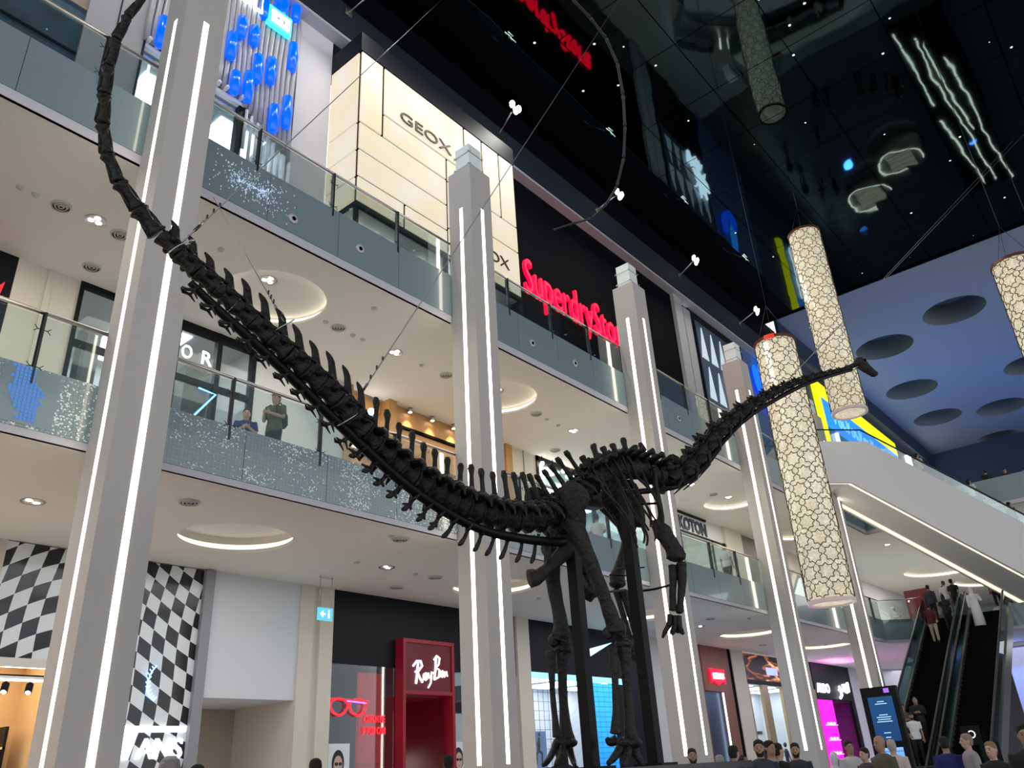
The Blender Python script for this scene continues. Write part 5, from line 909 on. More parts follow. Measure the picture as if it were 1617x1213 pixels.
# ================================================================== THE SKELETON (joint positions in metres, radius last)
SPINE=[(2.081,6.023,8.511,0.031),(2.023,6.107,8.265,0.0367),(1.997,6.185,7.977,0.0423),(2.022,6.29,7.686,0.048),(2.067,6.361,7.406,0.0537),(2.144,6.451,7.165,0.0537),(2.259,6.496,6.921,0.0537),(2.4,6.49,6.701,0.0596),(2.576,6.485,6.538,0.072),(2.75,6.475,6.384,0.0846),(2.941,6.436,6.241,0.0973),(3.133,6.396,6.097,0.104),(3.398,6.358,5.948,0.1054),(3.673,6.32,5.781,0.1067),(3.954,6.28,5.61,0.1144),(4.238,6.235,5.438,0.1222),(4.557,6.226,5.278,0.131),(4.891,6.219,5.092,0.1467),(5.277,6.257,4.88,0.1638),(5.694,6.312,4.709,0.1896),(6.073,6.305,4.565,0.2082),(6.485,6.31,4.467,0.2286),(6.858,6.258,4.392,0.2335),(7.263,6.214,4.367,0.2396),(7.628,6.115,4.366,0.2444),(8.019,6.013,4.441,0.2344),(8.35,5.885,4.646,0.2235),(8.683,5.784,4.928,0.2128),(9.039,5.688,5.166,0.1925),(9.47,5.631,5.347,0.1805),(9.949,5.602,5.416,0.1767),(10.34,5.569,5.4,0.1899),(10.679,5.462,5.451,0.193),(11.015,5.273,5.728,0.1772),(11.316,5.044,6.112,0.1607),(11.584,4.836,6.408,0.1428),(11.88,4.616,6.673,0.1243),(12.196,4.405,6.896,0.1051),(12.568,4.207,7.125,0.091),(12.976,3.984,7.327,0.0763),(13.474,3.737,7.532,0.0668),(13.925,3.489,7.699,0.0567),(14.179,3.326,7.844,0.0458)]
WHIP=[(2.081,6.023,8.511,0.0279),(2.184,5.817,8.84,0.0251),(2.394,5.496,9.376,0.0225),(2.791,5.061,9.988,0.0213),(3.433,4.528,10.558,0.0209),(4.231,4.043,10.815,0.0219),(5.102,3.735,10.726,0.0213),(5.802,3.631,10.417,0.0212),(6.146,3.569,10.171,0.0206),(6.414,3.511,10.043,0.0208),(6.685,3.474,9.884,0.0202),(6.909,3.482,9.624,0.0195),(7.113,3.573,9.293,0.0196),(7.252,3.684,8.925,0.0188),(7.399,3.845,8.593,0.018),(7.488,4.05,8.298,0.0173),(7.47,4.221,8.106,0.0165),(7.441,4.447,7.976,0.0157),(7.335,4.68,7.961,0.0141),(7.189,4.91,7.9,0.0116)]
BONES={'femur_R':[(8.205,5.711,4.324,0.1362),(8.284,5.613,3.952,0.1104),(8.387,5.573,3.683,0.094),(8.487,5.537,3.379,0.0932),(8.571,5.52,3.157,0.1082),(8.642,5.521,3.014,0.1467),(8.623,5.544,2.956,0.1078)],'femur_L':[(8.649,6.4,4.188,0.1362),(8.635,6.419,3.874,0.1177),(8.647,6.403,3.583,0.0997),(8.669,6.376,3.297,0.0985),(8.669,6.375,3.098,0.1303),(8.653,6.395,2.99,0.1216)],'tibia_R':[(8.687,5.464,2.839,0.1149),(8.683,5.47,2.642,0.0759),(8.679,5.475,2.391,0.0601),(8.672,5.483,2.112,0.0593),(8.667,5.49,1.908,0.0734),(8.667,5.49,1.786,0.1022)],'fibula_R':[(8.511,5.507,2.802,0.0681),(8.506,5.513,2.601,0.0525),(8.496,5.525,2.32,0.0444),(8.482,5.543,2.046,0.0512),(8.464,5.566,1.846,0.0797)],'tibia_L':[(8.674,6.369,2.894,0.1211),(8.658,6.39,2.673,0.072),(8.647,6.403,2.374,0.0632),(8.647,6.403,2.081,0.0702),(8.654,6.394,1.845,0.108)],'fibula_L':[(8.484,6.429,2.874,0.0719),(8.483,6.431,2.631,0.0474),(8.478,6.436,2.336,0.039),(8.484,6.429,2.046,0.0462),(8.485,6.428,1.869,0.0612)],'ischium':[(8.495,5.933,4.234,0.1318),(8.411,5.991,4.066,0.1224),(8.283,6.082,3.925,0.0889),(8.156,6.158,3.8,0.072),(8.079,6.227,3.723,0.0956),(7.977,6.291,3.689,0.1268)],'pubis':[(8.756,6.096,3.831,0.0665),(8.86,6.085,3.677,0.0665),(8.939,6.048,3.597,0.0998),(8.937,6.118,3.51,0.0749)],'pubis_b':[(8.792,6.056,4.055,0.084),(8.909,6.07,3.847,0.0756),(9.021,6.079,3.654,0.0756),(9.093,6.034,3.597,0.0756)],'humerus':[(9.979,5.518,4.601,0.081),(10.024,5.462,4.467,0.1343),(10.073,5.401,4.317,0.1157),(10.106,5.36,4.188,0.124),(10.115,5.348,4.107,0.1501)],'scapula_rod':[(9.904,5.391,5.416,0.0367),(9.991,5.443,5.208,0.0367),(10.06,5.472,4.943,0.0457),(10.109,5.494,4.722,0.0546),(10.146,5.572,4.56,0.0819)],'radius':[(10.072,5.402,3.995,0.0703),(10.06,5.417,3.795,0.0611),(10.036,5.447,3.582,0.0519),(10.023,5.464,3.372,0.0601)],'ulna':[(10.149,5.306,3.988,0.0791),(10.132,5.327,3.745,0.0697),(10.102,5.365,3.533,0.0518),(10.075,5.398,3.358,0.06)],'humerus_far':[(10.718,6.373,4.911,0.1187),(10.661,6.443,4.645,0.0882),(10.592,6.53,4.356,0.0873),(10.533,6.604,4.12,0.1251),(10.525,6.614,4.006,0.1437)],'ulna_far':[(10.576,6.55,3.878,0.0763),(10.6,6.52,3.642,0.0567),(10.63,6.482,3.409,0.0563),(10.654,6.453,3.253,0.0746)],'radius_far':[(10.502,6.643,3.932,0.0573),(10.538,6.597,3.601,0.0472),(10.574,6.553,3.278,0.0467),(10.6,6.52,3.007,0.0647)]}
HAND=[[(9.993,5.502,3.332,0.0428),(9.976,5.522,3.209,0.0426),(9.93,5.579,3.106,0.034),(9.902,5.614,3.027,0.0169)],[(10.034,5.45,3.312,0.0428),(10.022,5.465,3.18,0.0426),(9.994,5.5,3.1,0.0424),(9.98,5.517,3.068,0.0254)],[(10.066,5.411,3.309,0.0428),(10.059,5.419,3.176,0.0426),(10.068,5.407,3.101,0.0424),(10.085,5.386,3.059,0.0169)],[(10.147,5.487,3.303,0.0345),(10.141,5.494,3.178,0.0344),(10.133,5.503,3.095,0.0343)]]
HANDF=[[(10.614,6.502,2.962,0.0369),(10.625,6.489,2.873,0.0276)],[(10.658,6.448,3.002,0.037),(10.673,6.429,2.895,0.0276)],[(10.588,6.536,2.991,0.0369),(10.591,6.531,2.885,0.0276)]]
FOOTR=[[(8.61,5.56,1.765,0.0657),(8.433,5.516,1.679,0.0572),(8.243,5.486,1.597,0.042),(8.113,5.471,1.549,0.0276)],[(8.646,5.516,1.748,0.0656),(8.484,5.452,1.642,0.0571),(8.319,5.391,1.552,0.0419),(8.215,5.344,1.527,0.0276)],[(8.677,5.476,1.745,0.0656),(8.688,5.464,1.638,0.058),(8.717,5.427,1.55,0.0433),(8.741,5.397,1.509,0.0288)],[(8.66,5.676,1.799,0.0665),(8.603,5.747,1.776,0.0443),(8.583,5.772,1.826,0.0222)]]
FOOTL=[[(8.477,6.438,1.8,0.0533),(8.267,6.345,1.695,0.0446),(8.095,6.294,1.609,0.0364),(7.974,6.267,1.572,0.0216)],[(8.524,6.38,1.782,0.0609),(8.331,6.264,1.676,0.0445),(8.167,6.203,1.596,0.0364),(8.063,6.155,1.564,0.0216)],[(8.656,6.392,1.788,0.0616),(8.584,6.304,1.673,0.0455),(8.509,6.22,1.588,0.0374),(8.427,6.145,1.553,0.0221)]]
RIBS=[[(8.828,5.581,5.301,0.0123),(8.898,5.532,5.152,0.0142),(8.993,5.464,4.988,0.016),(9.081,5.435,4.784,0.0178),(9.163,5.402,4.596,0.0178),(9.255,5.335,4.436,0.0158),(9.325,5.313,4.251,0.0139),(9.321,5.338,4.129,0.012)],[(8.919,5.597,5.363,0.0125),(8.994,5.499,5.303,0.0143),(9.061,5.465,5.173,0.0162),(9.173,5.431,4.97,0.0181),(9.299,5.391,4.753,0.018),(9.44,5.321,4.549,0.0161),(9.534,5.295,4.365,0.0141),(9.547,5.333,4.229,0.0122)],[(9.069,5.532,5.435,0.0126),(9.123,5.455,5.409,0.0148),(9.191,5.438,5.283,0.017),(9.313,5.433,5.053,0.0192),(9.435,5.406,4.852,0.017),(9.583,5.358,4.636,0.0147),(9.716,5.318,4.435,0.0125)],[(9.274,5.557,5.53,0.0128),(9.315,5.51,5.492,0.0147),(9.412,5.475,5.348,0.0167),(9.509,5.463,5.175,0.0186),(9.621,5.397,5.044,0.0186),(9.749,5.347,4.87,0.0166),(9.849,5.34,4.683,0.0146),(9.892,5.38,4.531,0.0127)],[(8.715,5.633,5.186,0.0122),(8.737,5.622,5.088,0.0144),(8.814,5.578,4.944,0.0165),(8.919,5.542,4.744,0.0186),(9.02,5.479,4.586,0.0164),(9.11,5.428,4.43,0.0142),(9.178,5.401,4.277,0.012)],[(8.619,5.611,5.14,0.0121),(8.647,5.599,5.077,0.014),(8.758,5.585,4.884,0.0158),(8.844,5.545,4.762,0.0176),(8.966,5.476,4.623,0.0176),(9.076,5.439,4.459,0.0157),(9.204,5.445,4.211,0.0139),(9.25,5.443,4.108,0.012)],[(9.681,5.58,5.533,0.0131),(9.733,5.55,5.411,0.0154),(9.784,5.52,5.29,0.0177),(9.866,5.499,5.108,0.02),(9.986,5.445,4.908,0.0176),(10.034,5.474,4.716,0.0153),(10.029,5.52,4.588,0.0129)]]
RIBSF=[[(9.771,6.385,5.725,0.0138),(9.854,6.333,5.56,0.0159),(9.965,6.258,5.378,0.0179),(10.068,6.229,5.152,0.02),(10.164,6.193,4.943,0.0199),(10.272,6.12,4.765,0.0177),(10.356,6.098,4.56,0.0156),(10.355,6.128,4.424,0.0135)],[(9.863,6.398,5.79,0.0139),(9.949,6.291,5.724,0.016),(10.027,6.253,5.58,0.0181),(10.155,6.217,5.354,0.0202),(10.299,6.173,5.112,0.0201),(10.46,6.097,4.886,0.018),(10.569,6.069,4.68,0.0158),(10.586,6.112,4.53,0.0137)],[(10.019,6.321,5.866,0.014),(10.082,6.236,5.838,0.0165),(10.159,6.218,5.697,0.019),(10.297,6.213,5.442,0.0215),(10.436,6.183,5.218,0.019),(10.603,6.131,4.977,0.0164),(10.752,6.087,4.753,0.0139)],[(10.228,6.34,5.964,0.0142),(10.275,6.289,5.922,0.0164),(10.385,6.25,5.761,0.0186),(10.494,6.237,5.569,0.0208),(10.621,6.164,5.424,0.0207),(10.765,6.11,5.23,0.0185),(10.878,6.103,5.023,0.0163),(10.927,6.147,4.854,0.0141)],[(9.655,6.449,5.601,0.0137),(9.683,6.438,5.492,0.0161),(9.773,6.39,5.333,0.0185),(9.895,6.351,5.109,0.0209),(10.011,6.282,4.934,0.0184),(10.115,6.227,4.76,0.0159),(10.196,6.199,4.59,0.0135)],[(9.558,6.428,5.553,0.0136),(9.591,6.416,5.483,0.0156),(9.716,6.401,5.267,0.0177),(9.815,6.358,5.131,0.0198),(9.953,6.28,4.976,0.0197),(10.078,6.24,4.793,0.0176),(10.223,6.247,4.516,0.0156),(10.276,6.245,4.4,0.0135)]]
RAIL=[(3.164,6.409,5.915,0.0365),(3.465,6.366,5.713,0.0493),(3.848,6.324,5.493,0.0565),(4.302,6.303,5.248,0.0579),(4.779,6.278,4.968,0.0593),(5.3,6.277,4.701,0.0611),(5.867,6.292,4.455,0.0632),(6.468,6.299,4.278,0.0657),(7.036,6.229,4.14,0.0603),(7.589,6.103,4.1,0.0621),(8.223,5.995,4.135,0.0647),(8.5,5.938,4.219,0.0659)]
RAIL2=[(9.579,5.746,5.023,0.0451),(10.002,5.678,5.117,0.0463),(10.388,5.573,5.203,0.0473),(10.792,5.4,5.349,0.0483),(11.134,5.185,5.649,0.0492),(11.476,4.953,6.085,0.0403),(11.882,4.648,6.514,0.0413),(12.412,4.31,6.898,0.0371),(13.078,3.887,7.29,0.0327),(14.05,3.418,7.704,0.0284)]
RODS=[[(10.441,6.303,3.829,0.0187),(10.524,6.029,3.819,0.0185),(10.511,5.681,3.829,0.0182)],[(10.284,6.423,4.157,0.0113),(10.354,6.011,4.116,0.0111)],[(10.139,6.496,4.066,0.0112),(10.31,6.151,4.007,0.0111)],[(10.131,5.8,4.98,0.0205),(10.094,5.539,4.919,0.0202)],[(8.878,5.98,3.554,0.0165),(10.432,6.457,3.873,0.0188)]]
ILIUM=[(7.905,5.653,4.746),(7.955,5.556,4.791),(8.062,5.451,4.754),(8.16,5.404,4.655),(8.221,5.412,4.546),(8.208,5.513,4.435),(8.161,5.602,4.398),(8.164,5.685,4.286),(8.104,5.713,4.347),(8.035,5.687,4.492),(7.965,5.716,4.567)]
SCAP=[(9.923,6.521,5.074),(9.906,6.379,5.284),(9.986,6.187,5.403),(10.179,5.907,5.453),(10.319,5.89,5.249),(10.416,5.937,5.032),(10.525,5.969,4.814),(10.513,6.067,4.706),(10.331,6.206,4.822),(10.315,6.327,4.689),(10.18,6.378,4.843),(10.032,6.443,4.998)]
SKULL=[(14.01,3.458,7.718),(14.15,3.329,7.887),(14.207,3.223,7.932),(14.262,3.15,7.937),(14.334,3.127,7.851),(14.424,3.105,7.734),(14.419,3.15,7.684),(14.353,3.213,7.71),(14.259,3.246,7.818),(14.192,3.341,7.803)]
POSTS=[(9.529,6.727,1.535),(11.467,6.833,1.483)]
POSTTOP=[(8.489,5.951,4.22),(9.903,5.937,5.171)]
def sub(v): return Vector(v[:3])
dino = thing('dinosaur_skeleton', 'huge dark long-necked dinosaur skeleton on its black plinth', 'skeleton', (9.0, 5.9, 1.5))
def densify(pts):
    """arc length samples of a 4D polyline, smoothed"""
    P = [Vector(p[:3]) for p in pts]; Rr = [p[3] for p in pts]; out = []; n = len(P)
    for i in range(n - 1):
        p0, p1, p2, p3 = P[max(i - 1, 0)], P[i], P[i + 1], P[min(i + 2, n - 1)]
        for k in range(12):
            t = k / 12; q = 0.5 * ((2 * p1) + (p2 - p0) * t + (2 * p0 - 5 * p1 + 4 * p2 - p3) * t * t + (3 * p1 - p0 - 3 * p2 + p3) * t ** 3)
            out.append((q, Rr[i] + (Rr[i + 1] - Rr[i]) * t))
    out.append((P[-1], Rr[-1])); return out
SP = densify(SPINE); S = [0.0]
for a, b in zip(SP, SP[1:]): S.append(S[-1] + (b[0] - a[0]).length)
TOT = S[-1]
def at(s):
    s = max(0, min(TOT, s)); lo, hi = 0, len(S) - 1
    while hi - lo > 1:
        m = (lo + hi) // 2
        if S[m] <= s: lo = m
        else: hi = m
    t = (s - S[lo]) / max(1e-9, S[hi] - S[lo]); return SP[lo][0].lerp(SP[hi][0], t), SP[lo][1] + (SP[hi][1] - SP[lo][1]) * t
def frame(s):
    p, r = at(s); F = (at(s + 0.12)[0] - at(s - 0.12)[0]).normalized()    # towards the head
    k = min(1, max(0, (p.x - 8.0) / 4.5)); L = Vector((0.07 + 0.45 * k, 1.0 - 0.15 * k, 0)); L = (L - F * L.dot(F)).normalized()
    return p, r, F, L, F.cross(L).normalized()
def s_of(x):   # arc length where the spine first passes this x (beyond the curl of the tail)
    return min((abs(SP[i][0].x - x), S[i]) for i in range(len(SP)) if SP[i][0].z < 7.2)[1]
sHip0, sHip1, sNeck = s_of(8.15), s_of(8.75), s_of(10.45)
rn = random.Random(11)
def jig(v, a): return v + Vector((rn.uniform(-a, a), rn.uniform(-a, a), rn.uniform(-a, a)))
def blade(m, p, F, L, U, back, h, w0, w1, th, tip=1.0, lean=0.4):
    """a bone blade rising from p: fore-aft width w0..w1, thickness th, leaning to the tail"""
    rings = []
    for t, w_, q in ((0, w0, 1.5), (0.3, (w0 + w1) * 0.42, 1.0), (0.65, w1 * 0.85, 1.0), (0.88, w1, tip), (1.0, w1 * 0.75, tip * 0.7)):
        c = p + (U - F * lean * (0.5 + 0.5 * t)) * (h * t); rings.append((c, F * (w_ / 2), L * (th * q)))
    m.loft(rings)
def vertebra(s, ln, kind, k):
    p, r, F, L, U = frame(s); m = MB(); h = ln * 0.5; B = 14
    # spool-shaped body
    pr = [(-1.0, 0.86), (-0.93, 1.0), (-0.7, 0.94), (-0.3, 0.74), (0.15, 0.70), (0.6, 0.86), (0.85, 1.02), (0.98, 0.95)]
    nf = min(1.0, max(0.0, (s - sNeck) / (TOT - sNeck)))
    rr = r * (1 - 0.28 * nf) * {'dist': 1.0, 'mid': 0.92, 'prox': 0.70, 'sac': 0.72, 'dors': 0.88, 'neck': 0.85}[kind]
    if kind == 'dist': pr = [(-0.98, 1.1), (-0.85, 1.28), (-0.6, 0.95), (-0.2, 0.78), (0.3, 0.80), (0.7, 1.05), (0.9, 1.3), (0.99, 1.1)]
    rings = []
    for t, q in pr:
        e = 1 + rn.uniform(-0.05, 0.05); rings.append((p + F * (h * t) - U * (0.08 * r if kind != 'dist' else 0), U * (rr * q * e), L * (rr * q * (2 - e) * 0.95)))
    m.loft(rings)
    if kind == 'dist':
        m.tube([p - F * h * 0.8 + U * rr * 0.9, p + U * rr * 0.95, p + F * h * 1.15 + U * rr * 1.05], [rr * 0.32, rr * 0.4, rr * 0.15], 6)
        m.tube([p - F * h * 0.3 - U * rr * 0.8, p + F * h * 0.9 - U * rr * 1.1], [rr * 0.2, rr * 0.35], 6)
        return m, p, r, F, L, U
    top = p + U * rr * 0.75
    # neural arch and joint processes
    m.loft([(top - F * h * 0.55, U * (rr * 0.28), L * (rr * 0.5)), (top + U * rr * 0.15, U * (rr * 0.55), L * (rr * 0.42)), (top + F * h * 0.7 + U * rr * 0.1, U * (rr * 0.3), L * (rr * 0.5))])
    for sgn in (-1, 1):
        m.tube([top + L * sgn * rr * 0.3, top + F * h * 0.9 + L * sgn * rr * 0.38 + U * rr * 0.25, top + F * h * 1.45 + L * sgn * rr * 0.32 + U * rr * 0.42], [rr * 0.24, rr * 0.2, rr * 0.08], 6)
        m.tube([top + U * rr * 0.3, top - F * h * 0.95 + L * sgn * rr * 0.25 + U * rr * 0.55], [rr * 0.22, rr * 0.14], 6)
    if kind == 'mid':
        f = min(1, max(0.0, (p.x - 2.9) / 1.2)); blade(m, top + U * rr * 0.3 - F * h * 0.25, F, L, U, True, (0.12 + 0.10 * f) * (1 + rn.uniform(-.15, .15)), 0.17, 0.12 + 0.02 * f, 0.018, 1.0, 0.85)
        for sgn in (-1, 1): m.loft([(p + L * sgn * rr * 0.5, F * h * 0.35, U * rr * 0.2), (p + L * sgn * rr * 1.15 - U * rr * 0.15, F * h * 0.28, U * rr * 0.12), (p + L * sgn * rr * 1.4 - U * rr * 0.2, F * h * 0.16, U * rr * 0.08)])
    elif kind in ('prox', 'sac'):
        hh = 0.30 + 0.11 * min(1, (p.x - 5.0) / 3.0) if kind == 'prox' else 0.40; blade(m, top + U * rr * 0.25, F, L, U, True, hh * (1 + rn.uniform(-.1, .1)), 0.10, 0.075, 0.022, 2.2, 0.5 - 0.4 * min(1, max(0, (p.x - 5.2) / 1.5)))
        for sgn in (-1, 1):
            w1 = 1.25 if kind == 'prox' else 1.0
            m.loft([(p + L * sgn * rr * 0.6 + U * rr * 0.5, F * h * 0.5, U * rr * 0.42), (p + L * sgn * rr * 1.3 * w1 + U * rr * 0.45, F * h * 0.42, U * rr * 0.3), (p + L * sgn * rr * 1.75 * w1 - U * rr * 0.05, F * h * 0.26, U * rr * 0.24), (p + L * sgn * rr * 1.85 * w1 - U * rr * 0.55, F * h * 0.12, U * rr * 0.1)])
            m.tube([p + L * sgn * rr * 0.4 + U * rr * 1.0, p + L * sgn * rr * 1.2 * w1 + U * rr * 0.75], [rr * 0.16, rr * 0.1], 6)
    elif kind == 'dors':
        blade(m, top + U * rr * 0.1, F, L, U, True, 0.27 * (1 + rn.uniform(-.25, .2)), 0.16, 0.11, 0.035, 1.3, rn.uniform(-0.2, 0.35))
        m.tube([top + U * rr * 0.3, top + U * rr * 0.9 + F * h * 0.9], [rr * 0.35, rr * 0.12], 6).tube([top + U * rr * 0.2, top + U * rr * 0.8 - F * h * 1.0], [rr * 0.35, rr * 0.12], 6)
        for sgn in (-1, 1): m.tube([top, p + L * sgn * rr * 1.6 + U * rr * 1.1, p + L * sgn * rr * 2.0 + U * rr * 1.15], [rr * 0.35, rr * 0.25, rr * 0.3], 7)
    elif kind == 'neck':
        for sgn in (-1, 1):
            q = top + U * rr * 0.35 + L * sgn * rr * 0.35 - F * h * 0.1
            m.tube([q, q + U * rr * 0.4 + L * sgn * rr * 0.12, q + U * rr * (0.75 + 0.3 * rn.random()) + L * sgn * rr * 0.15 - F * h * 0.1], [rr * 0.5, rr * 0.34, rr * 0.08], 6)
            m.loft([(p + F * h * 0.2 + L * sgn * rr * 0.3, F * h * 0.8, U * rr * 0.5), (p + L * sgn * rr * 1.1 - U * rr * 0.2, F * h * 0.55, U * rr * 0.16), (p - F * h * 0.1 + L * sgn * rr * 1.35 - U * rr * 0.55, F * h * 0.3, U * rr * 0.1)])
            m.tube([p + L * sgn * rr * 1.1 - U * rr * 0.4 + F * h * 0.9, p + L * sgn * rr * 0.9 - U * rr * 1.2 + F * h * 0.3, p + L * sgn * rr * 0.8 - U * rr * 1.35 - F * h * 1.5], [rr * 0.2, rr * 0.16, rr * 0.05], 6)
    return m, p, r, F, L, U
s = 0.10; k = 0; nch = 0
while s < TOT - 0.08:
    p, r = at(s)
    if s < sHip0:
        if p.x < 2.85: kind, ln = 'dist', 0.27
        elif p.x < 5.15: kind, ln = 'mid', 0.225
        else: kind, ln = 'prox', max(0.18, 0.21 - 0.01 * (p.x - 5.15))
    elif s < sHip1: kind, ln = 'sac', 0.17
    elif s < sNeck: kind, ln = 'dors', 0.21
    else: kind, ln = 'neck', max(0.20, 0.36 - 0.035 * (s - sNeck))
    if kind == 'neck' and s + ln * 0.5 > TOT: break
    m, p, r, F, L, U = vertebra(s, ln * 1.03, kind, k)
    m.build({'dist': 'tail_vertebra', 'mid': 'tail_vertebra', 'prox': 'tail_vertebra', 'sac': 'hip_vertebra', 'dors': 'back_vertebra', 'neck': 'neck_vertebra'}[kind], BONE, dino)
    if kind == 'mid' and p.x > 3.25:
        m = MB(); c = p - U * (r * 1.6); f = min(1, (p.x - 2.9) / 2)
        for sg in (-1, 1):
            m.tube([c + L * sg * 0.03 + U * 0.03, c - U * 0.07 + L * sg * 0.045 - F * 0.02, c - U * 0.11 + L * sg * 0.025 - F * 0.08, c - U * 0.10 + L * sg * 0.012 - F * 0.12], [0.010, 0.016, 0.018, 0.006], 6)
            m.tube([c - U * 0.07 + L * sg * 0.045 - F * 0.02, c - U * 0.11 + L * sg * 0.03 + F * 0.06], [0.016, 0.006], 6)
        m.build('chevron_bone', BONE, dino); nch += 1
    if kind == 'prox' and p.x < 8.05:
        f = (p.x - 5.15) / 2.9; m = MB(); c = p - U * (r * 0.9); dn = (-U * 0.9 - F * 0.35).normalized(); H = 0.24 + 0.14 * f
        for sg in (-1, 1): m.tube([c + L * sg * 0.05, c + dn * H * 0.3 + L * sg * 0.02], [0.022, 0.018], 6)
        m.loft([(c + dn * H * 0.28, F * 0.022, L * 0.018), (c + dn * H * 0.6, F * 0.03, L * 0.014), (c + dn * H * 0.9 - F * 0.02, F * 0.04, L * 0.016), (c + dn * H - F * 0.03, F * 0.02, L * 0.01)])
        if f < 0.5: m.tube([c + dn * H * 0.6, c + dn * H * 0.75 + F * 0.09 * (1 - f)], [0.025, 0.012], 6).tube([c + dn * H * 0.6, c + dn * H * 0.72 - F * 0.12 * (1 - f)], [0.025, 0.012], 6)
        m.build('chevron_bone', BONE, dino); nch += 1
    s += ln * (1.03 if kind != 'dist' else 1.06); k += 1
# whip of the tail, one rod bone after another
WP = WHIP; tot = 0
for i in range(len(WP) - 1):
    a, b = Vector(WP[i][:3]), Vector(WP[i + 1][:3]); ra, rb = WP[i][3], WP[i + 1][3]; d = b - a; q = a + d * 0.97
    MB().tube([a, a + d * 0.06, a + d * 0.2, a + d * 0.8, a + d * 0.93, q], [ra * 0.9, ra * 1.35, ra * 0.95, rb * 0.95, rb * 1.3, rb * 0.9], 8).build('whip_vertebra', WHIPM if i > 6 else BONE, dino)
# limbs
def bone(pts, name, ends=1.35, m=None, flat=0.85, mt=None):
    D = densify(pts); n = len(D); mb = m or MB(); rad = []
    for i, (p, r) in enumerate(D):
        t = i / (n - 1); rad.append(r * (1 + 0.035 * math.sin(i * 0.5 + pts[0][0] * 9)))
    mb.tube([d[0] for d in D], [r * (0.55 if i in (0, n - 1) else 1) for i, r in enumerate(rad)], 12, True, flat)
    if m is None: return mb.build(name, mt or BONE, dino)
for nm, part in (('femur_R', 'femur'), ('femur_L', 'femur'), ('tibia_R', 'tibia'), ('tibia_L', 'tibia'), ('fibula_R', 'fibula'), ('fibula_L', 'fibula'), ('pubis', 'pubis'), ('pubis_b', 'pubis'), ('humerus', 'humerus'), ('humerus_far', 'humerus'), ('radius', 'radius_bone'), ('radius_far', 'radius_bone'), ('ulna', 'ulna'), ('ulna_far', 'ulna')):
    P_ = BONES[nm]; mb = MB(); bone(P_, part, m=mb)
    e = P_[-1]; e0 = P_[0]
    if part in ('femur',):   # two condyles at the knee, a head at the hip
        v = Vector(e[:3]); q = e[3]; mb.ball(v + Vector((0.06, -0.04, 0)), q * 0.75, q * 0.6, q * 0.8).ball(v + Vector((-0.06, 0.05, 0.02)), q * 0.7, q * 0.6, q * 0.75).ball(Vector(e0[:3]) + Vector((0, 0.04, 0.02)), e0[3] * 0.9)
    if part in ('tibia', 'humerus', 'ulna'): v = Vector(e0[:3]); mb.ball(v, e0[3] * 1.1, e0[3] * 0.9, e0[3] * 0.6); mb.ball(Vector(e[:3]), e[3] * 1.05, e[3] * 0.85, e[3] * 0.5)
    mb.build(part, BONE2 if nm == 'humerus' else BONE, dino)
bone(BONES['ischium'], 'ischium', mt=BONE2); bone(BONES['scapula_rod'], 'shoulder_blade', mt=BONE)
for nm, lst in (('finger', HAND), ('finger', HANDF), ('toe', FOOTR), ('toe', FOOTL)):
    for ch in lst: bone(ch, nm)
for mbp in (BONES['tibia_R'], BONES['tibia_L']):   # ankle blocks
    e = mbp[-1]; MB().ball((e[0] - 0.03, e[1] - 0.03, e[2] - 0.04), 0.13, 0.11, 0.06).ball((e[0] - 0.16, e[1], e[2] - 0.03), 0.09, 0.08, 0.06).build('ankle_bone', BONE, dino)
for rb in RIBS + RIBSF:
    D = densify(rb); MB().tube([d[0] for d in D], [d[1] * (1.4 if i < 8 else 1.0) for i, d in enumerate(D)], 8, True, 1.5).build('rib', BONE, dino)
# flat bones as thick shapes: hip blades both sides, shoulder blade and breast plates
def plate(poly, th, name, mt, bulge=0.35):
    P = [Vector(p) for p in poly]; c = sum(P, Vector()) / len(P); nr = Vector()
    for a, b in zip(P, P[1:] + P[:1]): nr += (a - c).cross(b - c)
    nr.normalize(); mid = lambda k, o: [c + (p - c) * k + nr * o for p in P]; n = len(P); rings = [mid(0.55, -th * 0.9), mid(0.85, -th * 0.7), mid(1.0, -th * 0.15), mid(1.0, th * 0.15), mid(0.85, th * 0.7), mid(0.55, th * 0.9)]
    m = MB(); vs = sum(rings, []); fs = [(a * n + i, a * n + (i + 1) % n, (a + 1) * n + (i + 1) % n, (a + 1) * n + i) for a in range(5) for i in range(n)]
    vs += [c - nr * th * 1.15, c + nr * th * 1.15]; b = 6 * n; fs += [((i + 1) % n, i, b) for i in range(n)] + [(5 * n + i, 5 * n + (i + 1) % n, b + 1) for i in range(n)]
    m.add(vs, fs, True); o = m.build(name, mt, dino); sd = o.modifiers.new('s', 'SUBSURF'); sd.levels = 1; sd.render_levels = 1; return o
plate(ILIUM, 0.045, 'hip_blade', BONE2)
plate([(x + 0.05, y + 0.62, z + 0.1) for x, y, z in ILIUM], 0.04, 'hip_blade', BONE)
plate(SCAP, 0.06, 'shoulder_blade', BONE)
# pelvis block tying sacrum and hip sockets
cx_, cy_, cz_ = BONES['femur_R'][0][:3]
MB().ball((8.45, 6.0, 4.45), 0.30, 0.26, 0.26, 14, 10).tube([(8.35, 5.75, 4.5), (8.5, 6.3, 4.45)], 0.17, 12).tube([(8.4, 5.95, 4.3), (8.62, 6.05, 3.95)], [0.16, 0.10], 10).build('pelvis', BONE, dino)
MB().loft([((8.95, 5.95, 4.95), (0.25, 0, 0), (0, 0.16, 0.02)), ((9.0, 5.95, 4.75), (0.24, 0, 0), (0, 0.14, 0))]).build('hip_roof', BONE, dino)
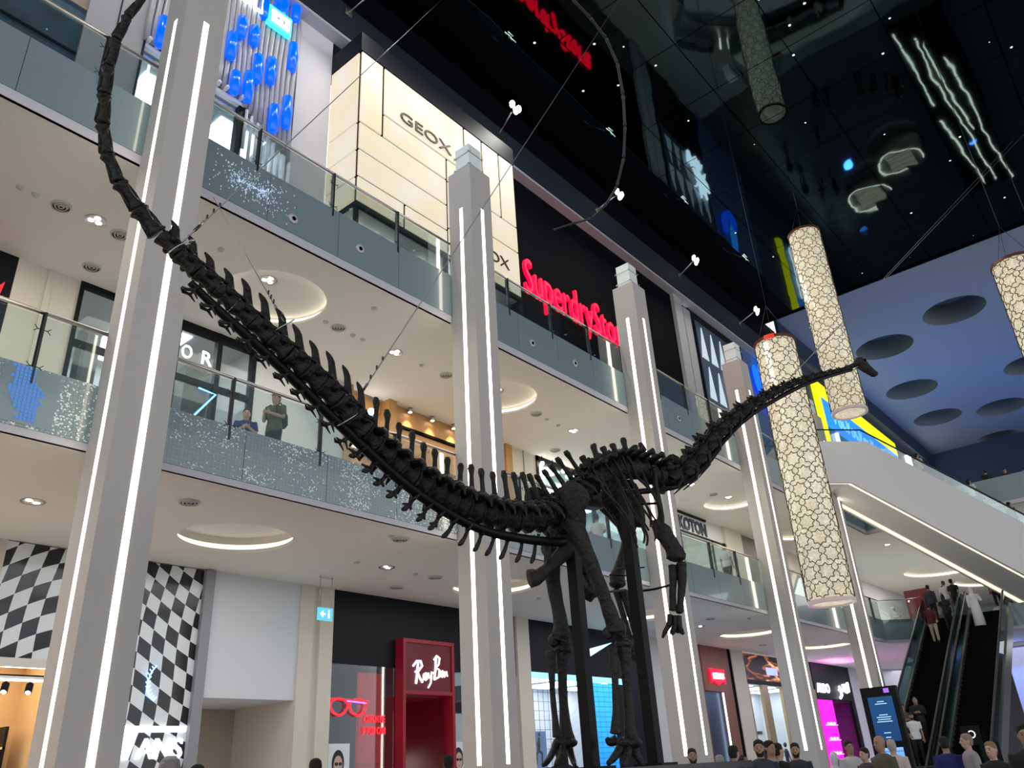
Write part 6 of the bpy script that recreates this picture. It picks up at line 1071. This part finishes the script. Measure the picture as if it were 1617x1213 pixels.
# skull with jaw, eye opening and teeth edge
sk = Vector(SKULL[1]); fw = (Vector(SKULL[6]) - Vector(SKULL[1])).normalized(); lt = Vector((0.45, 0.85, 0)); lt = (lt - fw * lt.dot(fw)).normalized(); up = fw.cross(lt).normalized()
if up.z < 0: up = -up
m = MB(); b0 = sk + up * 0.0
m.tube([Vector(SPINE[-2][:3]), Vector(SPINE[-1][:3]), b0 + fw * 0.05], [0.045, 0.045, 0.05], 10)
m.loft([(b0 - fw * 0.02 + up * 0.02, up * 0.05, lt * 0.05), (b0 + fw * 0.06 + up * 0.035, up * 0.095, lt * 0.085), (b0 + fw * 0.15 + up * 0.03, up * 0.09, lt * 0.08), (b0 + fw * 0.26, up * 0.062, lt * 0.065), (b0 + fw * 0.36 - up * 0.01, up * 0.048, lt * 0.06), (b0 + fw * 0.43 - up * 0.015, up * 0.042, lt * 0.055), (b0 + fw * 0.45 - up * 0.02, up * 0.02, lt * 0.03)])
skull = m.build('skull', BONE2, dino)
MB().loft([(b0 + fw * 0.08 - up * 0.07, up * 0.03, lt * 0.07), (b0 + fw * 0.22 - up * 0.085, up * 0.022, lt * 0.055), (b0 + fw * 0.38 - up * 0.075, up * 0.025, lt * 0.05), (b0 + fw * 0.43 - up * 0.06, up * 0.015, lt * 0.035)]).build('lower_jaw', BONE2, skull)
for sg in (-1, 1): MB().ball(b0 + fw * 0.11 + lt * sg * 0.075 + up * 0.05, 0.03, 0.03, 0.03, 10, 6).build('eye_socket', BLACK, skull)
# steel armature
def bar(pts, name, mt=RAILM):
    D = densify(pts); return MB().tube([d[0] for d in D], [d[1] * 0.95 for d in D], 8).build(name, mt, dino)
bar(RAIL, 'support_rail'); bar(RAIL2, 'support_rail')
for rd in RODS: bar(rd, 'support_rod')
for (x, y), zt, w_ in (((8.49, 5.95), 4.3, 0.07), ((9.9, 5.94), 5.2, 0.075)):
    MB().box(x - w_, x + w_, y - w_, y + w_, 1.5, zt).box(x - 0.2, x + 0.2, y - 0.2, y + 0.2, 1.5, 1.53).build('support_post', RAILM, dino)
t = thing('display_plinth', 'black plinth under the dinosaur skeleton, just reaching the picture bottom', 'plinth', (9, 6, 0)); MB().box(7.2, 10.55, 5.05, 7.1, 0, 1.42).build('base', BLK2, t); MB().box(7.12, 10.63, 4.97, 7.18, 1.42, 1.5).build('top_slab', mat('dark_plinth_top', (0.02, 0.02, 0.022), 0.25), t)
# ================================================================== PEOPLE
SKINS = {'light': mat('skin_light', (0.52, 0.33, 0.25), 0.55), 'tan': mat('skin_tan', (0.36, 0.21, 0.14), 0.55), 'dark': mat('skin_dark', (0.16, 0.09, 0.06), 0.55)}
def remeshed(name, mb, vox, m):
    me = bpy.data.meshes.new('t'); me.from_pydata([tuple(v) for v in mb.v], [], mb.f); o = bpy.data.objects.new('t', me); C.objects.link(o)
    r = o.modifiers.new('r', 'REMESH'); r.mode = 'VOXEL'; r.voxel_size = vox; sm = o.modifiers.new('s', 'SMOOTH'); sm.iterations = 3; sm.factor = 0.5
    dg = bpy.context.evaluated_depsgraph_get(); me2 = bpy.data.meshes.new_from_object(o.evaluated_get(dg)); me2.name = name
    C.objects.unlink(o); bpy.data.objects.remove(o); me2.polygons.foreach_set('use_smooth', [True] * len(me2.polygons)); me2.materials.clear(); me2.materials.append(m); return me2
DEF = mat('cloth_default', (0.3, 0.3, 0.3), 0.85); DARKC = mat('near_black_hair', (0.015, 0.012, 0.01), 0.6)
def arm_pts(pose, s):
    sh = Vector((s * 0.185, 0, 1.43))
    if pose == 'down': return [sh, Vector((s * 0.225, 0.02, 1.14)), Vector((s * 0.235, -0.05, 0.89))]
    if pose == 'rail': return [sh, Vector((s * 0.27, -0.08, 1.17)), Vector((s * 0.16, -0.30, 1.10))]
    if pose == 'front': return [sh, Vector((s * 0.24, -0.03, 1.16)), Vector((s * 0.08, -0.26, 1.20))]
    if pose == 'hip': return [sh, Vector((s * 0.33, 0.04, 1.18)), Vector((s * 0.2, -0.08, 1.02))]
    return [sh, Vector((s * 0.23, -0.1 * s, 1.15)), Vector((s * 0.22, -0.28 * s - 0.05, 0.95))]    # walk
def human(poses, stride=0.0, hood=False):
    b = MB(); top = [(0.90, .165, .115), (1.0, .155, .11), (1.12, .135, .10), (1.25, .155, .115), (1.36, .175, .11), (1.43, .17, .09), (1.47, .10, .07)]
    b.loft([((0, 0, z), (a, 0, 0), (0, c, 0)) for z, a, c in top]).tube([(0, 0.01, 1.42), (0, -0.005, 1.56)], [0.062, 0.056], 12)
    b.loft([((0, -0.005, 1.50), (.045, 0, 0), (0, .05, 0)), ((0, -0.015, 1.54), (.062, 0, 0), (0, .075, 0)), ((0, -0.01, 1.60), (.074, 0, 0), (0, .092, 0)), ((0, 0, 1.66), (.078, 0, 0), (0, .098, 0)), ((0, 0.005, 1.72), (.066, 0, 0), (0, .082, 0)), ((0, 0.005, 1.752), (.03, 0, 0), (0, .04, 0))])
    b.tube([(0, -0.095, 1.655), (0, -0.122, 1.612), (0, -0.10, 1.60)], [0.010, 0.015, 0.012], 8)
    b.ball((0, -0.088, 1.565), 0.028, 0.018, 0.009).ball((0, -0.085, 1.675), 0.045, 0.02, 0.01)
    for s in (-1, 1): b.ball((s * 0.078, 0.01, 1.63), 0.012, 0.022, 0.034)
    legs = []
    for s in (-1, 1):
        st = stride * s; L_ = [Vector((s * .09, 0, .93)), Vector((s * .10, -0.02 - st * 0.5, .50)), Vector((s * .10, 0.02 - st, .09))]; legs.append(L_)
        b.tube([L_[0], (L_[0] + L_[1]) / 2, L_[1], L_[1] * 0.55 + L_[2] * 0.45, L_[2]], [.088, .078, .055, .056, .036], 12); b.tube([L_[2] + Vector((0, .04, -.05)), L_[2] + Vector((0, -.06, -.06)), L_[2] + Vector((0, -.15, -.07))], [.035, .04, .025], 8)
    arms = []
    for s, ps in zip((-1, 1), poses):
        A = arm_pts(ps, s); arms.append(A); b.tube([A[0], (A[0] + A[1]) / 2, A[1], (A[1] + A[2]) / 2, A[2]], [.052, .046, .038, .037, .026], 10)
        d = (A[2] - A[1]).normalized(); side = d.cross(Vector((0, 1, 0.2))).normalized(); pc = A[2] + d * 0.05; nrm = d.cross(side)
        b.loft([(A[2], side * .024, nrm * .018), (A[2] + d * .04, side * .040, nrm * .016), (A[2] + d * .085, side * .041, nrm * .013)])
        for j, (o, ln) in enumerate(((-0.030, .062), (-.010, .075), (.010, .070), (.029, .052))):
            q = A[2] + d * .08 + side * o; b.tube([q, q + d * ln * .55 - nrm * 0.006, q + d * ln - nrm * .022], [.0105, .0095, .008], 6)
        q = A[2] + d * .025 - side * .03; b.tube([q, q - side * .03 + d * .03, q - side * .034 + d * .06], [.013, .011, .009], 6)
    body = remeshed('body', b, 0.0105, SKINS['tan'])
    sh = MB(); sh.loft([((0, 0, z), (a * 1.10 + .008, 0, 0), (0, c * 1.14 + .008, 0)) for z, a, c in [(0.86, .165, .12)] + top[1:6]] + [((0, 0.005, 1.475), (.085, 0, 0), (0, .07, 0))])
    for A in arms: sh.tube([A[0] + (A[0] - A[1]) * 0.02, (A[0] + A[1]) / 2, A[0] * 0.22 + A[1] * 0.78], [.068, .066, .062], 10)
    shirt = remeshed('shirt', sh, 0.014, DEF)
    ls = MB(); ls.loft([((0, 0, z), (a * 1.12 + .012, 0, 0), (0, c * 1.18 + .012, 0)) for z, a, c in [(0.84, .165, .12)] + top[1:6]] + [((0, 0.005, 1.485), (.085, 0, 0), (0, .07, 0))])
    for A in arms: ls.tube([A[0], (A[0] + A[1]) / 2, A[1], A[2] * .94 + A[1] * .06], [.070, .064, .056, .042], 10)
    jacket = remeshed('jacket', ls, 0.014, DEF)
    tr = MB(); tr.loft([((0, 0, z), (a, 0, 0), (0, c, 0)) for z, a, c in [(0.80, .15, .10), (0.88, .178, .128), (0.96, .172, .122), (1.0, .165, .118)]])
    for L_ in legs: tr.tube([L_[0] + Vector((0, 0, -.02)), (L_[0] + L_[1]) / 2, L_[1], L_[2] + Vector((0, 0, .0))], [.10, .090, .072, .058], 12)
    trousers = remeshed('trousers', tr, 0.014, DEF)
    so = MB()
    for L_ in legs: so.tube([L_[2] + Vector((0, .055, -.045)), L_[2] + Vector((0, -.05, -.042)), L_[2] + Vector((0, -.17, -.055)), L_[2] + Vector((0, -.19, -.06))], [.042, .046, .034, .02], 10)
    shoes = remeshed('shoes', so, 0.012, DEF)
    rb = MB(); rb.loft([((0, 0, z), (a, 0, 0), (0, c, 0)) for z, a, c in [(0.06, .24, .22), (0.5, .22, .19), (0.9, .19, .15), (1.12, .17, .135), (1.3, .19, .135), (1.43, .18, .105), (1.49, .08, .07)]])
    for A in arms: rb.tube([A[0], (A[0] + A[1]) / 2, A[1], A[2] * .94 + A[1] * .06], [.072, .07, .07, .065], 10)
    robe = remeshed('robe', rb, 0.016, DEF)
    return dict(body=body, shirt=shirt, jacket=jacket, trousers=trousers, shoes=shoes, robe=robe)
def caps():
    h = MB(); h.loft([((0, 0.03, 1.56), (.06, 0, 0), (0, .06, 0)), ((0, 0.022, 1.62), (.083, 0, 0), (0, .088, 0)), ((0, 0.014, 1.68), (.087, 0, 0), (0, .100, 0)), ((0, 0.010, 1.74), (.073, 0, 0), (0, .088, 0)), ((0, 0.01, 1.768), (.03, 0, 0), (0, .04, 0))]); hair = remeshed('hair', h, 0.010, DARKC)
    l = MB(); l.loft([((0, 0.07, 1.33), (.075, 0, 0), (0, .03, 0)), ((0, 0.06, 1.45), (.085, 0, 0), (0, .045, 0)), ((0, 0.035, 1.58), (.088, 0, 0), (0, .08, 0)), ((0, 0.012, 1.70), (.086, 0, 0), (0, .098, 0)), ((0, 0.01, 1.772), (.03, 0, 0), (0, .04, 0))]); longh = remeshed('hair', l, 0.010, DARKC)
    bd = MB(); bd.loft([((0, -0.045, 1.505), (.035, 0, 0), (0, .03, 0)), ((0, -0.045, 1.535), (.058, 0, 0), (0, .055, 0)), ((0, -0.038, 1.575), (.070, 0, 0), (0, .060, 0)), ((0, -0.02, 1.61), (.078, 0, 0), (0, .045, 0))]); beard = remeshed('beard', bd, 0.008, DARKC)
    sc = MB(); sc.loft([((0, 0.02, 1.28), (.19, 0, 0), (0, .13, 0)), ((0, 0.02, 1.42), (.15, 0, 0), (0, .11, 0)), ((0, 0.02, 1.50), (.085, 0, 0), (0, .085, 0)), ((0, 0.025, 1.62), (.092, 0, 0), (0, .098, 0)), ((0, 0.015, 1.72), (.08, 0, 0), (0, .10, 0)), ((0, 0.01, 1.785), (.03, 0, 0), (0, .04, 0))]); scarf = remeshed('headscarf', sc, 0.010, DEF)
    ct = MB(); ct.loft([((0, 0.0, 1.675), (.086, 0, 0), (0, .104, 0)), ((0, 0.005, 1.73), (.078, 0, 0), (0, .094, 0)), ((0, 0.01, 1.775), (.04, 0, 0), (0, .05, 0))]).loft([((0, -0.09, 1.69), (.07, 0, 0), (0, .02, .0)), ((0, -0.15, 1.682), (.055, 0, 0), (0, .03, 0.002))]); cap = remeshed('cap', ct, 0.009, DEF)
    ey = MB(); ey.ball((-.03, -.088, 1.64), .011, .008, .008).ball((.03, -.088, 1.64), .011, .008, .008).box(-.045, -.016, -.098, -.09, 1.662, 1.667).box(.016, .045, -.098, -.09, 1.662, 1.667)
    me = bpy.data.meshes.new('eyes'); me.from_pydata([tuple(v) for v in ey.v], [], ey.f); me.materials.append(DARKC)
    return dict(hair=hair, long=longh, beard=beard, scarf=scarf, cap=cap, eyes=me)
PROT = {'down': human(('down', 'down')), 'walk': human(('walk', 'walk'), 0.14), 'rail': human(('rail', 'down')), 'front': human(('front', 'front')), 'hip': human(('hip', 'down'), 0.05)}
HEADS = caps()
def piece(nm, me, root, m):
    o = bpy.data.objects.new(nm, me); C.objects.link(o); o.parent = root; o.material_slots[0].link = 'OBJECT'; o.material_slots[0].material = m; return o
CLO = {}
def cm(c): 
    k = 'cloth_%02d_%02d_%02d' % tuple(int(v * 99) for v in c); return mat(k, c, 0.85)
BK, WH = (0.012, 0.012, 0.014), (0.66, 0.66, 0.67)
def person(label, x, y, z, face, pose='down', top=BK, bottom=BK, outfit='shirt', skin='tan', head='hair', hair=(0.015, 0.012, 0.01), beard=False, h=1.75, cap=None):
    """face: compass angle in degrees of the direction looked to (0 = +X, 90 = +Y)"""
    t = thing('person', label, 'person', (x, y, z)); t.rotation_euler = (0, 0, R(face + 90)); t.scale = (h / 1.77,) * 3
    p = PROT[pose]; piece('body', p['body'], t, SKINS[skin]); piece('eyes', HEADS['eyes'], t, DARKC)
    if outfit == 'robe': piece('robe', p['robe'], t, cm(top)); piece('shoes', p['shoes'], t, cm((0.03, 0.02, 0.015)))
    else:
        piece(outfit, p[outfit], t, cm(top)); piece('trousers', p['trousers'], t, cm(bottom)); piece('shoes', p['shoes'], t, cm((0.05, 0.05, 0.05)))
    if head in ('hair', 'long'): piece('hair', HEADS[head], t, cm(hair))
    if head == 'scarf': piece('headscarf', HEADS['scarf'], t, cm(hair))
    if beard: piece('beard', HEADS['beard'], t, cm(hair))
    if cap: piece('cap', HEADS['cap'], t, cm(cap))
    return t
def bag(label, x, y, z, face, col):
    t = thing('backpack', label, 'backpack', (x, y, z)); t.rotation_euler = (0, 0, R(face + 90)); m = MB()
    m.loft([((0, .20, 1.02), (.13, 0, 0), (0, .06, 0)), ((0, .22, 1.10), (.16, 0, 0), (0, .10, 0)), ((0, .21, 1.30), (.15, 0, 0), (0, .09, 0)), ((0, .18, 1.44), (.09, 0, 0), (0, .05, 0))]); me = MB(); o = m
    q = bpy.data.meshes.new('pack'); q.from_pydata([tuple(v) for v in m.v], [], m.f); q.polygons.foreach_set('use_smooth', m.sm); q.materials.append(cm(col)); ob = bpy.data.objects.new('pack', q); C.objects.link(ob); ob.parent = t
    m = MB()
    for s in (-1, 1): m.tube([(s * .1, .14, 1.42), (s * .12, .0, 1.50), (s * .13, -.145, 1.38), (s * .14, -.13, 1.2), (s * .15, .1, 1.1)], .016, 6)
    q = bpy.data.meshes.new('strap'); q.from_pydata([tuple(v) for v in m.v], [], m.f); q.materials.append(cm((0.02, 0.02, 0.02))); ob = bpy.data.objects.new('strap', q); C.objects.link(ob); ob.parent = t
F2, F3 = 7.15, 12.9
person('man in an olive sleeveless top and black trousers leaning at the lower gallery rail', 8.72, 13.25, F2, 200, 'front', (0.10, 0.11, 0.06), BK, skin='light', head='hair', cap=(0.02, 0.02, 0.02))
bag('dark backpack on the man at the lower gallery rail', 8.72, 13.25, F2, 200, (0.02, 0.025, 0.02))
person('shorter person in a blue top beside the man with the backpack', 8.62, 14.15, F2, 240, 'front', (0.02, 0.04, 0.18), BK, skin='light', h=1.66)
person('person in white on the lower gallery seen between the skeleton legs', 21.3, 13.9, F2, 30, 'front', WH, (0.35, 0.35, 0.36), skin='tan')
person('man in a white shirt at the lower gallery rail under the dark blue lettering', 28.35, 12.95, F2, 350, 'down', WH, BK, skin='tan')
person('person in a white robe on the far lower gallery by the cyan screen', 50.2, 13.4, F2, 270, 'front', WH, outfit='robe', skin='tan', head='scarf', hair=WH)
person('person with dark hair inside the shop under the glowing cream box', 13.0, 15.75, F3, 300, 'front', (0.25, 0.08, 0.04), BK, skin='tan', h=1.7)
# on and around the escalators
for a in [
 ('man with a cap and a white printed t-shirt low on the left escalator', 33.0, 9.11, 0.98, 200, 'hip', (0.75, 0.76, 0.78), BK, 'shirt', 'tan', 'hair', (0.02, 0.015, 0.01), True, 1.75, (0.02, 0.02, 0.02)),
 ('person in black behind the white t-shirt on the left escalator', 33.95, 9.1, 1.53, 190, 'front', BK, BK, 'jacket', 'tan', 'long'),
 ('person holding a phone with a cap behind the white t-shirt man', 33.6, 9.5, 1.3, 210, 'front', (0.1, 0.06, 0.03), BK, 'jacket', 'tan', 'hair'),
 ('man in a white printed t-shirt at the head of the escalators', 44.4, 9.25, 7.15, 10, 'hip', WH, (0.2, 0.2, 0.2), 'shirt', 'light', 'hair', (0.12, 0.06, 0.03)),
 ('man in a black t-shirt at the head of the escalators', 44.2, 8.85, 7.15, 350, 'down', BK, BK, 'shirt', 'tan', 'hair'),
 ('woman with dark hair among the group at the escalator head', 44.85, 9.4, 7.15, 20, 'down', (0.5, 0.5, 0.5), BK, 'shirt', 'tan', 'long', (0.02, 0.01, 0.01), False, 1.62),
 ('person in a maroon and black jacket with beige trousers riding up the left escalator', 41.3, 9.5, 5.77, 10, 'walk', (0.07, 0.012, 0.015), (0.42, 0.36, 0.28), 'jacket', 'tan', 'hair'),
 ('person in a black top bending over a phone on the left escalator', 42.3, 9.0, 6.3, 20, 'front', BK, BK, 'shirt', 'tan', 'scarf', BK, False, 1.65),
 ('person carrying a dark case near the top of the left escalator', 43.3, 9.75, 6.9, 0, 'down', (0.03, 0.035, 0.05), BK, 'jacket', 'tan', 'hair'),
 ('man in a long white robe riding up the right escalator', 42.2, 7.75, 6.28, 0, 'rail', WH, BK, 'robe', 'tan', 'scarf', WH, False, 1.78),
 ('person in a red top stepping off the right escalator', 44.25, 7.1, 7.15, 10, 'rail', (0.55, 0.01, 0.015), BK, 'shirt', 'dark', 'hair'),
]: person(*a)
# riding the upper cased escalator and on its landing
up_ = lambda s, o: (36.1 + 0.75 * s + 0.661 * o, 10.0 - 0.661 * s + 0.75 * o, 14.08 - max(s - 1.2, 0) * 0.60)
for s_, o_, lb, kw in [(4.2, 0.9, 'man in a pale shirt leaning forward on the upper white escalator', dict(pose='front', top=(0.45, 0.42, 0.36))), (6.4, 0.8, 'woman in a white top on the upper white escalator', dict(pose='rail', top=WH, head='long')),
                       (6.9, 1.1, 'person in black just below the woman in white on the upper escalator', dict(pose='front', top=BK, outfit='jacket')), (8.2, 0.9, 'man in a dark jacket lowest on the upper white escalator', dict(pose='down', top=(0.03, 0.035, 0.03), outfit='jacket'))]:
    x, y, z = up_(s_, o_); person(lb, x, y, z, -40, skin='tan', **kw)
person('person in black standing behind the upper escalator at the right edge', 50.0, 4.4, F3, 180, 'down', BK, outfit='robe', skin='tan', head='scarf', hair=BK)
# ground floor
for a in [
 ('man with short hair and a black t-shirt just right of the plinth', 14.0, 7.65, 0, 215, 'down', BK, BK, 'shirt', 'tan', 'hair', (0.03, 0.02, 0.012), True),
 ('person in a white top with the head hidden behind the lit column', 14.9, 7.6, 0, 60, 'down', WH, BK, 'shirt', 'tan', 'hair', (0.3, 0.3, 0.3), False, 1.62),
 ('man in black in profile facing right between the columns', 14.1, 6.9, 0, 350, 'down', BK, BK, 'jacket', 'light', 'hair'),
 ('bearded man in a dark waistcoat and pale blue scarf', 13.6, 6.2, 0, 205, 'down', (0.03, 0.035, 0.05), BK, 'jacket', 'tan', 'hair', (0.02, 0.015, 0.01), True, 1.8),
 ('man in a grey shirt close behind the bearded man', 14.8, 6.55, 0, 250, 'down', (0.3, 0.29, 0.30), BK, 'shirt', 'tan', 'hair', (0.02, 0.015, 0.01), False, 1.8),
 ('woman with long dark hair left of the bearded man', 13.9, 6.65, 0, 250, 'down', (0.05, 0.05, 0.06), BK, 'shirt', 'tan', 'long', (0.02, 0.015, 0.01), False, 1.58),
 ('man in a black polo shirt looking right, in front of the gold-framed windows', 14.9, 6.45, 0, 330, 'down', BK, BK, 'shirt', 'light', 'hair'),
 ('bearded man in a dark charcoal shirt beside the fourth column', 15.9, 6.55, 0, 200, 'down', (0.03, 0.033, 0.045), BK, 'shirt', 'tan', 'hair', (0.02, 0.015, 0.01), True),
 ('person in white robe and headscarf below the magenta panel', 17.5, 6.45, 0, 20, 'down', (0.6, 0.62, 0.66), BK, 'robe', 'tan', 'scarf', (0.6, 0.62, 0.66), False, 1.55),
 ('man in a white and grey t-shirt in front of the shoe shop', 17.6, 6.15, 0, 220, 'down', (0.5, 0.5, 0.52), BK, 'shirt', 'tan', 'hair'),
 ('woman with dark tied hair looking left in front of the digital totem', 16.6, 5.55, 0, 150, 'down', (0.06, 0.05, 0.05), BK, 'jacket', 'light', 'hair', (0.02, 0.012, 0.01), False, 1.6),
 ('bald man in an olive brown jacket in front of the digital totem', 14.9, 4.7, 0, 150, 'down', (0.09, 0.085, 0.06), BK, 'jacket', 'tan', 'none', (0.02, 0.012, 0.01), False, 1.76),
 ('person in a white cap and pink top behind the bald man', 17.8, 5.4, 0, 0, 'down', (0.6, 0.5, 0.5), BK, 'shirt', 'light', 'hair', (0.4, 0.35, 0.33), False, 1.72),
 ('person in a dark blue shirt seen from behind at the foot of the escalators', 17.0, 4.25, 0, 15, 'down', (0.015, 0.02, 0.12), BK, 'shirt', 'tan', 'hair', (0.015, 0.012, 0.01), False, 1.7),
 ('woman in a grey patterned shirt turned to the right escalator', 17.0, 3.88, 0, 120, 'down', (0.3, 0.28, 0.30), BK, 'jacket', 'light', 'hair', (0.28, 0.2, 0.15), False, 1.72),
 ('person in black with sandy hair at the foot of the right escalator', 14.2, 2.95, 0, 160, 'down', BK, BK, 'jacket', 'light', 'hair', (0.25, 0.15, 0.08), False, 1.56),
 ('person with dark hair cut by the right edge of the picture', 12.1, 2.1, 0, 190, 'down', BK, BK, 'jacket', 'tan', 'hair', (0.01, 0.008, 0.008), False, 1.72),
 ('person in a grey cap at the picture bottom below the checkered wall', 4.0, 7.25, 0, 90, 'down', (0.3, 0.3, 0.3), BK, 'shirt', 'tan', 'hair', (0.2, 0.18, 0.17), False, 1.8, (0.33, 0.3, 0.29)),
 ('person with black hair right of the grey cap at the picture bottom', 6.0, 10.2, 0, 90, 'down', BK, BK, 'shirt', 'tan', 'hair', (0.015, 0.012, 0.01), False, 1.83),
 ('person with short black hair in front of the cream pilaster', 7.85, 10.25, 0, 70, 'down', BK, BK, 'shirt', 'dark', 'hair', (0.015, 0.012, 0.01), False, 1.86),
 ('person with dark curly hair in front of the red portal', 11.3, 11.0, 0, 60, 'down', (0.2, 0.02, 0.02), BK, 'shirt', 'dark', 'hair', (0.015, 0.012, 0.01), False, 1.88),
 ('person silhouetted in front of the blue screen behind the right hind foot', 10.9, 8.2, 0, 60, 'down', BK, BK, 'shirt', 'dark', 'long', (0.015, 0.012, 0.01), False, 1.92),
]: person(*a)
t = thing('shopping_bag', 'dark red paper bag carried near the head of the left escalator', 'bag', (43.6, 10.0, 7.3)); MB().hexa([(43.5, 9.95, 7.25), (43.62, 9.95, 7.25), (43.62, 10.5, 7.2), (43.5, 10.5, 7.2)], [(43.5, 10.0, 8.2), (43.62, 10.0, 8.2), (43.62, 10.55, 8.15), (43.5, 10.55, 8.15)]).build('paper_body', mat('maroon_board', (0.2, 0.02, 0.03), 0.5), t); MB().tube([(43.56, 10.1, 8.2), (43.56, 10.12, 8.4), (43.56, 10.35, 8.4), (43.56, 10.4, 8.17)], 0.008, 5).build('handle', BLACK, t)

for k, (x, y, c, fc) in enumerate([(47.5, 6.4, BK, 30), (48.2, 5.6, BK, 200), (49.0, 4.8, (0.05, 0.02, 0.02), 90), (46.6, 9.1, BK, 10), (47.3, 8.4, (0.04, 0.04, 0.05), 300), (52.3, 13.2, BK, 0), (55.6, 13.4, BK, 180), (56.8, 12.5, (0.05, 0.05, 0.05), 250), (57.4, 11.6, BK, 60), (50.5, 10.4, BK, 100)]):
    person(f'dark figure on the far top floor mirrored in the ceiling, {_ord[k]} of the scattered ones', x, y, F3, fc, 'walk' if k % 2 else 'down', c, BK, 'jacket' if k % 3 else 'shirt', 'tan', 'hair')
